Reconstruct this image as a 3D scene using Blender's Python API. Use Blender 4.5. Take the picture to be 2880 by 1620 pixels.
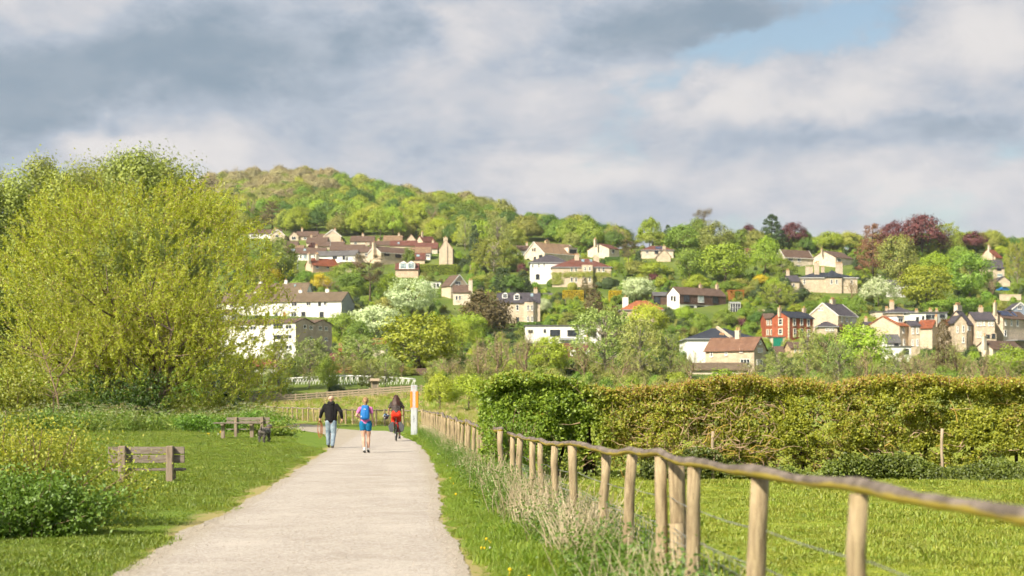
import bpy, bmesh, math, random
import numpy as np
from mathutils import Vector, Matrix, Quaternion
R = math.radians
for o in list(bpy.data.objects):
    bpy.data.objects.remove(o, do_unlink=True)
SC = bpy.context.scene
COL = SC.collection
F = 4400.0          # focal length in photo pixels (2880 wide)
HZ = 1140.0         # horizon row in the photo
CAMZ = 1.45
# ------------------------------------------------------------------ camera
cam_d = bpy.data.cameras.new('camera'); cam = bpy.data.objects.new('camera', cam_d); COL.objects.link(cam)
cam.location = (0, 0, CAMZ); cam.rotation_euler = (R(90), 0, 0)
cam_d.sensor_width = 36; cam_d.lens = 36*F/2880; cam_d.shift_y = (HZ-810)/2880
cam_d.clip_start = 0.1; cam_d.clip_end = 6000
cam_d.dof.use_dof = True; cam_d.dof.focus_distance = 31; cam_d.dof.aperture_fstop = 2.4
SC.camera = cam
# ------------------------------------------------------------------ sun, view
SUN_EL = R(39); SUN_ROT = R(222)
sv = Vector((math.sin(SUN_ROT)*math.cos(SUN_EL), math.cos(SUN_ROT)*math.cos(SUN_EL), math.sin(SUN_EL)))
sun_d = bpy.data.lights.new('sun', 'SUN'); sun = bpy.data.objects.new('sun', sun_d); COL.objects.link(sun)
sun_d.energy = 5.0; sun_d.angle = R(0.53); sun_d.color = (1.0, 0.905, 0.73)
sun.rotation_euler = sv.to_track_quat('Z', 'Y').to_euler(); sun.location = (-60, -60, 80)
SC.view_settings.view_transform = 'Standard'; SC.view_settings.look = 'None'
SC.view_settings.gamma = 1; SC.view_settings.exposure = 0.85
SC.render.engine = 'CYCLES'
SC.cycles.max_bounces = 6; SC.cycles.diffuse_bounces = 3; SC.cycles.glossy_bounces = 2
SC.cycles.transmission_bounces = 4; SC.cycles.transparent_max_bounces = 6
SC.cycles.use_denoising = True; SC.cycles.use_fast_gi = False
try: SC.cycles.denoiser = 'OPENIMAGEDENOISE'
except Exception: pass
# ------------------------------------------------------------------ world: nishita sky with broken cloud
W = bpy.data.worlds.new('World'); SC.world = W; W.use_nodes = True
nt = W.node_tree; nt.nodes.clear()
class G:
    """tiny node-graph helper"""
    def __init__(s, nt): s.nt = nt
    def n(s, t, **kw):
        n = s.nt.nodes.new(t)
        for k, v in kw.items(): setattr(n, k, v)
        return n
    def l(s, a, b): s.nt.links.new(a, b)
    def put(s, inp, v):
        if isinstance(v, bpy.types.NodeSocket): s.l(v, inp)
        elif v is not None: inp.default_value = v
    def m(s, op, a, b=None, c=None, clamp=False):
        n = s.n('ShaderNodeMath', operation=op, use_clamp=clamp)
        for i, v in enumerate((a, b, c)):
            if v is not None: s.put(n.inputs[i], v)
        return n.outputs[0]
    def mr(s, v, a, b, c=0.0, d=1.0, smooth=True):
        n = s.n('ShaderNodeMapRange', interpolation_type='SMOOTHSTEP' if smooth else 'LINEAR')
        s.put(n.inputs[0], v)
        for i, q in enumerate((a, b, c, d)): s.put(n.inputs[1+i], q)
        return n.outputs[0]
    def noise(s, vec, scale, detail=6, rough=.55, dist=0.0, dim='3D'):
        n = s.n('ShaderNodeTexNoise', noise_dimensions=dim)
        if vec is not None: s.l(vec, n.inputs['Vector'])
        n.inputs['Scale'].default_value = scale; n.inputs['Detail'].default_value = detail
        n.inputs['Roughness'].default_value = rough; n.inputs['Distortion'].default_value = dist
        return n.outputs['Fac']
    def mix(s, f, a, b, mode='MIX'):
        n = s.n('ShaderNodeMix', data_type='RGBA', blend_type=mode)
        s.put(n.inputs[0], f); s.put(n.inputs[6], a); s.put(n.inputs[7], b)
        return n.outputs[2]
    def ramp(s, f, stops):
        n = s.n('ShaderNodeValToRGB'); s.put(n.inputs[0], f); e = n.color_ramp.elements
        while len(e) < len(stops): e.new(0.5)
        for i, (p, c) in enumerate(stops): e[i].position = p; e[i].color = (*c[:3], 1)
        return n.outputs[0]
def world():
    g = G(nt)
    tc = g.n('ShaderNodeTexCoord'); d = tc.outputs['Generated']
    sp = g.n('ShaderNodeSeparateXYZ'); g.l(d, sp.inputs[0]); x, y, z = sp.outputs
    ys = g.m('MAXIMUM', y, 0.05); u = g.m('DIVIDE', x, ys); v = g.m('DIVIDE', z, ys)
    wq = g.n('ShaderNodeMapping'); wq.inputs['Scale'].default_value = (1, 1, 1.6); wq.inputs['Location'].default_value = (1.3, 4.1, 2.2); g.l(d, wq.inputs[0])
    wa = g.noise(wq.outputs[0], 6.5, 9, .62); wq2 = g.n('ShaderNodeMapping'); wq2.inputs['Location'].default_value = (9.3, 5.1, 7.2); g.l(wq.outputs[0], wq2.inputs[0]); wb = g.noise(wq2.outputs[0], 8.0, 9, .62)
    u = g.m('ADD', u, g.m('MULTIPLY', g.m('SUBTRACT', wa, .5), .22)); v = g.m('ADD', v, g.m('MULTIPLY', g.m('SUBTRACT', wb, .5), .085))
    front = g.mr(y, .3, .8)
    def gs(px, py, sx, sy, w, rot=0.0):
        a = g.m('DIVIDE', g.m('SUBTRACT', u, (px-1440)/F), sx/F)
        b0 = g.m('SUBTRACT', v, (HZ-py)/F)
        if rot: b0 = g.m('SUBTRACT', b0, g.m('MULTIPLY', g.m('SUBTRACT', u, (px-1440)/F), rot))
        b = g.m('DIVIDE', b0, sy/F)
        e = g.m('EXPONENT', g.m('MULTIPLY', g.m('ADD', g.m('MULTIPLY', a, a), g.m('MULTIPLY', b, b)), -1.0))
        return g.m('MULTIPLY', g.m('MULTIPLY', e, w), front)
    def total(base, items):
        t = base
        for it in items: t = g.m('ADD', t, gs(*it))
        return t
    mp = g.n('ShaderNodeMapping'); mp.inputs['Scale'].default_value = (1, 1, 1.9); mp.inputs['Location'].default_value = (3.1, 1.7, .4)
    mp.inputs['Rotation'].default_value = (0, R(-14), 0)
    g.l(d, mp.inputs[0]); q = mp.outputs[0]
    n1 = g.noise(q, 8.5, 10, .60, .25); n2 = g.noise(q, 5.2, 10, .60, .35)
    mp2 = g.n('ShaderNodeMapping'); mp2.inputs['Location'].default_value = (7.3, 2.2, 5.1); g.l(q, mp2.inputs[0])
    n3 = g.noise(mp2.outputs[0], 15.0, 10, .62, .2)
    # cover: 1 = cloud, 0 = blue sky
    cov = total(g.m('ADD', g.m('MULTIPLY', n1, .72), g.m('MULTIPLY', n3, .36)), [
        (2180, 90, 250, 95, -.30, .30), (1880, 260, 160, 45, -.10, .35), (1600, 480, 200, 50, -.05, .2), (1000, 60, 90, 50, -.08),
        (2700, 500, 300, 70, .10, .0), (20, 500, 80, 90, -.2), (2500, 300, 420, 170, .25, .3), (2700, 80, 260, 140, .3),
        (500, 180, 700, 200, .3), (1850, 90, 330, 120, .3), (1300, 250, 350, 250, .25), (2050, 330, 260, 90, .2, .3), (1900, 560, 700, 60, .08)])
    cover = g.mr(cov, .37, .56)
    # light: 0 = grey-blue base, 1 = sunlit white
    lit = total(g.m('ADD', g.m('MULTIPLY', n2, .68), g.m('MULTIPLY', n3, .42)), [
        (450, 170, 520, 110, -.25, .12), (900, 60, 300, 70, -.10), (60, 230, 260, 90, -.12), (1000, 300, 420, 90, -.05, -.1), (1950, 70, 300, 90, -.26, .1), (1700, 150, 200, 90, -.12),
        (1280, 130, 160, 130, .11), (1250, 10, 120, 50, .14), (380, 395, 230, 70, .26), (900, 100, 120, 120, .05), (1500, 260, 260, 90, .03), (1200, 330, 500, 80, -.06),
        (2450, 230, 330, 150, .20, .3), (2030, 330, 220, 70, .16, .3), (2650, 365, 330, 45, -.13), (2300, 400, 380, 35, -.08), (1900, 500, 900, 70, .10), (1500, 330, 400, 100, .08), (1650, 480, 300, 60, .10), (2560, 590, 260, 60, .16), (2750, 60, 200, 120, .1)])
    light = g.mr(lit, .30, .78)
    fine = g.mr(n3, .3, .75)
    ccol = g.ramp(light, [(0, (.150, .198, .248)), (.42, (.245, .282, .335)), (.75, (.345, .35, .375)), (1, (.44, .425, .42))])
    ccol = g.mix(g.m('MULTIPLY', fine, .18), ccol, (.42, .42, .435, 1))
    # brighter, paler band low over the hills
    low = g.mr(z, .16, .02)
    ccol = g.mix(g.m('MULTIPLY', low, .35), ccol, (.375, .39, .425, 1))
    sky = g.n('ShaderNodeTexSky', sky_type='NISHITA'); sky.sun_disc = False
    sky.sun_elevation = SUN_EL; sky.sun_rotation = SUN_ROT; sky.air_density = 1.3; sky.dust_density = 2.0; sky.ozone_density = 1.2
    b1 = g.n('ShaderNodeBackground'); b1.inputs[1].default_value = .075; g.l(sky.outputs[0], b1.inputs[0])
    b2 = g.n('ShaderNodeBackground'); b2.inputs[1].default_value = 1.0; g.l(ccol, b2.inputs[0])
    mx = g.n('ShaderNodeMixShader'); g.l(cover, mx.inputs[0]); g.l(b1.outputs[0], mx.inputs[1]); g.l(b2.outputs[0], mx.inputs[2])
    out = g.n('ShaderNodeOutputWorld'); g.l(mx.outputs[0], out.inputs[0])
world()
W.cycles.sampling_method = 'NONE'
SC.cycles.use_adaptive_sampling = True; SC.cycles.adaptive_threshold = 0.04; SC.cycles.adaptive_min_samples = 8
SC.cycles.max_bounces = 4; SC.cycles.diffuse_bounces = 2
# ------------------------------------------------------------------ helpers
def smst(a, b, x):
    t = np.clip((x-a)/(b-a), 0, 1); return t*t*(3-2*t)
def tag(o, label=None, cat=None, group=None, kind=None):
    if label: o['label'] = label
    if cat: o['category'] = cat
    if group: o['group'] = group
    if kind: o['kind'] = kind
    return o
def link(o, parent=None):
    COL.objects.link(o)
    if parent is not None: o.parent = parent
    return o
def empty(name, loc=(0, 0, 0), rz=0.0):
    o = bpy.data.objects.new(name, None); o.location = loc; o.rotation_euler = (0, 0, rz); o.empty_display_size = .2
    COL.objects.link(o); return o
def ob(name, me, parent=None, loc=None, rot=None):
    o = bpy.data.objects.new(name, me); link(o, parent)
    if loc is not None: o.location = loc
    if rot is not None: o.rotation_euler = rot
    return o
def mesh_np(name, V, Fa, mat=None, col=None, smooth=False):
    """fast mesh from arrays; all faces have the same number of corners"""
    V = np.asarray(V, np.float32); Fa = np.asarray(Fa, np.int32)
    me = bpy.data.meshes.new(name); k = Fa.shape[1]; m = Fa.shape[0]
    me.vertices.add(len(V)); me.vertices.foreach_set('co', V.ravel())
    me.loops.add(m*k); me.loops.foreach_set('vertex_index', Fa.ravel())
    me.polygons.add(m); me.polygons.foreach_set('loop_start', np.arange(0, m*k, k, dtype=np.int32))
    try: me.polygons.foreach_set('loop_total', np.full(m, k, np.int32))
    except Exception: pass
    if smooth: me.polygons.foreach_set('use_smooth', np.ones(m, bool))
    me.update(calc_edges=True)
    if col is not None:
        a = me.color_attributes.new('Col', 'FLOAT_COLOR', 'POINT')
        c = np.ones((len(V), 4), np.float32); c[:, :3] = col; a.data.foreach_set('color', c.ravel())
    if mat: me.materials.append(mat)
    return me
class MB:
    """collects small solids into one mesh"""
    def __init__(s): s.v = []; s.f = []
    def add(s, vs, fs):
        b = len(s.v); s.v += [tuple(v) for v in vs]; s.f += [tuple(b+i for i in f) for f in fs]; return s
    def box(s, a, b):
        x0, y0, z0 = a; x1, y1, z1 = b
        return s.add([(x0,y0,z0),(x1,y0,z0),(x1,y1,z0),(x0,y1,z0),(x0,y0,z1),(x1,y0,z1),(x1,y1,z1),(x0,y1,z1)],
                     [(0,3,2,1),(4,5,6,7),(0,1,5,4),(1,2,6,5),(2,3,7,6),(3,0,4,7)])
    def bar(s, p, q, w, h, up=(0,0,1)):
        """box beam from p to q, w wide, h high"""
        p = Vector(p); q = Vector(q); d = (q-p).normalized(); u = Vector(up)
        if abs(d.dot(u)) > .98: u = Vector((0,1,0))
        r = d.cross(u).normalized(); u = r.cross(d)
        vs = []
        for c in (p, q):
            for a, b in ((-1,-1),(1,-1),(1,1),(-1,1)): vs.append(c + r*(a*w/2) + u*(b*h/2))
        return s.add(vs, [(3,2,1,0),(4,5,6,7),(0,1,5,4),(1,2,6,5),(2,3,7,6),(3,0,4,7)])
    def tube(s, pts, rad, n=6, cap=True):
        pts = [Vector(p) for p in pts]; k = len(pts)
        if not hasattr(rad, '__len__'): rad = [rad]*k
        base = len(s.v); ref = None
        for i, p in enumerate(pts):
            d = (pts[min(i+1, k-1)]-pts[max(i-1, 0)]).normalized()
            if ref is None: ref = Vector((1,0,0)) if abs(d.x) < .8 else Vector((0,1,0))
            a = (ref - d*ref.dot(d)).normalized(); b = d.cross(a); ref = a
            for j in range(n):
                t = 2*math.pi*j/n; s.v.append(tuple(p + (a*math.cos(t)+b*math.sin(t))*rad[i]))
        for i in range(k-1):
            for j in range(n):
                s.f.append((base+i*n+j, base+i*n+(j+1)%n, base+(i+1)*n+(j+1)%n, base+(i+1)*n+j))
        if cap:
            s.f.append(tuple(base+j for j in range(n-1, -1, -1))); s.f.append(tuple(base+(k-1)*n+j for j in range(n)))
        return s
    def poly(s, top, thick):
        """flat polygon 'top' (list of points) given thickness straight down"""
        n = len(top); vs = list(top)+[(p[0], p[1], p[2]-thick) for p in top]
        fs = [tuple(range(n)), tuple(range(2*n-1, n-1, -1))]+[(i, i+n, (i+1) % n+n, (i+1) % n) for i in range(n)]
        return s.add(vs, fs)
    def mesh(s, name, mat=None, smooth=False, bevel=0.0):
        me = bpy.data.meshes.new(name); me.from_pydata(s.v, [], s.f)
        bm = bmesh.new(); bm.from_mesh(me); bmesh.ops.recalc_face_normals(bm, faces=bm.faces)
        if bevel: bmesh.ops.bevel(bm, geom=list(bm.edges), offset=bevel, segments=1, affect='EDGES')
        bm.to_mesh(me); bm.free()
        if smooth: me.polygons.foreach_set('use_smooth', np.ones(len(me.polygons), bool))
        if mat: me.materials.append(mat)
        me.update(); return me
    def build(s, name, mat, parent=None, loc=None, rot=None, smooth=False, bevel=0.0):
        return ob(name, s.mesh(name, mat, smooth, bevel), parent, loc, rot)
# ------------------------------------------------------------------ materials
MATS = {}
def mat(name):
    m = bpy.data.materials.new(name); m.use_nodes = True; m.node_tree.nodes.clear(); g = G(m.node_tree); MATS[name] = m
    out = g.n('ShaderNodeOutputMaterial'); return m, g, out
def coords(g, kind='Object'):
    return g.n('ShaderNodeTexCoord').outputs[kind]
def princ(g, out, col, rough=.8, spec=.3, bump=None, bstr=.3, bdist=.02, metal=0.0):
    p = g.n('ShaderNodeBsdfPrincipled'); g.put(p.inputs['Base Color'], col if isinstance(col, bpy.types.NodeSocket) else (*col[:3], 1))
    g.put(p.inputs['Roughness'], rough); p.inputs['Specular IOR Level'].default_value = spec; p.inputs['Metallic'].default_value = metal
    if bump is not None:
        b = g.n('ShaderNodeBump'); b.inputs['Strength'].default_value = bstr; b.inputs['Distance'].default_value = bdist
        g.l(bump, b.inputs['Height']); g.l(b.outputs[0], p.inputs['Normal'])
    g.l(p.outputs[0], out.inputs[0]); return p
def plain(name, col, rough=.7, spec=.3, var=.12, scale=3.0, metal=0.0, bstr=.15):
    """painted / cloth / stone surface with gentle mottling"""
    m, g, out = mat(name); c = coords(g); n = g.noise(c, scale, 6, .6)
    a = tuple(max(0, x*(1-var)) for x in col); b = tuple(min(1, x*(1+var)) for x in col)
    princ(g, out, g.mix(g.mr(n, .3, .7), (*a, 1), (*b, 1)), rough, spec, n, bstr, .01, metal); return m
def leafmat(name, c1, c2, trans=.35, objvar=.25, hue=.02, attr=False, rough=.55, gain=1.0):
    """leaf: diffuse + translucent + faint gloss, varied per leaf and per plant"""
    m, g, out = mat(name)
    geo = g.n('ShaderNodeNewGeometry'); oi = g.n('ShaderNodeObjectInfo')
    if attr:
        at = g.n('ShaderNodeVertexColor'); at.layer_name = 'Col'; col = at.outputs[0]
        col = g.mix(g.m('MULTIPLY', geo.outputs['Random Per Island'], .35), col, g.mix(1.0, col, (.55, .6, .5, 1), 'MULTIPLY'))
    else:
        col = g.mix(geo.outputs['Random Per Island'], (*[min(.8, x*gain) for x in c1], 1), (*[min(.8, x*gain) for x in c2], 1))
    hs = g.n('ShaderNodeHueSaturation'); g.l(col, hs.inputs['Color'])
    g.put(hs.inputs['Value'], g.mr(oi.outputs['Random'], 0, 1, 1-objvar, 1+objvar, False))
    g.put(hs.inputs['Hue'], g.mr(g.m('FRACT', g.m('MULTIPLY', oi.outputs['Random'], 7.31)), 0, 1, .5-hue, .5+hue, False))
    col = hs.outputs[0]
    d = g.n('ShaderNodeBsdfDiffuse'); g.l(col, d.inputs[0])
    t = g.n('ShaderNodeBsdfTranslucent'); g.l(g.mix(1.0, col, (1.25, 1.2, .55, 1), 'MULTIPLY'), t.inputs[0])
    mx = g.n('ShaderNodeMixShader'); mx.inputs[0].default_value = trans; g.l(d.outputs[0], mx.inputs[1]); g.l(t.outputs[0], mx.inputs[2])
    gl = g.n('ShaderNodeBsdfGlossy'); gl.inputs['Roughness'].default_value = rough; gl.inputs[0].default_value = (.8, .85, .8, 1)
    m2 = g.n('ShaderNodeMixShader'); m2.inputs[0].default_value = .04; g.l(mx.outputs[0], m2.inputs[1]); g.l(gl.outputs[0], m2.inputs[2])
    g.l(m2.outputs[0], out.inputs[0]); return m
def barkmat(name, c1, c2):
    m, g, out = mat(name); c = coords(g); mp = g.n('ShaderNodeMapping'); mp.inputs['Scale'].default_value = (6, 6, 1.2); g.l(c, mp.inputs[0])
    n = g.noise(mp.outputs[0], 4, 8, .65, .4); princ(g, out, g.mix(g.mr(n, .3, .7), (*c1, 1), (*c2, 1)), .9, .15, n, .5, .03); return m
BARK = barkmat('bark_brown', (.10, .075, .05), (.22, .17, .12)); BARKP = barkmat('bark_pale', (.26, .22, .16), (.42, .37, .29)); BARKD = barkmat('bark_dark', (.035, .028, .02), (.10, .08, .055))
TWIG = barkmat('twig_brown', (.20, .14, .085), (.34, .25, .16))
def px2w(x, y, D):
    return ((x-1440)*D/F, D, CAMZ+(HZ-y)*D/F)
# ------------------------------------------------------------------ terrain height
_D = np.array([-200,   0,  130,  150,  180,  205, 220, 235, 252,  300,  340,  390,  430,  470,  510,  560,  600,  670,  760,  850,  950, 1060, 1150])
_Z = np.array([   0,   0,    0,  .12,  .75,  1.4, 2.2, 3.8, 6.0,  9.0, 12.3, 18.3, 24.9, 32.4, 40.9, 52.4, 61.5, 77.6, 94.7,113.5,135.3,160.4, 176])
_SKX = np.array([-3000, 0, 500, 700, 850, 1000, 1100, 1300, 1500, 1650, 1760, 1900, 2300, 2900, 5000])
_SKY = np.array([ 620, 600, 552, 520, 514,  538,  562,  607,  652,  684,  698, 700, 704, 706, 712])
def ground(X, Y):
    X = np.asarray(X, float); Y = np.asarray(Y, float); Ys = np.maximum(Y, 30.0)
    px = 1440+F*X/Ys
    z = np.interp(Y, _D, _Z)
    sk = np.interp(px, _SKX, _SKY)
    # where this column's crest lies
    crest = np.interp(sk, [480, 520, 560, 600, 640, 700, 740], [1060, 950, 850, 760, 670, 600, 560])
    zc = np.interp(crest, _D, _Z)
    over = np.maximum(Y-crest, 0)
    z = np.where(Y > crest, zc + 2*np.sin(np.minimum(over, 60)/60*1.57) - np.maximum(over-60, 0)*.02, z)
    # embanked ramp up to the footbridge
    rz = np.interp(X, [-46, -40, -13.5, -8, 0], [.8, .8, 2.85, 3.0, 1.5]); rm = smst(180, 203, Y)*(1-smst(213, 232, Y))*smst(-60, -44, X)*(1-smst(-9, 2, X))
    z = z*(1-rm)+np.maximum(rz, z)*rm
    # soft bumps
    z = z + .03*np.sin(X*.9+.3*Y)*np.sin(Y*.55)*smst(10, 20, Y) + smst(250, 330, Y)*.8*np.sin(X*.06)*np.sin(Y*.05)
    # the fall of the meadow on the left where bushes stand
    return z
def gz(X, Y): return float(ground(X, Y))
def depth_for(x, y, lo=200.0, hi=1100.0):
    """depth at which the ground along column x shows at photo row y"""
    Ds = np.linspace(lo, hi, 900); Xs = (x-1440)*Ds/F
    yy = HZ-(ground(Xs, Ds)-CAMZ)*F/Ds
    k = np.where(yy <= y)[0]
    return float(Ds[k[0]]) if len(k) else float(Ds[int(np.argmin(yy))])
def flat(x, y): # photo pixel on the flat meadow -> (X, Y)
    D = CAMZ*F/(y-HZ); return ((x-1440)*D/F, D)
# ------------------------------------------------------------------ path outline (metres on the meadow)
_left = [(324,1620),(447,1543),(525,1493),(600,1462),(671,1425),(783,1358),(870,1300),(917,1269),(932,1256),(926,1240),(911,1221),(860,1213),(810,1208.6),(700,1203),(560,1199)]
_right = [(1330,1620),(1297,1554),(1252,1487),(1236,1442),(1241,1409),(1235,1358),(1225,1320),(1206,1283),(1180,1252),(1160,1240),(1136,1232),(1128,1224.6),(1090,1213),(1015,1211),(951,1206),(913,1198),(860,1193.5),(801,1190),(700,1187),(560,1184)]
PL = [(-1.85, -8)]+[flat(*p) for p in _left]; PR = [(1.16, -8)]+[flat(*p) for p in _right]
def inside(poly, X, Y):
    X = np.asarray(X); Y = np.asarray(Y); c = np.zeros(X.shape, bool); n = len(poly); j = n-1
    for i in range(n):
        xi, yi = poly[i]; xj, yj = poly[j]
        if yi != yj:
            c ^= ((yi > Y) != (yj > Y)) & (X < (xj-xi)*(Y-yi)/(yj-yi)+xi)
        j = i
    return c
def wobble(P, seed, amp):
    rng = np.random.RandomState(seed); out = []
    for (a, b), (c, d) in zip(P[:-1], P[1:]):
        L = math.hypot(c-a, d-b); step = .12 if b < 45 else .5; k = max(2, int(L/step))
        for i in range(k):
            t = i/k; s = b+(d-b)*t
            w = amp*(.9*math.sin(s*1.13+seed)+.5*math.sin(s*2.9+1.3*seed)+1.3*(rng.rand()-.5))*min(1, max(.2, s/20))
            out.append((a+(c-a)*t+w, b+(d-b)*t))
    out.append(P[-1]); return out
PLw = wobble(PL, 3, .045); PRw = wobble(PR, 8, .04)
PATH = PLw+PRw[::-1]
FX = lambda Y: 1.906-.076*Y          # line of the rail fence beside the path
# bumps only off the path corridor (overrides the simple sum in ground())
def ground_mesh():
    ys = np.concatenate([np.arange(-60, 8, 4.0), np.arange(8, 60, .8), np.arange(60, 260, 2.5), np.arange(260, 700, 7.0), np.arange(700, 1180, 14.0), [1250, 1400, 1700, 2200, 3000, 4200]])
    ts = np.linspace(-1, 1, 261); ts = np.sign(ts)*np.abs(ts)**1.25
    Yg, Tg = np.meshgrid(ys, ts, indexing='ij'); Xg = Tg*(45+np.maximum(Yg, 0)*.95)
    Z = ground(Xg, Yg)
    near = (Yg < 130); mid = (Xg > np.interp(Yg, [0, 60, 100], [-4, -8, -60])) & (Xg < FX(Yg)+.3)
    Z = np.where(near & mid, 0.0, Z)
    nr, nc = Yg.shape; idx = np.arange(nr*nc).reshape(nr, nc)
    Fa = np.stack([idx[:-1, :-1], idx[:-1, 1:], idx[1:, 1:], idx[1:, :-1]], -1).reshape(-1, 4)
    return mesh_np('ground', np.stack([Xg, Yg, Z], -1).reshape(-1, 3), Fa, None, None, True)
def mat_ground():
    m, g, out = mat('meadow_grass'); geo = g.n('ShaderNodeNewGeometry'); P = geo.outputs['Position']
    sp = g.n('ShaderNodeSeparateXYZ'); g.l(P, sp.inputs[0]); x, y, z = sp.outputs
    n1 = g.noise(P, .35, 5, .6); n2 = g.noise(P, 3.2, 7, .65); n3 = g.noise(P, 26, 5, .7); nb = g.noise(P, .06, 4, .6)
    lawn = g.mix(g.mr(n2, .3, .7), (.080, .148, .016, 1), (.15, .225, .026, 1))
    lawn = g.mix(g.mr(n1, .35, .7, 0, .5), lawn, (.19, .235, .03, 1))
    fld = g.mix(g.mr(n2, .3, .7), (.19, .25, .024, 1), (.29, .325, .04, 1))
    fld = g.mix(g.mr(n1, .45, .75, 0, .45), fld, (.34, .32, .085, 1))
    hill = g.mix(g.mr(nb, .35, .65), (.085, .135, .02, 1), (.155, .195, .04, 1)); hill = g.mix(g.mr(n1, .4, .7, 0, .6), hill, (.10, .13, .03, 1))
    side = g.m('SUBTRACT', x, g.m('SUBTRACT', 1.906, g.m('MULTIPLY', y, .076)))
    col = g.mix(g.mr(side, -.1, .25), lawn, fld)
    col = g.mix(g.mr(y, 108, 120), col, g.mix(g.mr(n1, .35, .65), (.165, .235, .03, 1), (.25, .28, .06, 1)))
    col = g.mix(g.mr(y, 195, 250), col, hill)
    # worn dry edge along the gravel
    el = g.m('ABSOLUTE', g.m('ADD', x, g.m('ADD', 2.42, g.m('MULTIPLY', y, .0693)))); er = g.m('ABSOLUTE', g.m('SUBTRACT', x, g.m('SUBTRACT', .62, g.m('MULTIPLY', y, .0685))))
    e = g.m('MULTIPLY', g.mr(g.m('ADD', g.m('MINIMUM', el, er), g.m('MULTIPLY', g.m('SUBTRACT', n2, .5), .5)), .45, .12), g.mr(y, 58, 52))
    col = g.mix(g.m('MULTIPLY', e, .85), col, g.mix(n3, (.30, .235, .09, 1), (.42, .35, .16, 1)))
    col = g.mix(g.mr(n3, .45, .75, 0, .4), col, g.mix(1.0, col, (.45, .5, .4, 1), 'MULTIPLY'))
    princ(g, out, col, .9, .15, g.m('ADD', g.m('MULTIPLY', n3, .7), n2), .6, .05); return m
gme = ground_mesh(); gme.materials.append(mat_ground())
GROUND = tag(ob('ground', gme), 'green meadow and hillside grass stretching from the path to the hill', 'ground', kind='structure')
def mat_gravel():
    m, g, out = mat('path_gravel'); P = g.n('ShaderNodeNewGeometry').outputs['Position']
    n1 = g.noise(P, .5, 5, .6); n2 = g.noise(P, 7, 6, .7); v = g.n('ShaderNodeTexVoronoi'); g.l(P, v.inputs['Vector']); v.inputs['Scale'].default_value = 42
    n3 = g.noise(P, 60, 3, .7)
    col = g.mix(g.mr(n1, .3, .7), (.35, .307, .268, 1), (.435, .388, .345, 1))
    sepc = g.n('ShaderNodeSeparateColor'); g.l(v.outputs['Color'], sepc.inputs[0])
    col = g.mix(g.mr(sepc.outputs[0], 0, 1, 0, .8), col, g.ramp(sepc.outputs[1], [(0, (.20, .17, .14)), (.45, (.37, .33, .29)), (1, (.54, .50, .45))]))
    col = g.mix(g.mr(n2, .58, .75, 0, .5), col, (.25, .20, .15, 1))
    # two faint wheel-worn bands along the path and scattered damp or dusty patches
    sp = g.n('ShaderNodeSeparateXYZ'); g.l(P, sp.inputs[0]); c0 = g.m('ADD', sp.outputs[0], g.m('ADD', .9, g.m('MULTIPLY', sp.outputs[1], .069))); n5 = g.noise(P, 1.6, 5, .6)
    band = g.m('MULTIPLY', g.mr(g.m('ABSOLUTE', g.m('SUBTRACT', g.m('ABSOLUTE', g.m('ADD', c0, g.m('MULTIPLY', g.m('SUBTRACT', n5, .5), .5))), .75)), .38, .05), g.mr(n5, .35, .6)); col = g.mix(g.m('MULTIPLY', band, .30), col, (.47, .425, .375, 1))
    n6 = g.noise(P, .9, 7, .7, .6); col = g.mix(g.mr(n6, .52, .70, 0, .5), col, (.27, .232, .19, 1)); col = g.mix(g.mr(n6, .46, .34, 0, .4), col, (.50, .455, .40, 1)); col = g.mix(g.m('MULTIPLY', g.mr(g.m('ABSOLUTE', c0), 1.15, 1.5), .45), col, (.30, .255, .17, 1))
    princ(g, out, col, .92, .2, g.m('ADD', g.m('MULTIPLY', g.m('SUBTRACT', 1.0, v.outputs['Distance']), .5), n3), .6, .014); return m
def path_obj():
    bm = bmesh.new(); vs = [bm.verts.new((x, y, .012)) for x, y in PATH]
    es = [bm.edges.new((vs[i], vs[(i+1) % len(vs)])) for i in range(len(vs))]
    bmesh.ops.triangle_fill(bm, use_beauty=True, edges=es); bmesh.ops.recalc_face_normals(bm, faces=bm.faces)
    me = bpy.data.meshes.new('path'); bm.to_mesh(me); bm.free()
    if me.polygons and me.polygons[0].normal.z < 0: me.flip_normals()
    me.materials.append(mat_gravel())
    return tag(ob('path', me), 'pale crushed-stone path running away and bending behind the cow parsley', 'path', kind='structure')
path_obj()
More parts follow.
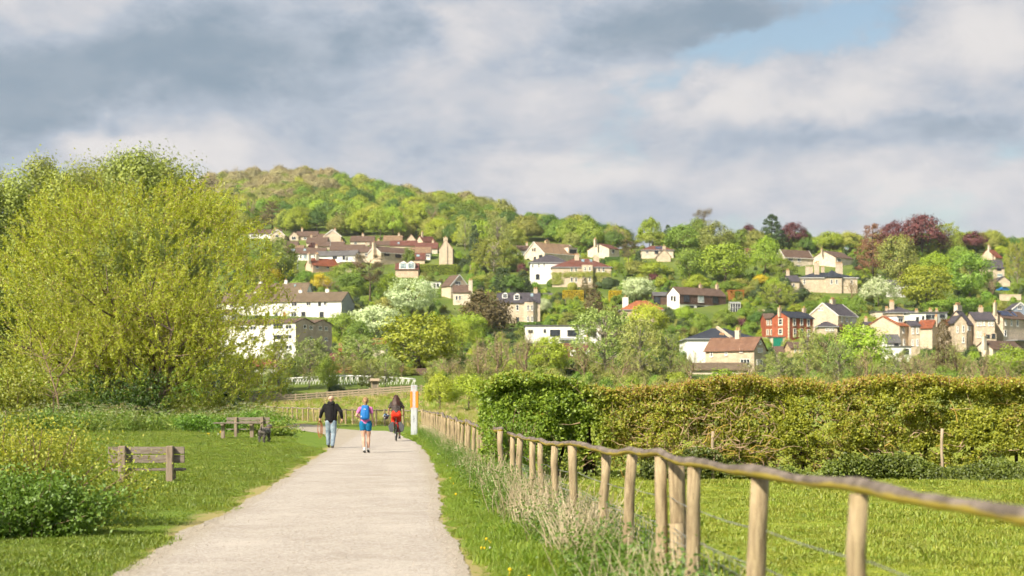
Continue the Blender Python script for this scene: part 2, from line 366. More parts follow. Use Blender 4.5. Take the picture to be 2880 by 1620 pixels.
# ------------------------------------------------------------------ scattering (geometry nodes, only for uncountable stuff)
def proto_collection(name, meshes):
    c = bpy.data.collections.new(name)
    for i, me in enumerate(meshes):
        c.objects.link(bpy.data.objects.new('%s_piece' % name, me))
    return c
def scatter(name, P, coll, sc, rng, label, cat, tilt=.15, kind='stuff'):
    P = np.asarray(P, np.float32); n = len(P)
    me = bpy.data.meshes.new(name); me.vertices.add(n); me.vertices.foreach_set('co', P.ravel())
    a = me.attributes.new('sc', 'FLOAT', 'POINT'); a.data.foreach_set('value', np.asarray(sc, np.float32))
    rot = np.stack([rng.uniform(-tilt, tilt, n), rng.uniform(-tilt, tilt, n), rng.uniform(0, 6.283, n)], -1).astype(np.float32)
    a = me.attributes.new('rot', 'FLOAT_VECTOR', 'POINT'); a.data.foreach_set('vector', rot.ravel())
    o = ob(name, me); md = o.modifiers.new('scatter', 'NODES'); t = bpy.data.node_groups.new(name+'_nodes', 'GeometryNodeTree'); md.node_group = t
    t.interface.new_socket('Geometry', in_out='INPUT', socket_type='NodeSocketGeometry'); t.interface.new_socket('Geometry', in_out='OUTPUT', socket_type='NodeSocketGeometry')
    g = G(t); gi = g.n('NodeGroupInput'); go = g.n('NodeGroupOutput')
    ci = g.n('GeometryNodeCollectionInfo'); ci.inputs['Collection'].default_value = coll; ci.inputs['Separate Children'].default_value = True; ci.inputs['Reset Children'].default_value = True
    ip = g.n('GeometryNodeInstanceOnPoints'); g.l(gi.outputs[0], ip.inputs['Points']); g.l(ci.outputs[0], ip.inputs['Instance']); ip.inputs['Pick Instance'].default_value = True
    na = g.n('GeometryNodeInputNamedAttribute'); na.data_type = 'FLOAT'; na.inputs[0].default_value = 'sc'; g.l([s for s in na.outputs if s.enabled][0], ip.inputs['Scale'])
    nr = g.n('GeometryNodeInputNamedAttribute'); nr.data_type = 'FLOAT_VECTOR'; nr.inputs[0].default_value = 'rot'; g.l([s for s in nr.outputs if s.enabled][0], ip.inputs['Rotation'])
    g.l(ip.outputs[0], go.inputs[0])
    return tag(o, label, cat, kind=kind)
def tuft_mesh(name, rng, m, blades=22, h=(.05, .11), rad=.07, w=.006, lean=.5):
    V = []; Fa = []
    for i in range(blades):
        r = rad*math.sqrt(rng.rand()); t = rng.rand()*6.283; bx, by = r*math.cos(t), r*math.sin(t)
        a = rng.rand()*6.283; ln = lean*(.3+rng.rand()); hh = rng.uniform(*h); dx, dy = math.cos(a), math.sin(a); sx, sy = -dy*w, dx*w
        k = len(V)
        V += [(bx-sx, by-sy, -.01), (bx+sx, by+sy, -.01), (bx+sx*.8+dx*hh*ln*.35, by+sy*.8+dy*hh*ln*.35, hh*.6), (bx-sx*.8+dx*hh*ln*.35, by-sy*.8+dy*hh*ln*.35, hh*.6), (bx+dx*hh*ln, by+dy*hh*ln, hh)]
        Fa += [(k, k+1, k+2), (k, k+2, k+3), (k+3, k+2, k+4)]
    return mesh_np(name, V, Fa, m)
GRASS_A = leafmat('lawn_blades', (.125, .195, .016), (.245, .305, .032), .35, .25, .015)
GRASS_B = leafmat('field_blades', (.21, .28, .026), (.34, .37, .055), .35, .25, .02)
GRASS_C = leafmat('verge_blades', (.15, .25, .02), (.28, .37, .038), .38, .22, .015)
GRASS_D = leafmat('dry_blades', (.40, .29, .14), (.60, .47, .27), .2, .2, .01)
def rand_in(rng, n, y0, y1, xl, xr, power=1.0):
    Y = y0+(y1-y0)*rng.rand(n)**power; X = xl(Y)+(xr(Y)-xl(Y))*rng.rand(n); return X, Y
_pm = [(x, y) for x, y in PATH]
def vn2(X, Y): return np.sin(X*1.7+1.3*np.sin(Y*.9))*.5+np.sin(Y*2.3+1.7*np.sin(X*1.4))*.4+np.sin(X*5.1-Y*3.7)*.25
def lawns():
    rng = np.random.RandomState(5)
    protoA = proto_collection('lawn_tuft', [tuft_mesh('lawn_tuft', rng, GRASS_A, 110, (.014, .04), .21, .0045, .9) for i in range(5)])
    protoB = proto_collection('field_tuft', [tuft_mesh('field_tuft', rng, GRASS_B, 110, (.014, .042), .22, .0045, 1.0) for i in range(5)])
    protoC = proto_collection('verge_tuft', [tuft_mesh('verge_tuft', rng, GRASS_C, 70, (.05, .15), .17, .005, .7) for i in range(5)])
    _l = [p for p in PL if p[1] < 54]+[(-8.5, 62), (-12, 85)]; _r = [p for p in PR if p[1] < 76]
    lx = lambda Y: np.interp(Y, [p[1] for p in _l], [p[0] for p in _l])   # left edge of path
    rx = lambda Y: np.interp(Y, [p[1] for p in _r], [p[0] for p in _r])
    # left lawn
    X, Y = rand_in(rng, 24000, 10, 50, lambda Y: -.36*Y-1.0, lx, 1.25); keep = ~inside(_pm, X, Y)
    X2, Y2 = rand_in(rng, 6000, 45, 92, lambda Y: -.36*Y, lambda Y: lx(Y)+.0); keep2 = ~inside(_pm, X2, Y2)
    X = np.r_[X[keep], X2[keep2]]; Y = np.r_[Y[keep], Y2[keep2]]
    sc = rng.uniform(.6, 1.25, len(X))*np.interp(Y, [10, 40, 90], [1, 1.1, 1.9]); edge = lx(Y)-X; nv = vn2(X, Y); sc *= np.clip(.95+.4*nv, .6, 1.5); k0 = (edge > .16+.09*vn2(X*2, Y*2)) | (rng.rand(len(X)) < .25); sc = np.where(edge < .3, sc*.6, sc); X, Y, sc = X[k0], Y[k0], sc[k0]
    scatter('lawn_grass', np.stack([X, Y, ground(X, Y)-.005], -1), protoA, sc, rng, 'short mown green grass of the lawn beside the benches', 'grass')
    # right field
    X, Y = rand_in(rng, 15000, 6, 34, lambda Y: FX(Y)+.1, lambda Y: np.maximum(.36*Y+1, FX(Y)+1), 1.1)
    X2, Y2 = rand_in(rng, 2000, 30, 110, lambda Y: FX(Y)+.1, lambda Y: FX(Y)+9)
    X = np.r_[X, X2]; Y = np.r_[Y, Y2]; sc = rng.uniform(.6, 1.3, len(X))*np.interp(Y, [6, 30, 100], [.9, 1.1, 2])*np.clip(.9+.5*vn2(X, Y), .4, 1.6)
    scatter('field_grass', np.stack([X, Y, ground(X, Y)-.005], -1), protoB, sc, rng, 'bright yellow-green pasture grass behind the rail fence', 'grass')
    # verge between path and fence
    X, Y = rand_in(rng, 9000, 7, 40, rx, lambda Y: FX(Y)+.15, 1.2); keep = ~inside(_pm, X, Y)
    X2, Y2 = rand_in(rng, 3000, 38, 92, rx, lambda Y: FX(Y)+.2); keep2 = ~inside(_pm, X2, Y2)
    X = np.r_[X[keep], X2[keep2]]; Y = np.r_[Y[keep], Y2[keep2]]; t = (X-rx(Y))/(FX(Y)-rx(Y)+.01)
    k0 = (X-rx(Y) > .12+.08*vn2(X*2, Y*2)) | (rng.rand(len(X)) < .3); X, Y, t = X[k0], Y[k0], t[k0]; sc = rng.uniform(.55, 1.2, len(X))*np.interp(t, [0, .3, 1], [.35, .8, 1.25])*np.clip(.9+.5*vn2(X, Y), .4, 1.6)*np.interp(Y, [10, 90], [.9, 1.4])
    scatter('verge_grass', np.stack([X, Y, ground(X, Y)-.005], -1), protoC, sc, rng, 'lush taller grass of the verge between path and fence', 'grass')
    # rougher ground between path bend and ramp
    protoE = proto_collection('rough_tuft', [tuft_mesh('rough_tuft', rng, GRASS_B if i % 3 else GRASS_D, 26, (.25, .6), .3, .014, .5) for i in range(6)])
    X = rng.uniform(-48, 8, 9000); Y = rng.uniform(98, 206, 9000); keep = ~inside(_pm, X, Y)
    # stay behind the fence that leaves the corner
    keep &= (Y > np.interp(X, [-35, -22, -5.7, 8], [178, 151, 102, 100]))
    X = X[keep]; Y = Y[keep]
    scatter('rough_grass', np.stack([X, Y, ground(X, Y)-.02], -1), protoE, rng.uniform(.5, 1.2, len(X)), rng, 'rough pale grass on the bank below the ramp', 'grass')
lawns()
# ------------------------------------------------------------------ foliage builders
def leaf_quads(P, Nn, L, Wd, rng, up=None):
    """rhombic leaves at P facing Nn; returns V, F"""
    n = len(P); L = np.broadcast_to(np.asarray(L, float), (n,)); Wd = np.broadcast_to(np.asarray(Wd, float), (n,))
    Nn = Nn/np.maximum(np.linalg.norm(Nn, axis=1, keepdims=True), 1e-6)
    r = rng.normal(size=(n, 3)) if up is None else up+rng.normal(size=(n, 3))*.35
    A = np.cross(Nn, r); A /= np.maximum(np.linalg.norm(A, axis=1, keepdims=True), 1e-6); B = np.cross(Nn, A)
    if up is not None: A, B = B, A
    a = A*L[:, None]*.5; b = B*Wd[:, None]*.5
    V = np.stack([P-a, P+b*.9-a*.1, P+a, P-b*.9-a*.1], 1).reshape(-1, 3)
    Fa = np.arange(4*n).reshape(n, 4); return V, Fa
def vnoise(X, Y, Z, seed=0, oct=3, f=1.0):
    """value noise, several octaves, about -1..1"""
    r = np.random.RandomState(seed); T = r.rand(4096)*2-1; out = 0; amp = 1.0; tot = 0
    for k in range(oct):
        x, y, z = X*f+17.3*k, Y*f+5.1*k, Z*f+9.7*k; i, j, l = np.floor(x).astype(int), np.floor(y).astype(int), np.floor(z).astype(int); a, b, c = x-i, y-j, z-l; a, b, c = a*a*(3-2*a), b*b*(3-2*b), c*c*(3-2*c)
        h = lambda p, q, s: T[((p*73856093) ^ (q*19349663) ^ (s*83492791)) & 4095]
        v = 0
        for di in (0, 1):
            for dj in (0, 1):
                for dl in (0, 1): v = v+h(i+di, j+dj, l+dl)*(a if di else 1-a)*(b if dj else 1-b)*(c if dl else 1-c)
        out = out+v*amp; tot += amp; amp *= .55; f *= 2.1
    return out/tot*1.6
def sph(rng, n):
    v = rng.normal(size=(n, 3)); return v/np.linalg.norm(v, axis=1, keepdims=True)
def clump_leaves(rng, C, Rc, per, size, flat=.8, asp=.7, side=False):
    """leaves on small ellipsoidal clumps at C with radius Rc"""
    k = len(C); per = int(per*1.55); size *= .84; d = sph(rng, k*per); rr = (.12+.95*rng.rand(k*per))**.5*(.85+.3*rng.rand(k*per))
    Rc = Rc*(.7+.65*rng.rand(k))
    P = np.repeat(C, per, 0)+d*np.array([1, 1, flat])*(np.repeat(Rc, per)*rr)[:, None]
    cd = P*np.array([1, 1, 0])+np.array([0, 0, .12]) if side else P-np.array([0, 0, .38*P[:, 2].max()]); cd /= np.maximum(np.linalg.norm(cd, axis=1, keepdims=True), 1e-4)
    Nn = d*.55+cd*.55+sph(rng, k*per)*.62+np.array([0, 0, .12])
    s = size*(.6+.8*rng.rand(k*per)); return leaf_quads(P, Nn, s, s*asp, rng)
def trunk_mesh(name, m, rng, top, r0, limbs, lean=.03, n=7):
    b = MB(); pts = [(0, 0, -.03)]; k = 5
    for i in range(1, k+1):
        pts.append((lean*math.sin(i*1.3+r0*50)*i/k, lean*math.cos(i*1.7)*i/k, top*i/k))
    b.tube(pts, [r0*1.25]+[r0*(1-.75*i/k) for i in range(1, k+1)], n)
    for (z0, c) in limbs:
        t = min(.999, z0/top)*k; i = min(k-1, int(t)); f = t-i
        p = Vector(pts[i]).lerp(Vector(pts[i+1]), f); q = Vector(c); mid = p.lerp(q, .5)+Vector((0, 0, -.12*(q-p).length+.02)); rr = r0*.5
        b.tube([p, mid, q], [rr, rr*.6, rr*.18], 5, False)
    return b.mesh(name, m, True)
def unit_tree(kind, seed, lm, bm, per=None):
    """crown + trunk meshes in a 1 x 1 x 1 box (base at origin)"""
    rng = np.random.RandomState(seed); ls = []
    if kind == 'round':
        n = 60; d = sph(rng, n); d[:, 2] = np.abs(d[:, 2])*1.35-.5
        r = .60+.22*rng.rand(n); C = np.array([0, 0, .52])+d*np.array([.42, .42, .40])*(r/.72)[:, None]; C[:, 2] = np.clip(C[:, 2], .10, .92)
        C[:, :2] *= (1-.35*smst(.65, 1, C[:, 2]))[:, None]; Rc = .11+.07*rng.rand(n)
        V, Fa = clump_leaves(rng, C, Rc, per or 85, .042); tr = (.62, .022); ls = [(.2+.04*i, C[i*5 % n]*.85) for i in range(8)]
    elif kind == 'spread':   # broad, lobed crown reaching low
        n = 66; d = sph(rng, n); d[:, 2] = d[:, 2]*.9+.05
        C = np.array([0, 0, .5])+d*np.array([.40, .40, .38])*(.75+.3*rng.rand(n))[:, None]; C[:, 2] = np.clip(C[:, 2], .12, .92); Rc = .10+.09*rng.rand(n)
        V, Fa = clump_leaves(rng, C, Rc, per or 75, .040, .7); tr = (.55, .024); ls = [(.15+.05*i, C[i*6 % n]*.85) for i in range(8)]
    elif kind == 'bush':
        n = 34; d = sph(rng, n); d[:, 2] = np.abs(d[:, 2])
        C = np.array([0, 0, .18])+d*np.array([.36, .36, .62])*(.7+.4*rng.rand(n))[:, None]; C[:, 2] = np.clip(C[:, 2], .08, .85); Rc = .13+.07*rng.rand(n)
        V, Fa = clump_leaves(rng, C, Rc, per or 90, .055, .9); tr = (.4, .03); ls = [(.1+.03*i, C[i*4 % n]*.8) for i in range(6)]
    elif kind == 'conifer':
        C = []; 
        for i in range(15):
            z = .10+.86*i/15; rr = .44*(1-(z-.05)/.98)**.85+.02; k = max(3, int(15*rr/.44))
            for j in range(k):
                t = 6.283*(j/k)+i*1.1+rng.rand()*.5; q = rr*(.55+.5*rng.rand()); C.append((q*math.cos(t), q*math.sin(t), z+.03*rng.randn()-.05*q))
        C = np.array(C); Rc = .055+.05*rng.rand(len(C)); V, Fa = clump_leaves(rng, C, Rc, per or 42, .042, .55, .5); tr = (.93, .02); ls = [(C[i][2]*.95+.02, C[i]) for i in range(4, len(C), 16)]
    elif kind == 'cedar':    # tiered flat plates
        C = []
        for i in range(9):
            z = .2+.75*i/9; rr = .46*(1-((z-.3)/.95 if z > .3 else (.3-z)/.5)**1.2); k = max(4, int(11*rr/.46))
            for j in range(k):
                t = 6.283*j/k+i*.9+rng.rand()*.6; q = rr*(.4+.65*rng.rand()); C.append((q*math.cos(t), q*math.sin(t), z+.015*rng.randn()))
        C = np.array(C); Rc = .075+.06*rng.rand(len(C)); V, Fa = clump_leaves(rng, C, Rc, per or 60, .036, .42, .5); tr = (.9, .028); ls = [(max(.1, c[2]-.03), c) for c in C[::5]]
    elif kind == 'pine':     # bare trunk, cloudy plates of needles
        n = 30; C = np.stack([rng.uniform(-.40, .40, n), rng.uniform(-.3, .3, n), rng.uniform(.42, .92, n)], -1); C[:, 0] *= 1-.5*smst(.7, 1, C[:, 2]); Rc = .09+.07*rng.rand(n)
        V, Fa = clump_leaves(rng, C, Rc, per or 95, .034, .5, .4); tr = (.86, .02); ls = [(max(.3, c[2]-.12), c) for c in C[::2]]
    elif kind in ('birch', 'willowy'):
        # leaves strung on many fine rising and drooping twigs, see-through
        m = 150 if kind == 'birch' else 210; per = per or 34; PP = []; tw = MB()
        for i in range(m):
            z = rng.uniform(.22, .93); a = rng.rand()*6.283; rr = (.46 if kind == 'willowy' else .40)*math.sqrt(max(0.05, 1-((z-.5)/.5)**2))*(.35+.65*rng.rand())
            p = np.array([rr*math.cos(a), rr*math.sin(a), z]); q = p+np.array([.07*math.cos(a), .07*math.sin(a), rng.uniform(-.10, .11)])
            PP.append(p+(q-p)*rng.rand(per)[:, None]+rng.normal(size=(per, 3))*.018)
            if i % 3 == 0: tw.tube([(0, 0, max(.12, z*.72)), tuple(p*[.6, .6, 1]+[0, 0, -.02]), tuple(q)], [.006, .004, .0015], 3, False)
        P = np.concatenate(PP); V, Fa = leaf_quads(P, sph(rng, len(P)), .030*(.6+.8*rng.rand(len(P))), .020, rng); tr = (.85, .013); ls = []
        tme = trunk_mesh(kind+'_trunk', bm, rng, .85, .013, [(.25+.06*i, (.3*math.cos(i*2.4), .3*math.sin(i*2.4), .5+.05*i)) for i in range(8)], .05)
        b = MB(); b.v = [tuple(v.co) for v in tme.vertices]; b.f = [tuple(p.vertices) for p in tme.polygons]; b.add(tw.v, tw.f)
        return mesh_np(kind+'_crown', V, Fa, lm), b.mesh(kind+'_trunk', bm, True)
    elif kind == 'bare':     # twiggy crown, buds only just open
        b = MB(); PP = []
        def grow(p, d, L, r, lvl):
            q = p+d*L; mid = p+d*L*.5+Vector(rng.normal(size=3))*L*.06; b.tube([p, mid, q], [r, r*.8, r*.55], 4 if lvl < 2 else 3, False)
            if lvl >= 3:
                k = 7; t = rng.rand(k)[:, None]; PP.append(np.array(p)+(np.array(q)-np.array(p))*t+rng.normal(size=(k, 3))*.014); return
            for i in range(4 if lvl else 7):
                a = Vector(rng.normal(size=3)).normalized(); nd = (d*.75+a*.62+Vector((0, 0, .12))).normalized(); s = q if i < 2 else p.lerp(q, .3+.6*rng.rand()); grow(s, nd, L*(.58+.2*rng.rand()), r*.5, lvl+1)
        grow(Vector((0, 0, -.02)), Vector((.02, .01, 1)), .34, .018, 0)
        V0 = np.array(b.v); V0[:, 2] = np.maximum(V0[:, 2], -.02); mx = np.abs(V0[:, :2]).max(); zx = V0[:, 2].max(); sc = np.array([.5/mx, .5/mx, 1/zx]); b.v = [tuple(v) for v in V0*sc]
        P = np.concatenate(PP)*sc; V, Fa = leaf_quads(P, sph(rng, len(P)), .024*(.5+rng.rand(len(P))), .016, rng)
        return mesh_np('bare_crown', V, Fa, lm), b.mesh('bare_trunk', bm, True)
    elif kind == 'poplar':
        n = 110; z = rng.uniform(.06, .96, n); a = rng.rand(n)*6.283; rr = .42*np.sqrt(np.clip(1-((z-.40)/.62)**2, .03, 1))*(.35+.7*rng.rand(n)); C = np.stack([rr*np.cos(a), rr*np.sin(a), z], -1)
        Rc = .10+.07*rng.rand(n); q5 = np.array([1, 1, 4.6]); V, Fa = clump_leaves(rng, C*q5, Rc*1.5, per or 110, .055, 1.6, .6, True); V = V/q5; tr = (.92, .013); ls = [(max(.08, c[2]-.2), c) for c in C[::6]]
    return mesh_np(kind+'_crown', V, Fa, lm), trunk_mesh(kind+'_trunk', bm, rng, tr[0], tr[1], ls)
# species: (shape, leaf colours, bark, word for labels)
GAIN = 1.55
LM = {
 'mid':   leafmat('leaf_mid_green', (.085, .145, .014), (.17, .24, .026), 0.17, .22, .02, gain=GAIN),
 'lime':  leafmat('leaf_lime', (.150, .21, .012), (.26, .315, .024), 0.19, .18, .02, gain=GAIN),
 'yel':   leafmat('leaf_yellow_green', (.175, .205, .028), (.27, .29, .045), 0.19, .18, .015, gain=GAIN),
 'deep':  leafmat('leaf_deep_green', (.035, .082, .010), (.085, .15, .020), 0.14, .2, .015, gain=GAIN),
 'oliv':  leafmat('leaf_olive', (.13, .15, .028), (.23, .235, .048), 0.16, .18, .015, gain=GAIN),
 'dark':  leafmat('needle_dark', (.020, .040, .011), (.055, .085, .022), .16, .22, .012, gain=GAIN),
 'brnc':  leafmat('needle_brown', (.065, .050, .018), (.135, .105, .040), .18, .18, .01, gain=GAIN),
 'rust':  leafmat('leaf_rust', (.085, .038, .018), (.185, .090, .045), 0.11, .12, .01, gain=GAIN),
 'copp':  leafmat('leaf_copper', (.050, .014, .018), (.135, .042, .045), 0.14, .18, .01, gain=GAIN),
 'pale':  leafmat('leaf_silver', (.26, .32, .16), (.44, .50, .30), 0.20, .10, .01, gain=GAIN),
 'blos':  leafmat('leaf_blossom', (.14, .20, .05), (.52, .52, .36), 0.20, .10, .01, gain=GAIN),
 'gold':  leafmat('leaf_gold', (.26, .21, .008), (.52, .40, .015), 0.24, .15, .008, gain=GAIN),
 'bud':   leafmat('leaf_bud_brown', (.18, .155, .078), (.29, .255, .125), 0.14, .18, .012, gain=GAIN),
 'popl':  leafmat('leaf_poplar', (.14, .17, .03), (.24, .27, .048), .25, .12, .012, gain=GAIN),
 'soft':  leafmat('leaf_soft_green', (.145, .18, .048), (.245, .28, .075), 0.17, .18, .02, gain=GAIN),
}
SPEC = {  # kind key -> (shape, leaf, bark, words)
 'R': ('round', 'mid', BARK, 'rounded mid-green tree'), 'RD': ('round', 'deep', BARK, 'rounded deep-green tree'), 'L': ('round', 'lime', BARK, 'fresh lime-green tree'),
 'LS': ('spread', 'lime', BARK, 'broad lime-green tree'), 'RS': ('spread', 'mid', BARK, 'broad mid-green tree'), 'Y': ('round', 'yel', BARK, 'yellow-green tree'), 'YW': ('willowy', 'yel', BARKP, 'feathery yellow-green tree'),
 'O': ('spread', 'oliv', BARK, 'broad olive-green tree'), 'OR': ('round', 'oliv', BARK, 'rounded olive-green tree'), 'C': ('conifer', 'dark', BARKD, 'dark conical conifer'), 'CB': ('conifer', 'brnc', BARKD, 'brown-green conifer'), 'CE': ('cedar', 'brnc', BARKD, 'tiered brownish cedar'),
 'CR': ('cedar', 'rust', BARKD, 'tall rust-brown conifer'), 'P': ('round', 'copp', BARKD, 'copper-purple beech tree'), 'W': ('spread', 'pale', BARK, 'silvery pale whitebeam tree'), 'WB': ('round', 'blos', BARK, 'white-blossomed tree'),
 'D': ('bush', 'dark', BARKD, 'dense dark evergreen shrub'), 'DB': ('bush', 'brnc', BARKD, 'dark brownish yew mound'), 'B': ('bare', 'bud', TWIG, 'twiggy brown budding tree'), 'BG': ('bare', 'soft', TWIG, 'thin-leaved twiggy tree'), 'S': ('birch', 'soft', BARKP, 'slender pale-stemmed tree'), 'SW': ('willowy', 'soft', BARKP, 'soft grey-green willow'),
 'G': ('bush', 'gold', BARK, 'golden-yellow flowering shrub'), 'GC': ('conifer', 'gold', BARK, 'small golden conifer'), 'BR': ('bush', 'mid', BARK, 'mid-green shrub'), 'BL': ('bush', 'lime', BARK, 'lime-green shrub'), 'PI': ('pine', 'brnc', BARK, 'open-crowned pine'), 'PB': ('bush', 'copp', BARKD, 'purple-leaved shrub'), 'BO': ('bush', 'oliv', BARK, 'olive-green shrub'), 'PO': ('poplar', 'popl', BARK, 'tall poplar'),
}
PROTO = {}
def proto(k, v=0):
    key = (SPEC[k][0], SPEC[k][1], v)
    if key not in PROTO:
        s = SPEC[k]; PROTO[key] = unit_tree(s[0], 11+17*len(PROTO)+v, LM[s[1]], s[2])
    return PROTO[key]
TREES = []   # (kind, x, top, base, width, depth, root) for labelling later
_tn = {'C': 'conifer_tree', 'CB': 'conifer_tree', 'CE': 'cedar_tree', 'CR': 'conifer_tree', 'P': 'beech_tree', 'W': 'whitebeam_tree', 'WB': 'blossom_tree', 'PI': 'pine_tree', 'S': 'birch_tree', 'SW': 'willow_tree', 'PO': 'poplar_tree', 'GC': 'conifer_tree', 'B': 'budding_tree', 'BG': 'budding_tree'}
_rt = random.Random(4)
def tree(k, x, top, base, w, D=None, lab=None, group='trees on the hillside'):
    if D is None: D = depth_for(x, base)
    X = (x-1440)*D/F; zg = gz(X, D); ptop = CAMZ+(HZ-top)*D/F; h = max(1.2, (ptop-zg)*1.03+.25); wm = w*1.2*D/F
    crown, trunk = proto(k, _rt.randrange(2))
    shrub = SPEC[k][0] == 'bush'
    r = empty('shrub' if shrub else _tn.get(k, 'broadleaf_tree'), (X, D, zg-.25), _rt.random()*6.28); r.scale = (wm, wm, h)
    ob('crown', crown, r); ob('trunk', trunk, r)
    tag(r, lab or SPEC[k][3], 'shrub' if shrub else 'tree', group)
    TREES.append([k, x, top, base, w, D, r, lab is not None]); return r
# ------------------------------------------------------------------ buildings on the slope
def wallmat(name, c, var=.14, blocks=True):
    m, g, out = mat(name); P = coords(g); n = g.noise(P, .8, 6, .65); n2 = g.noise(P, 9, 5, .7)
    a = (*[x*(1-var) for x in c], 1); b = (*[min(.9, x*(1+var)) for x in c], 1); col = g.mix(g.mr(n, .3, .7), a, b)
    h = n2
    if blocks:
        br = g.n('ShaderNodeTexBrick'); sp = g.n('ShaderNodeSeparateXYZ'); g.l(P, sp.inputs[0]); cb = g.n('ShaderNodeCombineXYZ')
        g.l(g.m('ADD', sp.outputs[0], sp.outputs[1]), cb.inputs[0]); g.l(sp.outputs[2], cb.inputs[1]); g.l(cb.outputs[0], br.inputs['Vector'])
        br.inputs['Scale'].default_value = 1.0; br.inputs['Brick Width'].default_value = .55; br.inputs['Row Height'].default_value = .26; br.inputs['Mortar Size'].default_value = .012
        br.inputs['Color1'].default_value = (1, 1, 1, 1); br.inputs['Color2'].default_value = (.80, .80, .80, 1); br.inputs['Mortar'].default_value = (.86, .84, .80, 1)
        col = g.mix(1.0, col, br.outputs[0], 'MULTIPLY')
    col = g.mix(g.mr(n2, .55, .8, 0, .35), col, g.mix(1.0, col, (.6, .56, .5, 1), 'MULTIPLY'))
    princ(g, out, col, .9, .15, h, .25, .02); return m
def roofmat(name, c, c2, row=.3, colw=.28):
    m, g, out = mat(name); P = coords(g); n = g.noise(P, .7, 6, .65); n2 = g.noise(P, 5, 5, .7)
    sp = g.n('ShaderNodeSeparateXYZ'); g.l(P, sp.inputs[0]); cb = g.n('ShaderNodeCombineXYZ'); g.l(sp.outputs[0], cb.inputs[0]); g.l(g.m('MULTIPLY', sp.outputs[2], 1.5), cb.inputs[1])
    br = g.n('ShaderNodeTexBrick'); g.l(cb.outputs[0], br.inputs['Vector']); br.inputs['Scale'].default_value = 1; br.inputs['Brick Width'].default_value = colw; br.inputs['Row Height'].default_value = row; br.inputs['Mortar Size'].default_value = .02
    br.inputs['Color1'].default_value = (1, 1, 1, 1); br.inputs['Color2'].default_value = (.72, .72, .72, 1); br.inputs['Mortar'].default_value = (.5, .5, .5, 1)
    col = g.mix(1.0, g.mix(g.mr(n, .3, .7), (*c, 1), (*c2, 1)), br.outputs[0], 'MULTIPLY')
    col = g.mix(g.mr(n2, .6, .8, 0, .4), col, (.16, .15, .08, 1))
    princ(g, out, col, .8, .25, br.outputs['Fac'], .3, .03); return m
WM = {'cream': wallmat('wall_cream_stone', (.60, .495, .37)), 'stone': wallmat('wall_bath_stone', (.55, .45, .33), .2), 'pale': wallmat('wall_pale_stone', (.68, .59, .47)), 'white': wallmat('wall_white_render', (.80, .78, .74), .05, False), 'brick': wallmat('wall_red_brick', (.36, .105, .055), .2),
      'buff': wallmat('wall_buff', (.56, .42, .25), .12), 'brown': wallmat('wall_brown_render', (.44, .355, .27), .16, False), 'grey': wallmat('wall_grey_slate', (.30, .32, .32), .1, False), 'wood': wallmat('wall_dark_cladding', (.115, .072, .055), .25, False), 'pinkish': wallmat('wall_pink_stone', (.62, .47, .35)), 'blue': wallmat('wall_blue_grey', (.22, .26, .33), .05, False)}
RM = {'brown': roofmat('roof_brown_tile', (.125, .080, .058), (.175, .115, .085)), 'red': roofmat('roof_red_tile', (.22, .066, .034), (.31, .10, .05)), 'plum': roofmat('roof_plum_tile', (.14, .055, .042), (.20, .08, .058)), 'slate': roofmat('roof_slate', (.068, .062, .075), (.105, .092, .105), .22, .3), 'blue': roofmat('roof_blue_slate', (.030, .036, .052), (.052, .060, .080), .22, .3),
      'tan': roofmat('roof_tan_tile', (.24, .155, .095), (.31, .205, .125)), 'weath': roofmat('roof_weathered_tile', (.19, .098, .062), (.26, .145, .095)), 'moss': roofmat('roof_mossy_tile', (.15, .11, .07), (.22, .165, .11)), 'grey': roofmat('roof_grey_sheet', (.11, .105, .105), (.15, .145, .145), 2.0, .6), 'orange': roofmat('roof_orange_tile', (.34, .115, .048), (.42, .15, .07))}
WHITE = plain('paint_white', (.80, .79, .76), .5, .3, .04); DARKF = plain('frame_dark', (.035, .037, .04), .5, .4, .1); CREAMF = plain('dressed_stone', (.60, .50, .36), .8, .2, .08)
POT = plain('chimney_pot', (.50, .30, .15), .8, .2, .15); LEAD = plain('lead_flashing', (.30, .31, .33), .6, .3, .08); BOARD = plain('bargeboard_white', (.72, .70, .66), .6, .3, .06)
GREEN_P = plain('paint_green', (.010, .18, .115), .5, .4, .08); ORANGEW = plain('orange_timber', (.36, .13, .035), .7, .2, .2, 6); BLUE_P = plain('paint_blue_door', (.015, .03, .05), .5, .4, .1)
def glassmat(name, c):
    m, g, out = mat(name); P = g.n('ShaderNodeNewGeometry').outputs['Position']; n = g.noise(P, .9, 3, .6)
    princ(g, out, g.mix(g.mr(n, .4, .65), (*c, 1), (*[x*2.2 for x in c], 1)), .06, .6); return m
GLASS = glassmat('window_glass', (.018, .022, .026)); GLASSB = glassmat('window_glass_pale', (.14, .19, .21)); SOLAR = glassmat('solar_panel', (.012, .018, .045))
_wc = {}
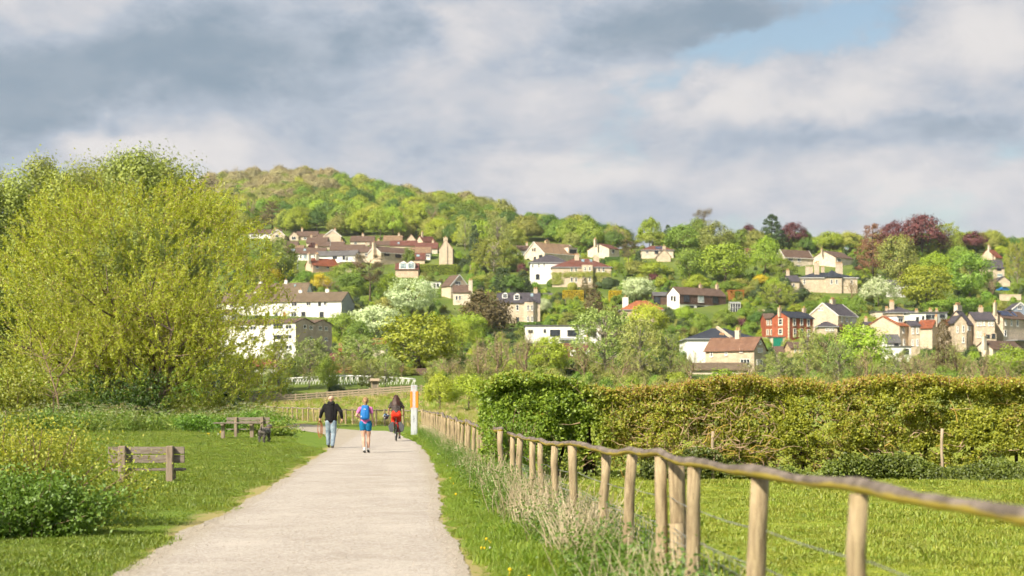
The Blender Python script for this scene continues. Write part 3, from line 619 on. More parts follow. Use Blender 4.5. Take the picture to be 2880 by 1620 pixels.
def window_meshes(w, h, style):
    k = (round(w, 1), round(h, 1), style)
    if k in _wc: return _wc[k]
    w, h = max(.3, k[0]), max(.3, k[1]); fr = MB(); t = .075 if style != 'bold' else .12; d0, d1 = -.10, .03
    fr.box((-w/2, d0, 0), (-w/2+t, d1, h)); fr.box((w/2-t, d0, 0), (w/2, d1, h)); fr.box((-w/2+t, d0, 0), (w/2-t, d1, t)); fr.box((-w/2+t, d0, h-t), (w/2-t, d1, h))
    if style in ('sash', 'bold', 'stone'): fr.box((-w/2+t, d0+.02, h*.5-.03), (w/2-t, d1, h*.5+.03))
    if style in ('case', 'dark', 'pale') and w > .9:
        n = max(2, int(round(w/.75)))
        for i in range(1, n): fr.box((-w/2+i*w/n-.035, d0+.02, t), (-w/2+i*w/n+.035, d1, h-t))
    fr.box((-w/2-.06, d0-.06, -.09), (w/2+.06, d1, -.003))
    if style == 'stone':
        q = .16; fr2 = MB(); fr2.box((-w/2-q, -.06, -.2), (-w/2-.002, .03, h+q)); fr2.box((w/2+.002, -.06, -.2), (w/2+q, .03, h+q)); fr2.box((-w/2-.002, -.06, h+.002), (w/2+.002, .03, h+q)); fr2.box((-w/2-q*1.2, -.09, -.32), (w/2+q*1.2, .03, -.203))
        sur = fr2.mesh('surround', CREAMF)
    else: sur = None
    pn = MB(); pn.box((-w/2+t*.9, -.035, t*.9), (w/2-t*.9, .02, h-t*.9))
    _wc[k] = (fr.mesh('window', DARKF if style == 'dark' else WHITE), pn.mesh('pane', GLASSB if style == 'pale' else GLASS), sur); return _wc[k]
LAND = []     # landmarks: (short, px centre x, centre y, width)
class House:
    def __init__(s, name, label, short, xc, base, eave, ridge, wf, wg=0, a=0, rt='gx', wall='cream', roof='brown', depth=8.0, D=None, trim=False, cat='house', group=None, over=.35, hipf=.45):
        s.D = D or depth_for(xc, base); s.m = s.D/F; s.a = R(a); s.xc = xc; s.base = base; s.ca = math.cos(s.a); s.sa = math.sin(s.a)
        s.W = wf*s.m/s.ca; s.Dp = (wg*s.m/abs(s.sa)) if (wg and a) else depth
        O = Vector(px2w(xc, base, s.D)); dr = Vector((s.ca, s.sa, 0)); P0 = O if a >= 0 else O-dr*s.W
        s.he = (base-eave)*s.m; s.hr = (base-ridge)*s.m; s.rt = rt
        s.r = empty(name, P0, s.a); tag(s.r, label, cat, group)
        xl = xc-(wg if a > 0 else (wf if a < 0 else 0)); xr = xc+(wf if a >= 0 else wg); LAND.append((short, (xl+xr)/2, (ridge+base)/2, xr-xl, s.D))
        W, Dp, he, hr = s.W, s.Dp, s.he, s.hr; z0 = -2.5; b = MB(); rf = MB(); o = over; t = .16
        if rt == 'gx' or rt == 'mg':
            n = 2 if rt == 'mg' else 1; step = Dp/n; y0 = 0
            ys = [(i*step, (i+.5)*step, (i+1)*step) for i in range(n)]
            for sx in (0, W):
                vs = [(sx, 0, z0), (sx, Dp, z0), (sx, Dp, he)]
                for (p, q, w_) in reversed(ys): vs += [(sx, q, hr), (sx, p, he)]
                b.add(vs, [tuple(range(len(vs)))])
            b.add([(0, 0, z0), (W, 0, z0), (W, 0, he), (0, 0, he)], [(0, 1, 2, 3)]); b.add([(0, Dp, z0), (W, Dp, z0), (W, Dp, he), (0, Dp, he)], [(0, 1, 2, 3)])
            sl = (hr-he)/(step/2)
            for (p, q, w_) in ys:
                of = o if p == 0 else 0; ob_ = o if w_ > Dp-.01 else 0
                rf.poly([(-o*.6, p-of, he-of*sl+.1), (W+o*.6, p-of, he-of*sl+.1), (W+o*.6, q, hr+.1), (-o*.6, q, hr+.1)], t); rf.poly([(-o*.6, q, hr+.1), (W+o*.6, q, hr+.1), (W+o*.6, w_+ob_, he-ob_*sl+.1), (-o*.6, w_+ob_, he-ob_*sl+.1)], t)
            if trim:
                tb = MB()
                for sx in (-o*.6-.04, W+o*.6+.04):
                    for (p, q, w_) in ys:
                        tb.bar((sx, p-o, he-o*sl), (sx, q, hr+.02), .07, .26); tb.bar((sx, w_+o, he-o*sl), (sx, q, hr+.02), .07, .26)
                tb.bar((-o*.6, -o-.05, he-o*sl+.02), (W+o*.6, -o-.05, he-o*sl+.02), .08, .18)
                tb.build('bargeboard', BOARD, s.r)
        elif rt == 'gy':
            for y in (0, Dp): b.add([(0, y, z0), (W, y, z0), (W, y, he), (W/2, y, hr), (0, y, he)], [(0, 1, 2, 3, 4)])
            for x in (0, W): b.add([(x, 0, z0), (x, Dp, z0), (x, Dp, he), (x, 0, he)], [(0, 1, 2, 3)])
            sl = (hr-he)/(W/2)
            rf.poly([(-o, -o*.6, he-o*sl+.1), (W/2, -o*.6, hr+.1), (W/2, Dp+o*.6, hr+.1), (-o, Dp+o*.6, he-o*sl+.1)], t); rf.poly([(W+o, -o*.6, he-o*sl+.1), (W/2, -o*.6, hr+.1), (W/2, Dp+o*.6, hr+.1), (W+o, Dp+o*.6, he-o*sl+.1)], t)
            if trim:
                tb = MB(); y = -o*.6-.04
                tb.bar((-o, y, he-o*sl), (W/2, y, hr+.02), .07, .28); tb.bar((W+o, y, he-o*sl), (W/2, y, hr+.02), .07, .28); tb.build('bargeboard', BOARD, s.r)
        elif rt == 'hip':
            b.box((0, 0, z0), (W, Dp, he)); q = min(W, Dp)*hipf; r1 = (q, Dp/2, hr+.1); r2 = (W-q, Dp/2, hr+.1); e = he+.02
            A, B_, C_, D_ = (-o, -o, e), (W+o, -o, e), (W+o, Dp+o, e), (-o, Dp+o, e)
            rf.add([A, B_, C_, D_, r1, r2], [(0, 1, 5, 4), (1, 2, 5), (2, 3, 4, 5), (3, 0, 4), (3, 2, 1, 0)])
            fb = MB(); fb.box((-o-.05, -o-.05, e-.2), (W+o+.05, -o+.05, e-.01)); fb.box((-o-.05, -o+.052, e-.2), (-o+.05, Dp+o, e-.01)); fb.box((W+o-.05, -o+.052, e-.2), (W+o+.05, Dp+o, e-.01)); fb.build('gutter', BOARD if trim else LEAD, s.r)
        else:
            b.box((0, 0, z0), (W, Dp, he)); rf.box((-.25, -.25, he+.004), (W+.25, Dp+.25, hr if hr > he+.1 else he+.25))
        s.wall = b.build('wall', WM[wall], s.r); s.roof = rf.build('roof', RM[roof], s.r)
    def lx(s, xp, y=0.0): return ((xp-s.xc)*s.m+y*s.sa)/s.ca+(s.W if s.a < 0 else 0)
    def lz(s, yp): return (s.base-yp)*s.m
    def win(s, items, style='sash', side='F', off=0.0):
        """items: (photo x, photo y of centre, w px, h px)"""
        for it in items:
            xp, yp, w, h = it[:4]; st = it[4] if len(it) > 4 else style
            if side == 'F': loc = (s.lx(xp), -.02-off, s.lz(yp+h/2)); rz = 0; wm = w*s.m/s.ca
            else:
                yl = abs(xp-s.xc)*s.m/abs(s.sa); wm = w*s.m/abs(s.sa)
                loc = ((-.02, yl, s.lz(yp+h/2)) if s.a > 0 else (s.W+.02, yl, s.lz(yp+h/2))); rz = R(-90) if s.a > 0 else R(90)
            fm, pm, sur = window_meshes(wm, h*s.m, st); wo = ob('window', fm, s.r, loc, (0, 0, rz)); ob('pane', pm, wo)
            if sur: ob('surround', sur, wo)
        return s
    def door(s, xp, yp, w, h, m):
        wm = w*s.m/s.ca; hm = h*s.m; b = MB(); b.box((-wm/2, -.06, 0), (wm/2, .02, hm)); d = b.build('door', m, s.r, (s.lx(xp), -.03, s.lz(yp+h/2)))
        f = MB(); f.box((-wm/2-.14, -.11, 0), (-wm/2-.002, .02, hm+.15)); f.box((wm/2+.002, -.11, 0), (wm/2+.14, .02, hm+.15)); f.box((-wm/2-.002, -.11, hm+.002), (wm/2+.002, .02, hm+.15)); f.build('frame', CREAMF, d); return s
    def chim(s, items, m='cream', pots=2, pm=None):
        for it in items:
            xp, yt, w, h = it[:4]; yl = it[4] if len(it) > 4 else s.Dp/2; n = it[5] if len(it) > 5 else pots
            wm = w*s.m; hm = h*s.m; x = s.lx(xp, yl); z = s.lz(yt); b = MB(); dd = min(wm*.7, .9)
            b.box((-wm/2, -dd/2, -hm-1.2), (wm/2, dd/2, -.12)); b.box((-wm/2-.08, -dd/2-.08, -.118), (wm/2+.08, dd/2+.08, 0)); c = b.build('chimney', WM[m], s.r, (x, yl, z))
            for i in range(n):
                q = MB(); u = (-wm/2+wm*(i+.5)/n); q.tube([(u, 0, .002), (u, 0, .35), (u, 0, .6)], [.15, .12, .14], 8); q.build('pot', POT, c)
        return s
    def endwall(s, m):
        """cladding over the visible gable end"""
        x = -.05 if s.a > 0 else s.W+.05; n = 2 if s.rt == 'mg' else 1; st = s.Dp/n; v = [(0, -2.5), (s.Dp, -2.5), (s.Dp, s.he)]
        for i in reversed(range(n)): v += [((i+.5)*st, s.hr-.12), (i*st, s.he)]
        b = MB(); k = len(v); b.add([(x, y, z) for y, z in v]+[(x+(.04 if s.a > 0 else -.04), y, z) for y, z in v], [tuple(range(k)), tuple(range(2*k-1, k-1, -1))]+[(i, (i+1) % k, (i+1) % k+k, i+k) for i in range(k)]); b.build('gable_cladding', WM[m], s.r); return s
    def skylight(s, items, m=None):
        sl = (s.hr-s.he)/(s.Dp/2) if s.rt in ('gx', 'hip') else .6
        for (xp, yp, w, h) in items:
            z = s.lz(yp); y = (z-s.he)/sl; x = s.lx(xp, y); wm = w*s.m/2; hm = h*s.m/2; b = MB(); up = .17+.1
            b.add([(x-wm, y-hm/sl, z-hm+up), (x+wm, y-hm/sl, z-hm+up), (x+wm, y+hm/sl, z+hm+up), (x-wm, y+hm/sl, z+hm+up), (x-wm, y-hm/sl, z-hm+.05), (x+wm, y-hm/sl, z-hm+.05), (x+wm, y+hm/sl, z+hm+.05), (x-wm, y+hm/sl, z+hm+.05)], [(0,1,2,3),(7,6,5,4),(0,4,5,1),(1,5,6,2),(2,6,7,3),(3,7,4,0)])
            b.build('solar_panel' if m is SOLAR else 'skylight', m or GLASSB, s.r)
        return s
    def dormer(s, xp, yp, w, h, roof='slate', style='sash', wall='white', gable=True):
        """small dormer whose front is centred on photo point"""
        sl = (s.hr-s.he)/(s.Dp/2); zb = s.lz(yp+h/2); zt = s.lz(yp-h/2); y = (zb-s.he)/sl; x = s.lx(xp, y); wm = w*s.m/2; hh = zt-zb; yb = hh/sl+.4
        e = MB()
        if gable: e.add([(x-wm, y, zb), (x+wm, y, zb), (x+wm, y, zb+hh*.72), (x, y, zb+hh), (x-wm, y, zb+hh*.72)], [(0,1,2,3,4)])
        else: e.add([(x-wm, y, zb), (x+wm, y, zb), (x+wm, y, zb+hh), (x-wm, y, zb+hh)], [(0,1,2,3)])
        zt2 = zb+hh*(.72 if gable else 1)
        for q in (-1, 1): e.add([(x+q*wm, y, zb), (x+q*wm, y, zt2), (x+q*wm, y+yb*.9, zt2)], [(0,1,2)])
        d = e.build('dormer', WM[wall], s.r); rr = MB()
        if gable:
            rr.poly([(x-wm-.12, y-.15, zt2-.02), (x, y-.15, zb+hh+.1), (x, y+yb+.3, zb+hh+.1), (x-wm-.12, y+yb, zt2-.02)], .08); rr.poly([(x+wm+.12, y-.15, zt2-.02), (x, y-.15, zb+hh+.1), (x, y+yb+.3, zb+hh+.1), (x+wm+.12, y+yb, zt2-.02)], .08)
        else: rr.box((x-wm-.12, y-.18, zt2), (x+wm+.12, y+yb+.2, zt2+.12))
        rr.build('dormer_roof', RM[roof], d); fm, pm, _ = window_meshes(wm*1.5, hh*.62, style); wo = ob('dormer_window', fm, d, (x, y-.03, zb+hh*.08)); 
        pn = ob('dormer_pane', pm, d, (x, y-.03, zb+hh*.08)); return s
    def box(s, name, x0, x1, y0p, y1p, dep0, dep1, wm_):
        """extra block in front of / beside the facade: photo px box, local depth range"""
        b = MB(); b.box((s.lx(x0), dep0, s.lz(y1p)), (s.lx(x1), dep1, s.lz(y0p))); return b.build(name, WM[wm_] if wm_ in WM else wm_, s.r)
H = House
def houses():
    br = 'brown-roofed'
    # --- top left rows
    H('house', 'low brown-roofed bungalow with a white wall panel, farthest up behind the willow', 'the white-panelled bungalow', 700, 672, 656, 643, 88, 0, 0, 'gx', 'white', 'brown').win([(712, 664, 14, 7, 'case')]).chim([(770, 640, 5, 8)])
    H('house', 'gabled cream house with white apex window, roof running back beside the bungalow', 'the gabled house beside the bungalow', 760, 682, 660, 646, 40, 0, 0, 'gy', 'cream', 'brown', trim=True, depth=16).win([(779, 664, 9, 10, 'case')])
    H('house', 'small cream gable with white bay window beside the large garden cedar', 'the small white-bay gable', 814, 678, 663, 651, 25, 0, 0, 'gy', 'cream', 'brown', depth=6).win([(826, 670, 13, 9, 'case')])
    H('house', 'brown-roofed house with a tall chimney under the deep-green round tree', 'the house under the round tree', 832, 676, 664, 648, 60, 0, 0, 'gx', 'cream', 'brown').chim([(846, 641, 5, 12)]).win([(858, 670, 9, 6, 'case')])
    H('house', 'wide cream gable with two silver skylights on its brown roof', 'the skylight gable house', 911, 686, 664, 646, 48, 0, 0, 'gy', 'cream', 'brown', depth=12, trim=True).chim([(940, 642, 5, 9, 3)])
    H('house', 'brown side roof joining the wide cream gable with skylights', 'the side roof by the skylight gable', 893, 688, 676, 655, 28, 0, 0, 'gx', 'cream', 'brown')
    H('house', 'short brown roof with one chimney below the small white-bay gable', 'the short brown roof', 795, 700, 690, 676, 40, 0, 0, 'gx', 'cream', 'brown').chim([(824, 684, 8, 10)])
    H('house', 'flat tan roof showing between the white-fronted terrace and its neighbours', 'the flat tan roof', 801, 704, 698, 688, 52, 0, 0, 'gx', 'cream', 'tan', depth=6)
    H('terraced_house', 'white-fronted terrace with brown roof, two roof lights and blue-grey windows', 'the white-fronted terrace', 806, 733, 713, 694, 108, 0, 0, 'gx', 'white', 'brown').win([(826, 723, 12, 10, 'case'), (846, 722, 5, 11, 'case'), (858, 722, 10, 12, 'pale')]).chim([(886, 688, 7, 12)]).skylight([(822, 702, 9, 5), (855, 702, 7, 5)])
    H('terraced_house', 'long brown roof ridge in the upper row behind the telegraph pole', 'the upper long roof', 884, 702, 692, 677, 82, 0, 0, 'gx', 'cream', 'brown').chim([(960, 676, 5, 7)])
    H('terraced_house', 'long brown roof behind the dark-roofed white bungalow', 'the long roof behind the white bungalow', 928, 716, 703, 685, 95, 0, 0, 'gx', 'cream', 'brown').chim([(1027, 682, 6, 8)])
    H('terraced_house', 'brown roof in the upper row under the tall lime-green trees', 'the roof under the lime-green trees', 1040, 696, 688, 675, 70, 0, 0, 'gx', 'cream', 'brown').chim([(1062, 672, 5, 8)])
    H('terraced_house', 'wide plum-brown roof with a dark gable end in the upper row', 'the wide plum roof', 1097, 700, 690, 674, 74, 0, 0, 'gx', 'cream', 'plum').chim([(1098, 681, 6, 9)]).skylight([(1120, 684, 6, 4)])
    H('bungalow', 'long white bungalow with dark grey roof and overhanging gable', 'the dark-roofed white bungalow', 1000, 741, 717, 702, 120, 12, -14, 'gx', 'white', 'grey').win([(940, 723, 12, 6, 'dark'), (966, 724, 8, 10, 'dark'), (975, 727, 8, 12, 'case')]).chim([(887, 711, 9, 13, 1)])
    H('house', 'brown-roofed house with a white front joined to the tall-chimney gable', 'the white front beside the gable', 990, 738, 708, 690, 62, 0, 0, 'gx', 'pale', 'brown').win([(1030, 716, 8, 8, 'case'), (1010, 712, 9, 6, 'case')])
    H('house', 'long cream house with a white-edged gable, tall gable chimney and big dark windows', 'the big-windowed cream house', 1071, 746, 709, 690, 89, 40, 40, 'gx', 'cream', 'brown', trim=True).win([(1117, 715, 16, 12, 'dark'), (1146, 716, 12, 12, 'dark'), (1087, 713, 14, 10, 'dark')]).chim([(1051, 681, 10, 26, 3)], pots=1)
    H('cottage', 'stone cottage with red tile roof, tall gable chimney and two casement windows', 'the red-roofed stone cottage', 880, 768, 744, 724, 66, 25, 38, 'gx', 'pinkish', 'red').win([(891, 749, 8, 9, 'case'), (918, 749, 8, 9, 'case')]).chim([(870, 714, 8, 18, .6), (888, 712, 9, 14, 2)], 'pale', 1)
    h = H('house', 'pink-stone house with twin pointed dormers glazed in pale green', 'the twin-dormer house', 1112, 780, 757, 738, 64, 0, 0, 'gx', 'pinkish', 'plum'); h.dormer(1134, 745, 22, 25, 'plum', 'pale'); h.dormer(1156, 745, 22, 25, 'plum', 'pale')
    H('house', 'tan-roofed house with a small white gable end behind the conical garden tree', 'the tan-roofed house', 1152, 732, 710, 692, 58, 0, 0, 'gx', 'white', 'tan').win([(1203, 719, 10, 7, 'case')])
    H('house', 'small dark-roofed extension with a roof light beside the tan-roofed house', 'the dark-roofed extension', 1160, 742, 729, 709, 34, 0, 0, 'gx', 'cream', 'plum').skylight([(1175, 719, 9, 6)])
    H('house', 'tall cream gable with a full-height central chimney breast above the clipped hedge', 'the tall chimney gable', 1235, 756, 698, 674, 38, 0, 0, 'gy', 'cream', 'plum', depth=11).chim([(1253, 668, 12, 20, .25)], pots=1).box('chimney_breast', 1249, 1258, 690, 752, -.35, .1, 'cream')
    H('house', 'small pointed cream gable just beneath the hillside wood', 'the pointed gable under the wood', 1143, 690, 674, 658, 26, 0, 0, 'gy', 'cream', 'plum', depth=7)
    H('house', 'cream house with plum roof and a slim gable chimney beneath the hillside wood', 'the plum-roofed house under the wood', 1190, 694, 678, 662, 34, 22, 38, 'gx', 'cream', 'plum').chim([(1187, 651, 5, 14, 2)], pots=1).win([(1200, 683, 8, 7, 'case')])
    # --- further roofs closing up the upper rows
    H('terraced_house', 'brown-roofed terrace stretch with two chimneys just below the round deep-green tree', 'the two-chimney terrace', 862, 694, 682, 664, 56, 0, 0, 'gx', 'cream', 'brown').chim([(872, 659, 5, 9), (908, 659, 5, 9)], pots=1).win([(880, 687, 8, 6, 'case'), (900, 687, 8, 6, 'case')])
    H('terraced_house', 'brown-roofed pair with cream walls under the lime-green twin trees', 'the cream pair under the twin trees', 985, 692, 678, 661, 66, 0, 0, 'gx', 'pale', 'brown').chim([(1018, 655, 6, 10)], pots=1).win([(1000, 684, 8, 7, 'case'), (1030, 684, 8, 7, 'case')])
    H('house', 'tan-roofed cream house filling the gap beside the pointed gable', 'the tan-roofed gap house', 1078, 690, 677, 660, 52, 0, 0, 'gx', 'cream', 'tan').chim([(1120, 654, 6, 10)], pots=1).win([(1095, 683, 8, 7, 'case')])
    H('terraced_house', 'plum-roofed terrace end with white windows behind the tall chimney gable', 'the plum terrace end', 1168, 714, 698, 680, 62, 0, 0, 'gx', 'pale', 'plum').chim([(1216, 674, 6, 10)], pots=1).win([(1182, 705, 9, 8, 'case'), (1204, 705, 9, 8, 'case')])
    H('house', 'cream house with brown roof between the red-roofed stone cottage and the twin dormers', 'the house between cottage and dormers', 952, 770, 750, 734, 58, 0, 0, 'gx', 'cream', 'brown').chim([(1000, 727, 6, 11)], pots=1).win([(968, 757, 9, 8, 'case'), (990, 757, 9, 8, 'case')])
    H('house', 'cream stone house with slate roof in the trees beside the hipped stone extension', 'the slate house in the trees', 2440, 965, 925, 903, 44, 0, 0, 'gx', 'pale', 'slate').chim([(2446, 893, 8, 14)]).win([(2452, 937, 6, 12), (2470, 937, 6, 12)], 'bold')
    # --- white blocks on the left
    H('terraced_house', 'upper row of white terrace showing mostly brown roof and two chimneys', 'the upper white terrace', 861, 848, 822, 793, 152, 12, -12, 'gx', 'white', 'moss').chim([(724, 787, 9, 12), (798, 785, 9, 12)], 'white', 1).skylight([(826, 802, 6, 5)])
    H('terraced_house', 'long white terrace with brown roof, grey slate gable end and scattered windows', 'the long white terrace', 960, 896, 846, 817, 380, 25, -13, 'gx', 'white', 'moss').win([(823, 853, 16, 12, 'case'), (865, 853, 13, 10, 'case'), (897, 853, 8, 11, 'dark'), (913, 853, 8, 9, 'case'), (744, 883, 16, 14, 'case'), (770, 882, 11, 11, 'case'), (822, 882, 16, 13, 'case'), (850, 881, 12, 11, 'dark'), (903, 883, 12, 14, 'dark'), (700, 853, 14, 10, 'case'), (640, 853, 14, 10, 'case'), (660, 884, 14, 12, 'case')]).chim([(834, 810, 10, 14), (913, 808, 10, 14), (700, 812, 10, 12)], 'white', 1).door(794, 884, 6, 16, ORANGEW).endwall('grey')
    H('flats_building', 'white three-storey flats with balconies and a brown double-gabled end wall', 'the white balcony flats', 831, 1010, 906, 893, 240, 85, -30, 'mg', 'white', 'brown').win([(778, 915, 28, 10, 'dark'), (811, 919, 20, 12, 'case'), (811, 947, 20, 12, 'case'), (778, 946, 28, 9, 'dark'), (778, 976, 28, 9, 'dark'), (811, 976, 20, 12, 'case'), (700, 919, 20, 12, 'case'), (660, 919, 26, 10, 'dark'), (700, 948, 20, 12, 'case')]).win([(852, 917, 6, 9), (866, 918, 8, 10), (888, 918, 7, 11), (902, 918, 7, 11), (902, 948, 7, 10), (866, 948, 7, 10)], 'case', 'G').endwall('brown')
    fb = MB()
    H('flats_building', 'white block half hidden behind the big willow crown', 'the half-hidden white block', 480, 1000, 880, 868, 170, 0, 0, 'gx', 'white', 'brown', depth=10, D=395).win([(520, 905, 18, 12, 'case'), (570, 905, 18, 12, 'case'), (620, 905, 18, 12, 'case'), (520, 945, 18, 12, 'case'), (590, 945, 18, 12, 'case')])
    s = H('shop_building', 'white building with red roof and dark letters high on its wall, low behind the willow', 'the lettered white building', 707, 1075, 1031, 1011, 66, 0, 0, 'gx', 'white', 'red', D=262, cat='shop'); lettering(s)
    h = H('cottage', 'low house showing only its red-brick chimney and roof between the trees', 'the red-brick chimney', 925, 1040, 1015, 992, 70, 0, 0, 'gx', 'brick', 'plum', D=270); h.chim([(952, 972, 11, 34, 3, 2)], 'brick')
    H('cottage', 'little pink-walled cottage beyond the footbridge, mostly hidden by leaves', 'the little pink cottage', 1160, 1088, 1052, 1036, 40, 0, 0, 'gx', 'pinkish', 'brown', D=258).win([(1167, 1060, 8, 10, 'case')])
    H('cottage', 'red roof patch under the silvery whitebeams', 'the red roof patch', 1048, 985, 968, 950, 34, 0, 0, 'gx', 'pale', 'red', D=300)
    # --- centre
    h = H('house', 'cream house with white-edged front gable, brown roof and white upper window', 'the white-edged gable house', 1268, 840, 801, 772, 46, 28, 35, 'gy', 'cream', 'brown', trim=True).win([(1287, 795, 15, 10, 'case')])
    H('house', 'stone house with a big square end chimney below the white-edged gable', 'the square-chimney house', 1274, 858, 821, 799, 48, 0, 0, 'gx', 'pale', 'brown', depth=9).chim([(1323, 788, 11, 40, 1.0)], 'pale', 2).win([(1284, 838, 6, 12), (1293, 838, 6, 12)], 'case')
    H('garage', 'flat white garden room beside the white-edged gable house', 'the flat white garden room', 1210, 812, 793, 792, 30, 0, 0, 'flat', 'white', 'grey', cat='garage').win([(1222, 802, 6, 10, 'dark'), (1231, 802, 6, 10, 'dark')])
    h = H('villa', 'cream Victorian villa with purple slate roof, dormers and a two-storey bay', 'the Victorian villa', 1398, 911, 850, 820.5, 121, 0, 0, 'gx', 'cream', 'slate', depth=9)
    h.win([(1455, 865, 8, 17, 'bold')]).door(1456, 900, 8, 16, BLUE_P).chim([(1507, 810, 11, 26)]); h.dormer(1420, 829, 16, 18); h.dormer(1453.6, 833, 17, 22); h.skylight([(1496, 829, 8, 8)])
    b = MB(); m = h.m; x0, x1 = h.lx(1473), h.lx(1509); y = -1.3; zt = h.lz(849)
    b.add([(x0, 0, -2), (x0+.9, y, -2), (x1-.9, y, -2), (x1, 0, -2), (x0, 0, zt), (x0+.9, y, zt), (x1-.9, y, zt), (x1, 0, zt)], [(0,1,5,4),(1,2,6,5),(2,3,7,6),(4,5,6,7)]); bay = b.build('bay', WM['cream'], h.r)
    b = MB(); ap = ((x0+x1)/2, .8, h.lz(834)); b.add([(x0-.15, .0, zt), (x0+.8, y-.2, zt), (x1-.8, y-.2, zt), (x1+.15, .0, zt), ap], [(0,1,4),(1,2,4),(2,3,4),(3,2,1,0),(0,4,3)]); b.build('bay_roof', RM['slate'], bay)
    h.win([(1485, 866, 6, 16, 'bold'), (1496, 866, 6, 16, 'bold'), (1485, 897, 6, 16, 'bold'), (1496, 897, 6, 16, 'bold')], off=1.3)
    h = H('house', 'white modern flat-roofed house with wide dark windows behind the trees', 'the modern white house', 1477, 965, 917, 914, 215, 0, 0, 'flat', 'white', 'grey').win([(1492, 931, 13, 7, 'dark'), (1532, 930, 6, 8, 'dark'), (1561, 936, 28, 18, 'dark'), (1612, 936, 33, 17, 'dark'), (1665, 936, 25, 17, 'dark')]); h.box('canopy', 1573, 1614, 951, 957, -1.6, -.02, LEAD)
    h = H('cottage', 'weathered red-tiled cottage with white dormers below the modern white house', 'the weathered dormer cottage', 1578, 1040, 1009, 964, 92, 0, 0, 'gx', 'pinkish', 'plum', D=300).chim([(1654, 944, 13, 22)], 'pale', 1); h.dormer(1612, 991, 16, 20, 'plum', 'case'); h.dormer(1655, 991, 14, 18, 'plum', 'case')
    H('house', 'big white house with grey hipped slate roof joined to the red-roofed mansion', 'the white hipped house', 1491, 800, 738, 713, 108, 0, 0, 'hip', 'white', 'slate', depth=11, hipf=.5).win([(1498, 748, 4, 10), (1515, 746, 4, 10), (1530, 745, 4, 10), (1512, 778, 10, 14, 'dark')])
    h = H('mansion', 'large cream mansion with red hipped roof, two stout chimneys and climber-clad front', 'the red-roofed mansion', 1553, 808, 751, 723, 166, 0, 0, 'hip', 'cream', 'plum', depth=12, hipf=.6).win([(x, 758, 7, 12, 'bold') for x in (1608, 1620, 1685, 1697)]+[(x, 787, 7, 13, 'bold') for x in (1608, 1620, 1685, 1697)]).chim([(1624, 713, 13, 24, 5), (1680, 716, 16, 16, 7)], 'cream', 3).skylight([(1641, 731, 9, 7), (1664, 731, 8, 7)])
    h.box('projecting_bay', 1636, 1666, 746, 820, -1.4, -.01, 'cream'); h.win([(1645, 757, 6, 11, 'bold'), (1658, 757, 6, 11, 'bold'), (1645, 787, 6, 13, 'bold'), (1658, 787, 6, 13, 'bold')], off=1.4); climber(h)
    h = H('house', 'tall cream gable house with wide tan roof, broad chimney and boxed dormer above the mansion', 'the tall tan-roofed gable', 1531, 738, 711, 677, 100, 56, 38, 'gx', 'pale', 'tan', trim=True).win([(1486, 726, 8, 8), (1505, 723, 6, 9), (1519, 719, 5, 6), (1524, 719, 4, 6), (1505, 698, 4, 9), (1499, 698, 3, 7)], 'dark', 'G').chim([(1540, 670, 13, 22)], 'buff', 1); h.dormer(1614, 698, 34, 18, 'tan', 'dark', 'pale', False)
    H('bungalow', 'low brown roof tucked between olive trees beside the tall tan-roofed gable', 'the low roof by the tall gable', 1437, 716, 704, 688, 50, 0, 0, 'gx', 'white', 'brown').chim([(1482, 681, 6, 9)])
    H('house', 'cream gable house with pale red roof and one chimney behind the pine', 'the pale-red-roofed house', 1713, 728, 698, 682, 32, 58, 50, 'gx', 'pale', 'plum').chim([(1675, 671, 8, 14)]).win([(1725, 706, 8, 10, 'case')])
    H('bungalow', 'hipped red-brown bungalow with dark solar panels on its roof', 'the solar-panelled bungalow', 1804, 728, 703, 689, 90, 0, 0, 'hip', 'pale', 'plum', hipf=.5).win([(1846, 709, 10, 9, 'dark'), (1820, 709, 8, 8, 'case')]).skylight([(1858, 697, 28, 8)], SOLAR)
    H('house', 'small cream gable with chimney in front of the solar-panelled bungalow', 'the small gable by the solar panels', 1848, 736, 720, 701, 38, 0, 0, 'gy', 'cream', 'plum', depth=6).chim([(1868, 692, 8, 14, .5)], pots=1)
    H('bungalow', 'square bungalow with orange-red hipped roof and a pale end chimney above the birches', 'the orange-hipped bungalow', 1746, 905, 871, 844, 122, 0, 0, 'hip', 'pinkish', 'orange', hipf=.55).chim([(1761, 834, 16, 26, 3)], 'white', 1).win([(1845, 880, 10, 12, 'case'), (1860, 880, 6, 12, 'case')])
    # --- timber clad house
    h = H('house', 'timber-clad modern house with white gable, brown roof and tall dark windows', 'the timber-clad house', 1911, 872, 826, 805, 142, 30, 32, 'gx', 'white', 'brown').chim([(1979, 795, 8, 14), (2031, 792, 8, 14)], 'pinkish', 1)
    m = h.m; k = 8; zt, zb = h.lz(828), h.lz(855)
    for i in range(k):
        b = MB(); z0 = zb+(zt-zb)*i/k; b.box((-.02, -.13-.012*(i % 2), z0+.02), (h.W+.02, -.006, zb+(zt-zb)*(i+1)/k)); b.build('cladding_board', WM['wood'], h.r)
    h.win([(1931, 838, 17, 20, 'dark'), (1975, 838, 17, 20, 'pale'), (2020, 838, 17, 20, 'dark')], off=.14); h.win([(1975, 864, 22, 15, 'dark'), (2021, 863, 22, 12, 'dark'), (1942, 862, 24, 8, 'dark')]); h.win([(1893, 836, 4, 12), (1900, 838, 4, 14)], 'dark', 'G')
    H('house_annexe', 'low grey-roofed annexe of timber and dark glass beside the timber-clad house', 'the grey annexe', 1838, 860, 831, 820, 56, 0, 0, 'gx', 'wood', 'grey', depth=6, cat='annexe').win([(1848, 844, 18, 18, 'dark')])
    conservatory('white-framed glass conservatory at the end of the timber-clad house', 2054, 2082, 853, 871, 5)
    pergola()
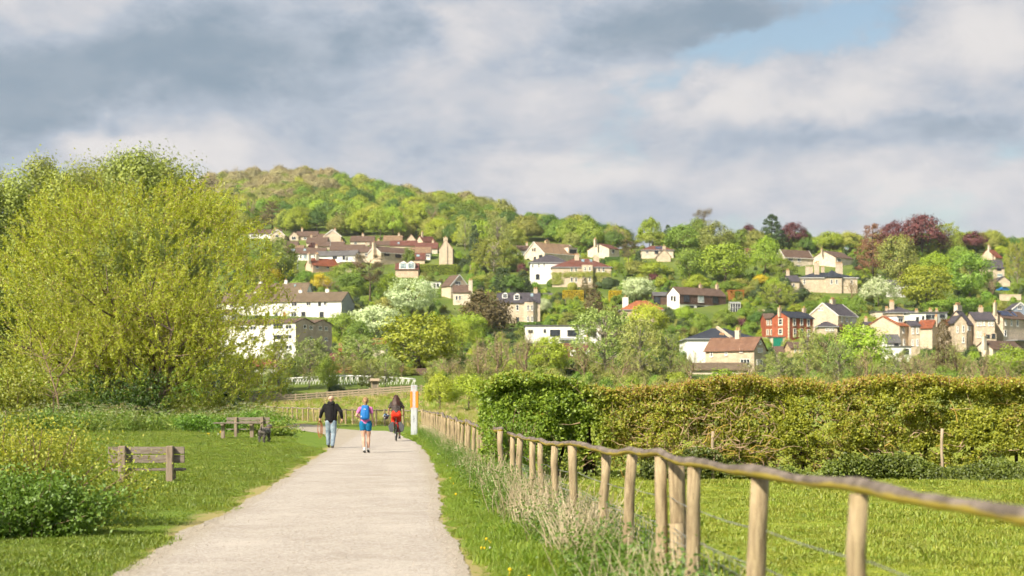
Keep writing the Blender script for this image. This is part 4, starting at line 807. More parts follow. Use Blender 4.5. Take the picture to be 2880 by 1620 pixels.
    # --- right centre
    h = H('house', 'white-walled house with wide blue slate hipped roof and a raised stone ridge', 'the blue-slate white house', 1932, 1030, 952, 920, 200, 0, 0, 'hip', 'white', 'blue', depth=13, hipf=.42).win([(1998, 960, 6, 14, 'sash'), (2010, 960, 6, 12, 'sash')])
    b = MB(); b.bar((h.lx(2030), 6.5, h.lz(916)), (h.lx(2056), -.2, h.lz(950)), .5, .45); b.build('parapet', WM['cream'], h.r); h.chim([(2034, 944, 14, 9, 2, 3)])
    H('house', 'rubble-stone house with weathered red tile roof, tall chimney and right-hand gable', 'the rubble-stone house', 2121, 1048, 980, 947, 124, 42, -40, 'gx', 'stone', 'weath').win([(2013, 992, 7, 17, 'bold'), (2051, 990, 6, 14, 'bold'), (2089, 985, 8, 10, 'case'), (2099, 1019, 24, 19, 'case')]).win([(2141, 963, 5, 9), (2136, 984, 5, 13), (2146, 984, 5, 13), (2144, 1018, 9, 16), (2132, 1018, 5, 14)], 'bold', 'G').chim([(2086, 926, 14, 40, None, 2)] if False else [(2086, 926, 14, 40)], 'pale', 2)
    H('barn', 'low mossy red-roofed outbuilding just behind the hedge', 'the mossy outbuilding', 1945, 1068, 1039, 1020, 158, 0, 0, 'gx', 'pale', 'moss', D=262, cat='barn', depth=6).win([(2010, 1046, 8, 8, 'case'), (2060, 1046, 8, 8, 'case')])
    h = H('house', 'red-brick house with cream stone corners, dark slate roof and a green front door', 'the red-brick house', 2219, 962, 892, 874, 80, 39, 36, 'gx', 'brick', 'blue').win([(2236, 905, 8, 18), (2259.6, 904, 8, 17), (2282, 905, 8, 18), (2237, 934, 8, 20), (2282, 934, 8, 18)], 'stone').win([(2200, 904, 8, 16), (2200, 931, 8, 14)], 'stone', 'G').door(2260, 933, 6, 19, GREEN_P).chim([(2277, 862, 10, 18), (2197, 864, 9, 12)], 'pinkish', 1)
    for lx_ in (h.lx(2219), h.lx(2298)):
        for i in range(16):
            b = MB(); q = .28 if i % 2 else .17; b.box((lx_-q if lx_ > 1 else lx_-.05, -.05, i*h.he/16+.01), (lx_+.05 if lx_ > 1 else lx_+q, .4 if lx_ < 1 and i % 2 else .25, (i+1)*h.he/16-.01)); b.build('quoin', CREAMF, h.r)
    H('house_wing', 'lower red-brick wing with brown roof and paired cream-edged windows', 'the red-brick wing', 2152, 955, 895, 880, 28, 0, 0, 'gx', 'brick', 'brown', depth=7).win([(2159.5, 906, 5, 14), (2170, 906, 5, 14), (2159, 934, 5, 12), (2170, 934, 5, 12)], 'stone')
    g = H('garage', 'flat garage with a bright green door below the red-brick house', 'the green-doored garage', 2166, 980, 949, 947, 42, 0, 0, 'flat', 'pale', 'grey', cat='garage', depth=5); g.door(2188, 964, 28, 28, GREEN_P)
    h = H('house', 'large cream stone house with white-edged gable, slate roof and a row of narrow windows', 'the white-edged slate-roofed house', 2357, 942, 886, 850, 68, 71, 45, 'gx', 'cream', 'slate', trim=True).win([(2370, 898, 4, 13), (2388, 897, 8, 12), (2402, 897, 4, 12), (2410, 897, 4, 12), (2418, 897, 4, 12)], 'bold').win([(2313, 867, 5, 10), (2320, 867, 5, 10)], 'bold', 'G').chim([(2356, 838, 17, 32)], 'cream', 4)
    H('house_extension', 'single-storey stone extension with hipped slate roof below the white-edged slate house', 'the hipped stone extension', 2303, 945, 918, 904, 52, 0, 0, 'hip', 'cream', 'slate', depth=5, hipf=.4, cat='extension').win([(2325, 926, 5, 9), (2334, 926, 5, 9), (2343, 926, 5, 9)], 'bold')
    H('cottage', 'small brown-roofed cottage behind the thin birches below the green garage', 'the small brown-roofed cottage', 2186, 1015, 995, 973, 38, 0, 0, 'gx', 'cream', 'brown', D=330).win([(2214, 1002, 5, 8, 'case')])
    H('cottage', 'yellow-stone cottage wall glimpsed between twiggy trees', 'the yellow-stone cottage', 2224, 1030, 978, 960, 36, 0, 0, 'gx', 'buff', 'brown', D=325).win([(2236, 985, 6, 12, 'case'), (2250, 985, 6, 12, 'case'), (2250, 1016, 9, 12, 'case')])
    # --- top right
    h = H('villa', 'low spreading villa with pyramid slate roofs and massive cream chimneys', 'the big-chimneyed villa', 2246, 822, 781, 763, 165, 0, 0, 'hip', 'cream', 'blue', depth=12, hipf=.5, trim=True).win([(2262, 792, 6, 14), (2330, 792, 6, 12), (2355, 792, 7, 14), (2395, 793, 6, 12)], 'bold').chim([(2286, 745, 20, 26, 6, 0), (2304, 736, 13, 40, 4, 3), (2373, 736, 19, 44, 7, 4), (2330, 745, 9, 20, 9, 2)], 'cream')
    b = MB(); x0, x1 = h.lx(2318), h.lx(2370); z = h.lz(780); b.add([(x0, -1.2, z), (x1, -1.2, z), (x1, 6, z), (x0, 6, z), ((x0+x1)/2, 2.4, h.lz(757))], [(0,1,4),(1,2,4),(2,3,4),(3,0,4),(3,2,1,0)]); b.build('pyramid_roof', RM['blue'], h.r); h.box('projecting_bay', 2322, 2366, 782, 840, -.8, -.01, 'cream'); h.win([(2337, 793, 6, 13, 'bold'), (2352, 793, 6, 13, 'bold')], off=.8)
    H('villa_wing', 'small slate-roofed wing with twin-pot chimney beside the big-chimneyed villa', 'the small villa wing', 2216, 826, 791, 772, 32, 0, 0, 'gx', 'cream', 'slate', cat='wing').chim([(2222, 758, 9, 20)]).win([(2232, 802, 5, 9, 'case')])
    H('house', 'cream house with plain brown roof and white gutters beneath the copper beeches', 'the house under the copper beeches', 2207, 755, 722, 700, 86, 18, 25, 'gx', 'pale', 'brown', trim=True).win([(2251, 729, 10, 10, 'case'), (2225, 729, 14, 9, 'case'), (2248, 748, 12, 8, 'case')])
    H('house', 'cream house with wide blank gable and long brown roof beside the rust-brown conifer', 'the blank-gabled house', 2350, 752, 723, 702, 62, 56, 42, 'gx', 'pale', 'brown').chim([(2317, 699, 5, 10)]).win([(2362, 731, 12, 10, 'case')])
    H('house', 'small plum roof peeping out among the lime-green trees', 'the peeping plum roof', 2098, 724, 711, 696, 30, 0, 0, 'gx', 'cream', 'plum')
    H('house', 'white flat-fronted garage building under the broad lime-green trees', 'the white garage building', 2492, 836, 802, 786, 64, 0, 0, 'gx', 'white', 'slate', depth=6).win([(2508, 815, 14, 14, 'case'), (2540, 815, 12, 14, 'case')])
    h = H('house', 'red-roofed cream gable house at the far end of the hilltop row', 'the hilltop red-roofed gable', 2799, 760, 722, 699, 28, 34, 45, 'gx', 'cream', 'red').chim([(2776, 692, 5, 10, .6), (2793, 694, 5, 7)], 'pale', 1)
    H('house', 'cream house with dark purple roof and broad window below the hilltop gable', 'the dark-roofed hilltop house', 2775, 784, 753, 729, 50, 0, 0, 'gx', 'cream', 'slate').win([(2810, 757, 12, 7, 'dark'), (2790, 772, 5, 7, 'case'), (2812, 774, 16, 8, 'pale')])
    H('garage', 'cream gabled garage on the upper right lane', 'the gabled lane garage', 2805, 806, 791, 777, 36, 0, 0, 'gy', 'cream', 'slate', cat='garage', depth=9)
    # --- right-hand terraces
    h = H('house', 'cream end house with plain wide gable, orange roof and a white box dormer', 'the orange-roofed end house', 2530, 1000, 915, 887, 32, 75, 42, 'gx', 'cream', 'orange').win([(2544, 928, 6, 17), (2546, 962, 6, 17)], 'bold'); h.dormer(2540, 897, 30, 17, 'grey', 'case', 'white', False)
    H('house_extension', 'white glazed extension with grey lean-to roof against the wide cream gable', 'the white glazed extension', 2494, 1002, 962, 940, 38, 0, 0, 'gx', 'white', 'grey', depth=5, cat='extension', D=h.D-10).win([(2521, 975, 12, 24, 'dark')])
    H('house_extension', 'flat white ground-floor extension with black glazed doors below the orange-roofed house', 'the flat white extension', 2505, 1004, 975, 973, 58, 0, 0, 'flat', 'white', 'grey', depth=4, cat='extension', D=h.D-14).win([(2548, 988, 16, 14, 'dark')])
    H('terraced_house', 'narrow cream rear wing with tall white sash windows beside the orange-roofed house', 'the narrow sash-windowed wing', 2562, 1000, 916, 900, 26, 0, 0, 'gx', 'stone', 'slate').win([(2567, 930, 5, 18), (2580, 928, 6, 20), (2567, 963, 5, 18), (2580, 963, 6, 20)], 'bold')
    H('house', 'cream house with grey pyramid roof and clustered pots behind the terrace', 'the pyramid-roofed house', 2496, 925, 878, 860, 74, 0, 0, 'hip', 'cream', 'slate', hipf=.5).chim([(2513, 848, 12, 26, 2, 4)]).win([(2545, 883, 8, 7, 'case')])
    H('house', 'plain cream parapet wall of a flat-roofed house behind the end gable', 'the cream parapet house', 2462, 920, 877, 875, 42, 0, 0, 'flat', 'pale', 'grey', depth=6).chim([(2499, 866, 8, 12, 2)])
    H('house', 'white rendered rear wing with grey flat roof and a tall dark window', 'the white rear wing', 2560, 935, 881, 879, 44, 0, 0, 'flat', 'white', 'grey', depth=6).win([(2580, 900, 8, 18, 'dark'), (2596, 893, 5, 10, 'dark')])
    H('house', 'grey glazed flat-roofed rooftop rooms behind the terrace', 'the rooftop rooms', 2602, 930, 880, 877, 62, 0, 0, 'flat', 'grey', 'grey', depth=6).win([(2611, 889, 14, 8, 'dark'), (2627, 889, 12, 8, 'dark'), (2650, 888, 14, 9, 'dark')]).chim([(2586, 872, 8, 12, 3), (2625, 870, 8, 10, 3), (2643, 871, 7, 10, 3)])
    H('house', 'red-roofed cream rear wing with a right-hand gable in mid terrace', 'the red-roofed rear wing', 2622, 985, 919, 899, 34, 26, -40, 'gx', 'cream', 'red').chim([(2637, 890, 7, 14)])
    H('house', 'red-roofed link with plain wall beside the creeper-covered gable', 'the red-roofed link', 2665, 985, 914, 897, 26, 0, 0, 'gx', 'cream', 'red')
    h = H('terraced_house', 'stone house with slate roof, broad six-pot chimney and narrow paired windows', 'the six-pot chimney house', 2720, 985, 910, 873, 24, 50, 50, 'gx', 'stone', 'slate').win([(2724, 922, 4, 14), (2732, 922, 4, 14)], 'bold').chim([(2706, 856, 30, 24, 3, 6)], 'pale')
    H('house_wing', 'creeper-covered stone gable wing with dark pipes and two tall windows', 'the creeper-covered gable', 2685, 985, 905, 886, 33, 0, 0, 'gy', 'stone', 'slate', depth=6, D=h.D-6, cat='wing').win([(2693, 927, 5, 18), (2709, 925, 6, 19), (2709, 955, 6, 17)], 'bold')
    h = H('terraced_house', 'cream bay-fronted house with slate roof, five upper sash windows and small porch', 'the bay-fronted slate house', 2742, 985, 899, 875, 56, 0, 0, 'gx', 'cream', 'slate').win([(2750, 909, 5, 15), (2758.5, 909, 5, 15), (2768, 909, 4, 13), (2782, 909, 5, 15), (2791, 909, 5, 15), (2750, 941, 5, 17), (2758.5, 941, 5, 17)], 'bold').chim([(2773, 862, 12, 22)], 'cream', 2); h.box('porch', 2766, 2796, 938, 985, -1.6, -.01, 'cream'); h.win([(2772, 946, 10, 9), (2788, 946, 10, 12)], 'dark', off=1.6)
    h = H('terraced_house', 'cream end house with brown roof, solar panels and a sunny blank gable', 'the solar-roofed terrace end', 2821, 985, 893, 872, 95, 34, 40, 'gx', 'cream', 'brown').win([(2831, 906, 6, 18), (2853, 906, 6, 18), (2876, 906, 8, 18), (2829, 937, 9, 18)], 'bold').chim([(2796, 852, 9, 22, .8)], 'cream', 1).skylight([(2819+9*i, 882, 8, 14) for i in range(5)]+[(2872, 882, 14, 12)], SOLAR); h.box('terrace_slab', 2833, 2905, 956, 958, -3.0, -.02, LEAD)
    conservatory('dark-framed glass garden room on the terrace end', 2850, 2900, 924, 956, 2.2, 2.5)
    H('cottage', 'cream gabled cottage with low brown roof just above the hedge line at the terrace end', 'the low cottage above the hedge', 2792, 1040, 980, 957, 110, 36, 35, 'gx', 'pale', 'brown', D=330).chim([(2768, 945, 12, 24, 1)], 'pale', 1)
    H('house', 'blue-grey dormer gable with a white four-pane window behind the solar roof', 'the blue-grey dormer house', 2848, 905, 868, 851, 44, 0, 0, 'gy', 'blue', 'slate', depth=7, trim=True).win([(2868, 864, 12, 11, 'case')])
def lettering(h):
    """dark letters OR on the shop's wall"""
    b = MB(); z = h.lz(1042); x = h.lx(733); s = .11; r = .34
    for i in range(10):
        a0, a1 = i/10*6.283, (i+1)/10*6.283; b.bar((x+r*math.cos(a0), -.06, z+r*1.15*math.sin(a0)), (x+r*math.cos(a1), -.06, z+r*1.15*math.sin(a1)), .05, s, (0, 1, 0))
    x += .75; b.bar((x-.28, -.06, z-.4), (x-.28, -.06, z+.4), s, .05); b.bar((x-.28, -.06, z+.36), (x+.12, -.06, z+.36), .05, s, (0, 0, 1)); b.bar((x-.28, -.06, z), (x+.12, -.06, z), .05, s); b.bar((x+.15, -.06, z), (x+.15, -.06, z+.38), s, .05); b.bar((x-.02, -.06, z), (x+.2, -.06, z-.4), s, .05)
    b.build('lettering', DARKF, h.r)
def climber(h):
    rng = np.random.RandomState(8); n = 2600; u = rng.rand(n); band = rng.rand(n) < .55
    x = np.where(band, h.lx(1585)+(h.lx(1718)-h.lx(1585))*u, h.lx(1566)+rng.normal(size=n)*1.0+(rng.rand(n) < .35)*(h.lx(1682)-h.lx(1566)))
    z = np.where(band, h.lz(772)+rng.normal(size=n)*.45, h.lz(800)+(h.lz(766)-h.lz(800))*rng.rand(n)); y = -.12-.3*rng.rand(n)-1.45*((x > h.lx(1635)) & (x < h.lx(1667)))
    V, Fa = leaf_quads(np.stack([x, y, z], -1), np.array([0, -1, .4])+.6*sph(rng, n), .34, .26, rng); ob('climber', mesh_np('climber', V, Fa, LM['yel']), h.r)
def conservatory(label, x0, x1, yt, yb, D_off, dep=3.0):
    D = depth_for((x0+x1)/2, yb)-D_off; m = D/F; W = (x1-x0)*m; hh = (yb-yt)*m; r = empty('conservatory', px2w(x0, yb, D)); tag(r, label, 'conservatory')
    f = MB(); n = 4
    for i in range(n+1):
        x = W*i/n; f.box((x-.05, -.05, -1), (x+.05, .05, hh)); f.box((x-.05, dep-.05, -1), (x+.05, dep+.05, hh+.4))
    f.box((-.1, -.1, hh), (W+.1, .0, hh+.14)); f.box((-.1, -.06, hh*.35), (W+.1, .02, hh*.35+.06)); f.build('frame', WHITE, r)
    for i in range(n):
        b = MB(); b.box((W*i/n+.06, -.015, -.9), (W*(i+1)/n-.06, .015, hh-.02)); b.build('pane', GLASS, r)
    b = MB(); b.add([(-.15, -.15, hh+.15), (W+.15, -.15, hh+.15), (W+.15, dep+.1, hh+.55), (-.15, dep+.1, hh+.55), (-.15, -.15, hh+.22), (W+.15, -.15, hh+.22), (W+.15, dep+.1, hh+.62), (-.15, dep+.1, hh+.62)], [(3,2,1,0),(4,5,6,7),(0,1,5,4),(1,2,6,5),(2,3,7,6),(3,0,4,7)]); b.build('roof', LEAD, r)
def pergola():
    D = depth_for(2070, 846); m = D/F; W = 42*m; hh = 28*m; r = empty('pergola', px2w(2050, 846, D)); tag(r, 'orange timber pergola with a screen beside the timber-clad house', 'pergola')
    for x in (.1, W*.35, W-.1):
        for y in (0, 2.4): b = MB(); b.box((x-.09, y-.09, -1.5), (x+.09, y+.09, hh)); b.build('post', ORANGEW, r)
    for y in (0, 2.4): b = MB(); b.box((-.3, y-.07, hh+.002), (W+.3, y+.07, hh+.2)); b.build('beam', ORANGEW, r)
    for i in range(9): x = W*i/8; b = MB(); b.box((x-.05, -.4, hh+.203), (x+.05, 2.8, hh+.34)); b.build('rafter', ORANGEW, r)
    for i in range(6): b = MB(); b.box((.2, 2.36, .1+i*hh/6.5), (W*.35, 2.42, .02+(i+.85)*hh/6.5)); b.build('screen_board', ORANGEW, r)
    b = MB(); b.box((-.4, -1.2, -.9), (W+.8, 3, -.6)); b.build('deck', ORANGEW, r)
houses()
# ------------------------------------------------------------------ trees, one by one: kind, photo x, top row, base row, width, [depth]
TL = [
 # upper hill, left
 ('CE',766,560,645,66),('R',803,592,652,40),('R',838,588,650,42),('RD',890,589,650,60),('WB',935,583,625,34),('L',1070,578,676,60),('L',1105,575,676,60),('C',1009,600,660,34),('L',1170,569,664,68),
 ('B',1215,573,655,46),('L',1256,582,645,66),('LS',1265,620,680,62),('S',1308,618,705,48),('RD',1005,493,540,46),('RD',1035,512,566,66),('RD',1092,513,575,50),('R',1180,535,577,44),('R',857,515,570,46),('RD',895,518,572,56),('R',935,528,580,52),
 ('Y',985,536,582,60),('R',828,556,604,56),('Y',885,560,604,62),('R',995,563,614,64),('Y',1045,567,616,64),('O',1130,585,640,60),('B',660,468,540,62),('R',672,520,575,60),('B',700,560,640,60),('R',690,590,650,60),('B',960,595,655,50),('O',1135,620,668,60),
 # below the top rows
 ('RS',780,662,792,112),('G',762,735,798,56),('BO',735,720,800,60),('G',900,765,818,66),('B',922,787,824,56),('R',975,735,800,80),('PI',1040,712,852,105),('RS',1000,760,830,90),('BR',1150,690,752,36),('L',1095,765,848,66),('BO',1085,830,880,60),('W',1160,770,888,128),('W',1058,848,965,152),
 ('R',860,760,800,55),('BR',840,780,822,60),('PB',880,680,702,24),('BR',1010,770,800,60),('RS',985,800,850,60),
 # centre
 ('C',1334,622,750,44),('S',1400,608,725,80),('YW',1388,672,770,118),('L',1292,622,690,55),('P',1465,605,665,36),('P',1528,615,675,34),('OR',1483,614,680,64),('R',1573,622,682,62),('R',1625,620,684,56),('R',1670,630,684,52),('R',1650,602,665,48),
 ('B',1735,630,694,80),('PI',1768,672,756,66),('C',1795,700,764,34),('L',1827,608,660,60),('C',1878,628,665,36),('Y',1835,650,696,88),('PI',1979,581,700,54),('R',1922,630,716,98),('R',1958,612,704,64),('O',2010,615,734,100),('LS',2040,672,795,134),('RS',1938,690,790,84),
 ('P',2104,629,700,54),('P',2232,622,704,70),('C',2171,597,708,92),('L',2152,661,775,84),('R',2205,727,780,64),('L',2335,649,707,78),('Y',2390,650,707,78),('L',2300,665,707,58),('B',2428,655,710,60),('C',2244,678,706,28),
 ('C',1415,748,826,72),('C',1470,755,826,64),('RD',1440,770,828,60),('Y',1355,770,812,42),('BR',1330,780,815,60),('R',1440,690,765,60),('PB',1470,735,770,30),('D',1610,0,0,0) if False else ('BR',1505,790,815,30),
 ('DB',1365,808,938,152),('B',1378,822,925,66),('LS',1325,872,965,104),('L',1300,900,990,74),('LS',1180,862,1052,218,270),('RS',960,870,975,88),('R',1010,900,985,70),
 ('CB',1668,795,898,72),('W',1790,772,848,94),('WB',1530,838,884,42),('BR',1630,860,900,80),('BO',1600,875,905,60),('BR',1560,880,908,50),('BO',1715,860,900,60),('CB',1645,780,830,34),('PB',1730,855,888,24),('L',1840,735,785,80),('O',1790,730,780,60),('PB',1835,765,795,34),('BL',1860,775,808,40),('BR',1885,785,815,36),('L',1960,770,820,60),
 ('G',2139,765,803,46),('D',2140,792,848,50),('D',2205,768,826,44),('L',2176,778,835,38),('YW',2187,795,866,94),('D',2259,800,850,58),('BO',2080,780,815,60),('R',2060,790,822,70),('O',2110,800,840,50),('BL',2090,845,872,24),
 ('CR',2455,619,786,90),('O',2525,650,806,104),('P',2592,600,725,120),('P',2512,618,715,70),('YW',2646,629,720,104),('P',2738,649,710,70),('RS',2727,700,842,120),('L',2628,706,806,98),('LS',2603,730,868,144),('WB',2470,775,862,88),('RS',2725,832,890,124),('RS',2640,840,888,90),('YW',2862,680,806,66),('B',2787,770,845,64),('B',2395,780,855,58),('DB',2545,760,815,54),('R',2700,690,760,70),
 ('D',2420,715,760,46),('L',2815,690,722,40),('BR',2800,790,815,36),('R',2330,830,880,60),('BO',2300,820,860,60),('R',2410,830,890,50),('BR',2775,815,850,40),
 # gardens right of centre
 ('L',1925,858,910,58),('D',1880,858,908,46),('R',2040,868,924,62),('BR',1970,878,930,58),('RD',2130,873,926,52),('PB',2087,888,924,42),('D',2165,862,892,44),('BO',2020,890,930,40),('BR',2110,900,935,50),('BL',2095,862,890,34),('L',2240,855,885,50),('R',2275,845,880,50),('DB',1920,920,948,44),('GC',2376,888,935,28),('Y',2445,885,948,64),('PB',2360,908,940,40),
 # lower belt behind the hedge
 ('SW',870,950,1108,104,236),('SW',780,962,1095,86,244),('YW',785,1046,1118,70,226),('YW',690,1005,1122,94,230),('SW',1015,946,1100,150,262),('RS',925,1000,1090,60,232),('D',945,1073,1110,54,222),('Y',1140,1030,1092,58,258),('SW',640,1000,1125,80,236),('SW',1085,1000,1095,80,236),('SW',1040,1010,1098,70,233),('SW',968,1005,1098,64,250),
 ('B',1400,930,1085,134,246),('B',1480,928,1085,124,250),('B',1345,948,1085,104,240),('LS',1545,932,1062,104,256),('SW',1700,866,1075,176,250),('S',1800,895,1078,124,246),('L',1820,850,955,102),('BG',1640,960,1085,110,238),('BG',1750,985,1085,110,234),('B',1260,1000,1090,90,240),
 ('S',1885,932,1070,84,248),('BG',1940,985,1080,90,236),('S',2270,925,1070,84,250),('B',2330,930,1068,86,252),('SW',2190,990,1078,90,240),('LS',2420,898,1045,144,268),('S',2360,960,1075,90,240),('BG',2440,975,1078,110,236),('S',2520,985,1078,100,238),('BG',2600,975,1078,110,236),('CB',2655,893,1070,78,250),('BG',2690,960,1078,110,240),('B',2760,985,1080,120,234),('BG',2830,1000,1080,100,232),('LS',2845,962,1075,104,246),('B',2560,990,1080,90,228),('BL',2030,1030,1080,90,232),('BL',1900,1040,1080,80,230),('BG',2100,1010,1080,100,228),('B',2910,990,1080,110,238),
]
_grp = lambda k, b: 'garden shrubs on the slope' if SPEC[k][0] == 'bush' else ('thin trees behind the hedge' if b > 1040 else 'trees on the hillside')
for t in TL:
    tree(*t[:5], D=(t[5] if len(t) > 5 else None), group=_grp(t[0], t[3]))
# two bright young trees standing on the bank
def young(x, top, w, D, lab):
    k = 'L'; tree(k, x, top, 0, w, D, lab, 'young trees on the bank')
young(1237, 1043, 74, 178, 'bright young lime-green tree on the bank, the slimmer one beside the signpost')
young(1318, 1048, 104, 182, 'bright young lime-green tree on the bank, the broader one by the hedge end')
# tall poplars beyond the willow
for x, top, w, D in [(-75,500,150,188),(-15,490,150,194),(50,498,150,190),(112,468,150,196),(172,500,150,184),(232,472,140,204),(285,462,130,210),(338,456,140,198),(402,446,150,192),(462,448,150,200),(520,480,140,206),(575,560,130,212)]:
    tree('PO', x, top, 0, w, D, None, 'poplars beyond the willow')
# ------------------------------------------------------------------ wood on the hilltop and scrub between gardens: uncountable
def mass():
    rng = np.random.RandomState(21)
    def pts(poly, n, lo, hi):
        """scatter on the ground so that the feet fall inside a photo-space outline"""
        D = rng.uniform(lo, hi, n*6); x = rng.uniform(min(p[0] for p in poly), max(p[0] for p in poly), n*6); X = (x-1440)*D/F; z = ground(X, D); y = HZ-(z-CAMZ)*F/D
        k = inside(poly, x, y); return X[k][:n], D[k][:n], z[k][:n]
    cr = lambda key, v: [proto(key, v)[0]]
    green = proto_collection('wood_green', [proto(k, v)[0] for k in ('R', 'Y', 'OR', 'L', 'RD') for v in (0, 1)])
    brown = proto_collection('wood_brown', [m for k in ('B', 'BG') for v in (0, 1) for m in proto(k, v)])
    bud = proto_collection('wood_bud', [unit_tree('round', 77+i, LM['bud'], TWIG)[0] for i in range(3)]+[proto('OR', 0)[0]])
    X, Y, Z = pts([(560,600),(600,500),(860,485),(980,505),(960,560),(760,610)], 230, 650, 1075); scatter('hilltop_wood', np.stack([X, Y, Z-1.0], -1), bud, rng.uniform(9, 14, len(X)), rng, 'pinkish-brown budding wood on the crown of the hill', 'wood', .04)
    X, Y, Z = pts([(560,665),(640,560),(1000,520),(1300,575),(1560,640),(1760,692),(1750,708),(1300,700),(1180,668),(900,662),(690,655)], 430, 590, 1075); scatter('hillside_wood', np.stack([X, Y, Z-1.0], -1), green, rng.uniform(8.5, 13, len(X)), rng, 'mixed green wood covering the upper hillside', 'wood', .04)
    X, Y, Z = pts([(1100,545),(1320,583),(1560,635),(1720,675),(1600,665),(1300,610),(1120,575)], 120, 640, 1000); scatter('ridge_wood', np.stack([X, Y, Z-1.0], -1), bud, rng.uniform(9, 13, len(X)), rng, 'brown leafless wood along the ridge line', 'wood', .04)
    X = rng.uniform(60, 235, 190); Y = rng.uniform(588, 640, 190); scatter('hilltop_thicket', np.stack([X, Y, ground(X, Y)-1.0], -1), green, rng.uniform(5, 9.5, len(X)), rng, 'low green trees and bushes along the flat hilltop skyline', 'thicket', .04)
    # low garden scrub over the whole slope
    scrub = proto_collection('garden_scrub', [proto(k, v)[0] for k in ('BR', 'BR', 'BO', 'BL', 'D') for v in (0, 1)])
    x = rng.uniform(560, 2960, 8600); D = rng.uniform(262, 640, 8600); X = (x-1440)*D/F; z = ground(X, D); y = HZ-(z-CAMZ)*F/D
    k = (y > 705); xr = rng.uniform(500, 2960, 900); Dr = rng.uniform(226, 262, 900); kr = np.ones(900, bool)
    for (sh, cx, cy, w, hd) in LAND:   # keep clear of the fronts of houses
        k &= ~((np.abs(x-cx) < w/2+5) & (D > hd-22) & (D < hd+14)); kr &= ~((np.abs(xr-cx) < w/2+5) & (Dr > hd-60))
    k &= rng.rand(len(k)) < .62
    scatter('garden_shrubbery', np.stack([X, D, z-.3], -1)[k], scrub, rng.uniform(1.4, 3.6, int(k.sum())), rng, 'low mixed shrubs filling the gardens between the houses', 'shrubbery', .05)
    scrubB = proto_collection('riverside_bush', [proto(k, v)[0] for k in ('BO', 'BG', 'B', 'BO', 'BR') for v in (0, 1)]+[proto('B', 0)[1], proto('BG', 1)[1]])
    x = xr; D = Dr; X = (x-1440)*D/F; keep = kr & ~((x > 600) & (x < 1200) & (D < 250))
    scatter('riverside_scrub', np.stack([X, D, ground(X, D)-.3], -1)[keep], scrubB, rng.uniform(1.8, 3.4, int(keep.sum())), rng, 'low riverside scrub behind the meadow', 'scrub', .05)
    x = rng.uniform(-200, 640, 420); D = rng.uniform(150, 225, 420); X = (x-1440)*D/F
    scatter('thicket', np.stack([X, D, ground(X, D)-.3], -1), scrub, rng.uniform(3, 6.5, 420), rng, 'dense thicket behind and under the big willow', 'thicket', .05)
mass()
# ------------------------------------------------------------------ clipped hedges and topiary among the gardens
def clipped(name, label, x0, x1, yt, yb, key, depth=2.0, shape='box', D=None):
    rng = np.random.RandomState(int(x0)); D = D or depth_for((x0+x1)/2, yb); m = D/F; W = (x1-x0)*m; h = (yb-yt)*m; n = int(min(6000, 500+90*W*h*4))
    if shape == 'box':
        P = rng.rand(n, 3)*[W, depth, h+.8]-[0, 0, .8]; s = rng.randint(0, 4, n); P[s == 0, 1] = 0; P[s == 1, 2] = h; P[s == 2, 0] = 0; P[s == 3, 0] = W; P += rng.normal(size=(n, 3))*.06
        Nn = np.stack([np.where(s == 2, -1, np.where(s == 3, 1, 0)), np.where(s == 0, -1, 0), np.where(s == 1, 1, .2)], -1)+sph(rng, n)*.8
    else:
        d = sph(rng, n); P = np.array([W/2, W/2, h/2])+d*np.array([W/2, W/2, h/2+.2])+rng.normal(size=(n, 3))*.05; Nn = d+sph(rng, n)*.7
    V, Fa = leaf_quads(P, Nn, .26, .2, rng); r = empty(name, px2w(x0, yb, D)); ob('foliage', mesh_np('foliage', V, Fa, LM[key]), r)
    b = MB()
    if shape == 'box': b.box((.15, .15, -1.2), (W-.15, depth-.15, h-.15))
    else: b.tube([(W/2, W/2, -1), (W/2, W/2, .3), (W/2, W/2, h*.5), (W/2, W/2, h*.85)], [W*.12, W*.34, W*.42, W*.2], 10)
    b.build('core', CORE, r); return tag(r, label, 'hedge' if shape == 'box' else 'topiary')
CORE = plain('hedge_core', (.035, .055, .012), .95, .1, .3)
clipped('clipped_hedge', 'square-cut golden-yellow hedge in the garden below the mansion', 1584, 1641, 817, 848, 'gold', 3)
clipped('clipped_hedge', 'golden-yellow hedge piece half hidden by the whitebeam', 1714, 1748, 818, 852, 'gold', 3)
clipped('clipped_hedge', 'tall square yellow-green topiary block against the mansion wall', 1521, 1553, 753, 792, 'yel', 3)
clipped('clipped_hedge', 'long bright clipped hedge below the tall chimney gable', 1168, 1282, 744, 774, 'lime', 2.5)
clipped('clipped_hedge', 'low green hedge along the front of the Victorian villa', 1455, 1642, 906, 916, 'mid', 2)
clipped('clipped_hedge', 'dark green hedge in front of the pine and pale-red-roofed house', 1702, 1742, 723, 745, 'deep', 2.5)
clipped('clipped_hedge', 'trim yellow-green hedge beside the small brown-roofed cottage', 2186, 2240, 1012, 1040, 'lime', 2.5, D=320)
clipped('topiary_bush', 'large dark round topiary dome on the lawn by the mansion', 1692, 1732, 781, 816, 'dark', 3, 'ball')
clipped('topiary_bush', 'small dark green topiary dome beside the yellow topiary block', 1538, 1566, 787, 808, 'deep', 3, 'ball')
clipped('topiary_bush', 'yellow-green topiary ball in front of the mansion', 1597, 1624, 795, 818, 'yel', 3, 'ball')
clipped('topiary_bush', 'smaller dark topiary dome beside the large dome', 1674, 1698, 794, 812, 'dark', 3, 'ball')
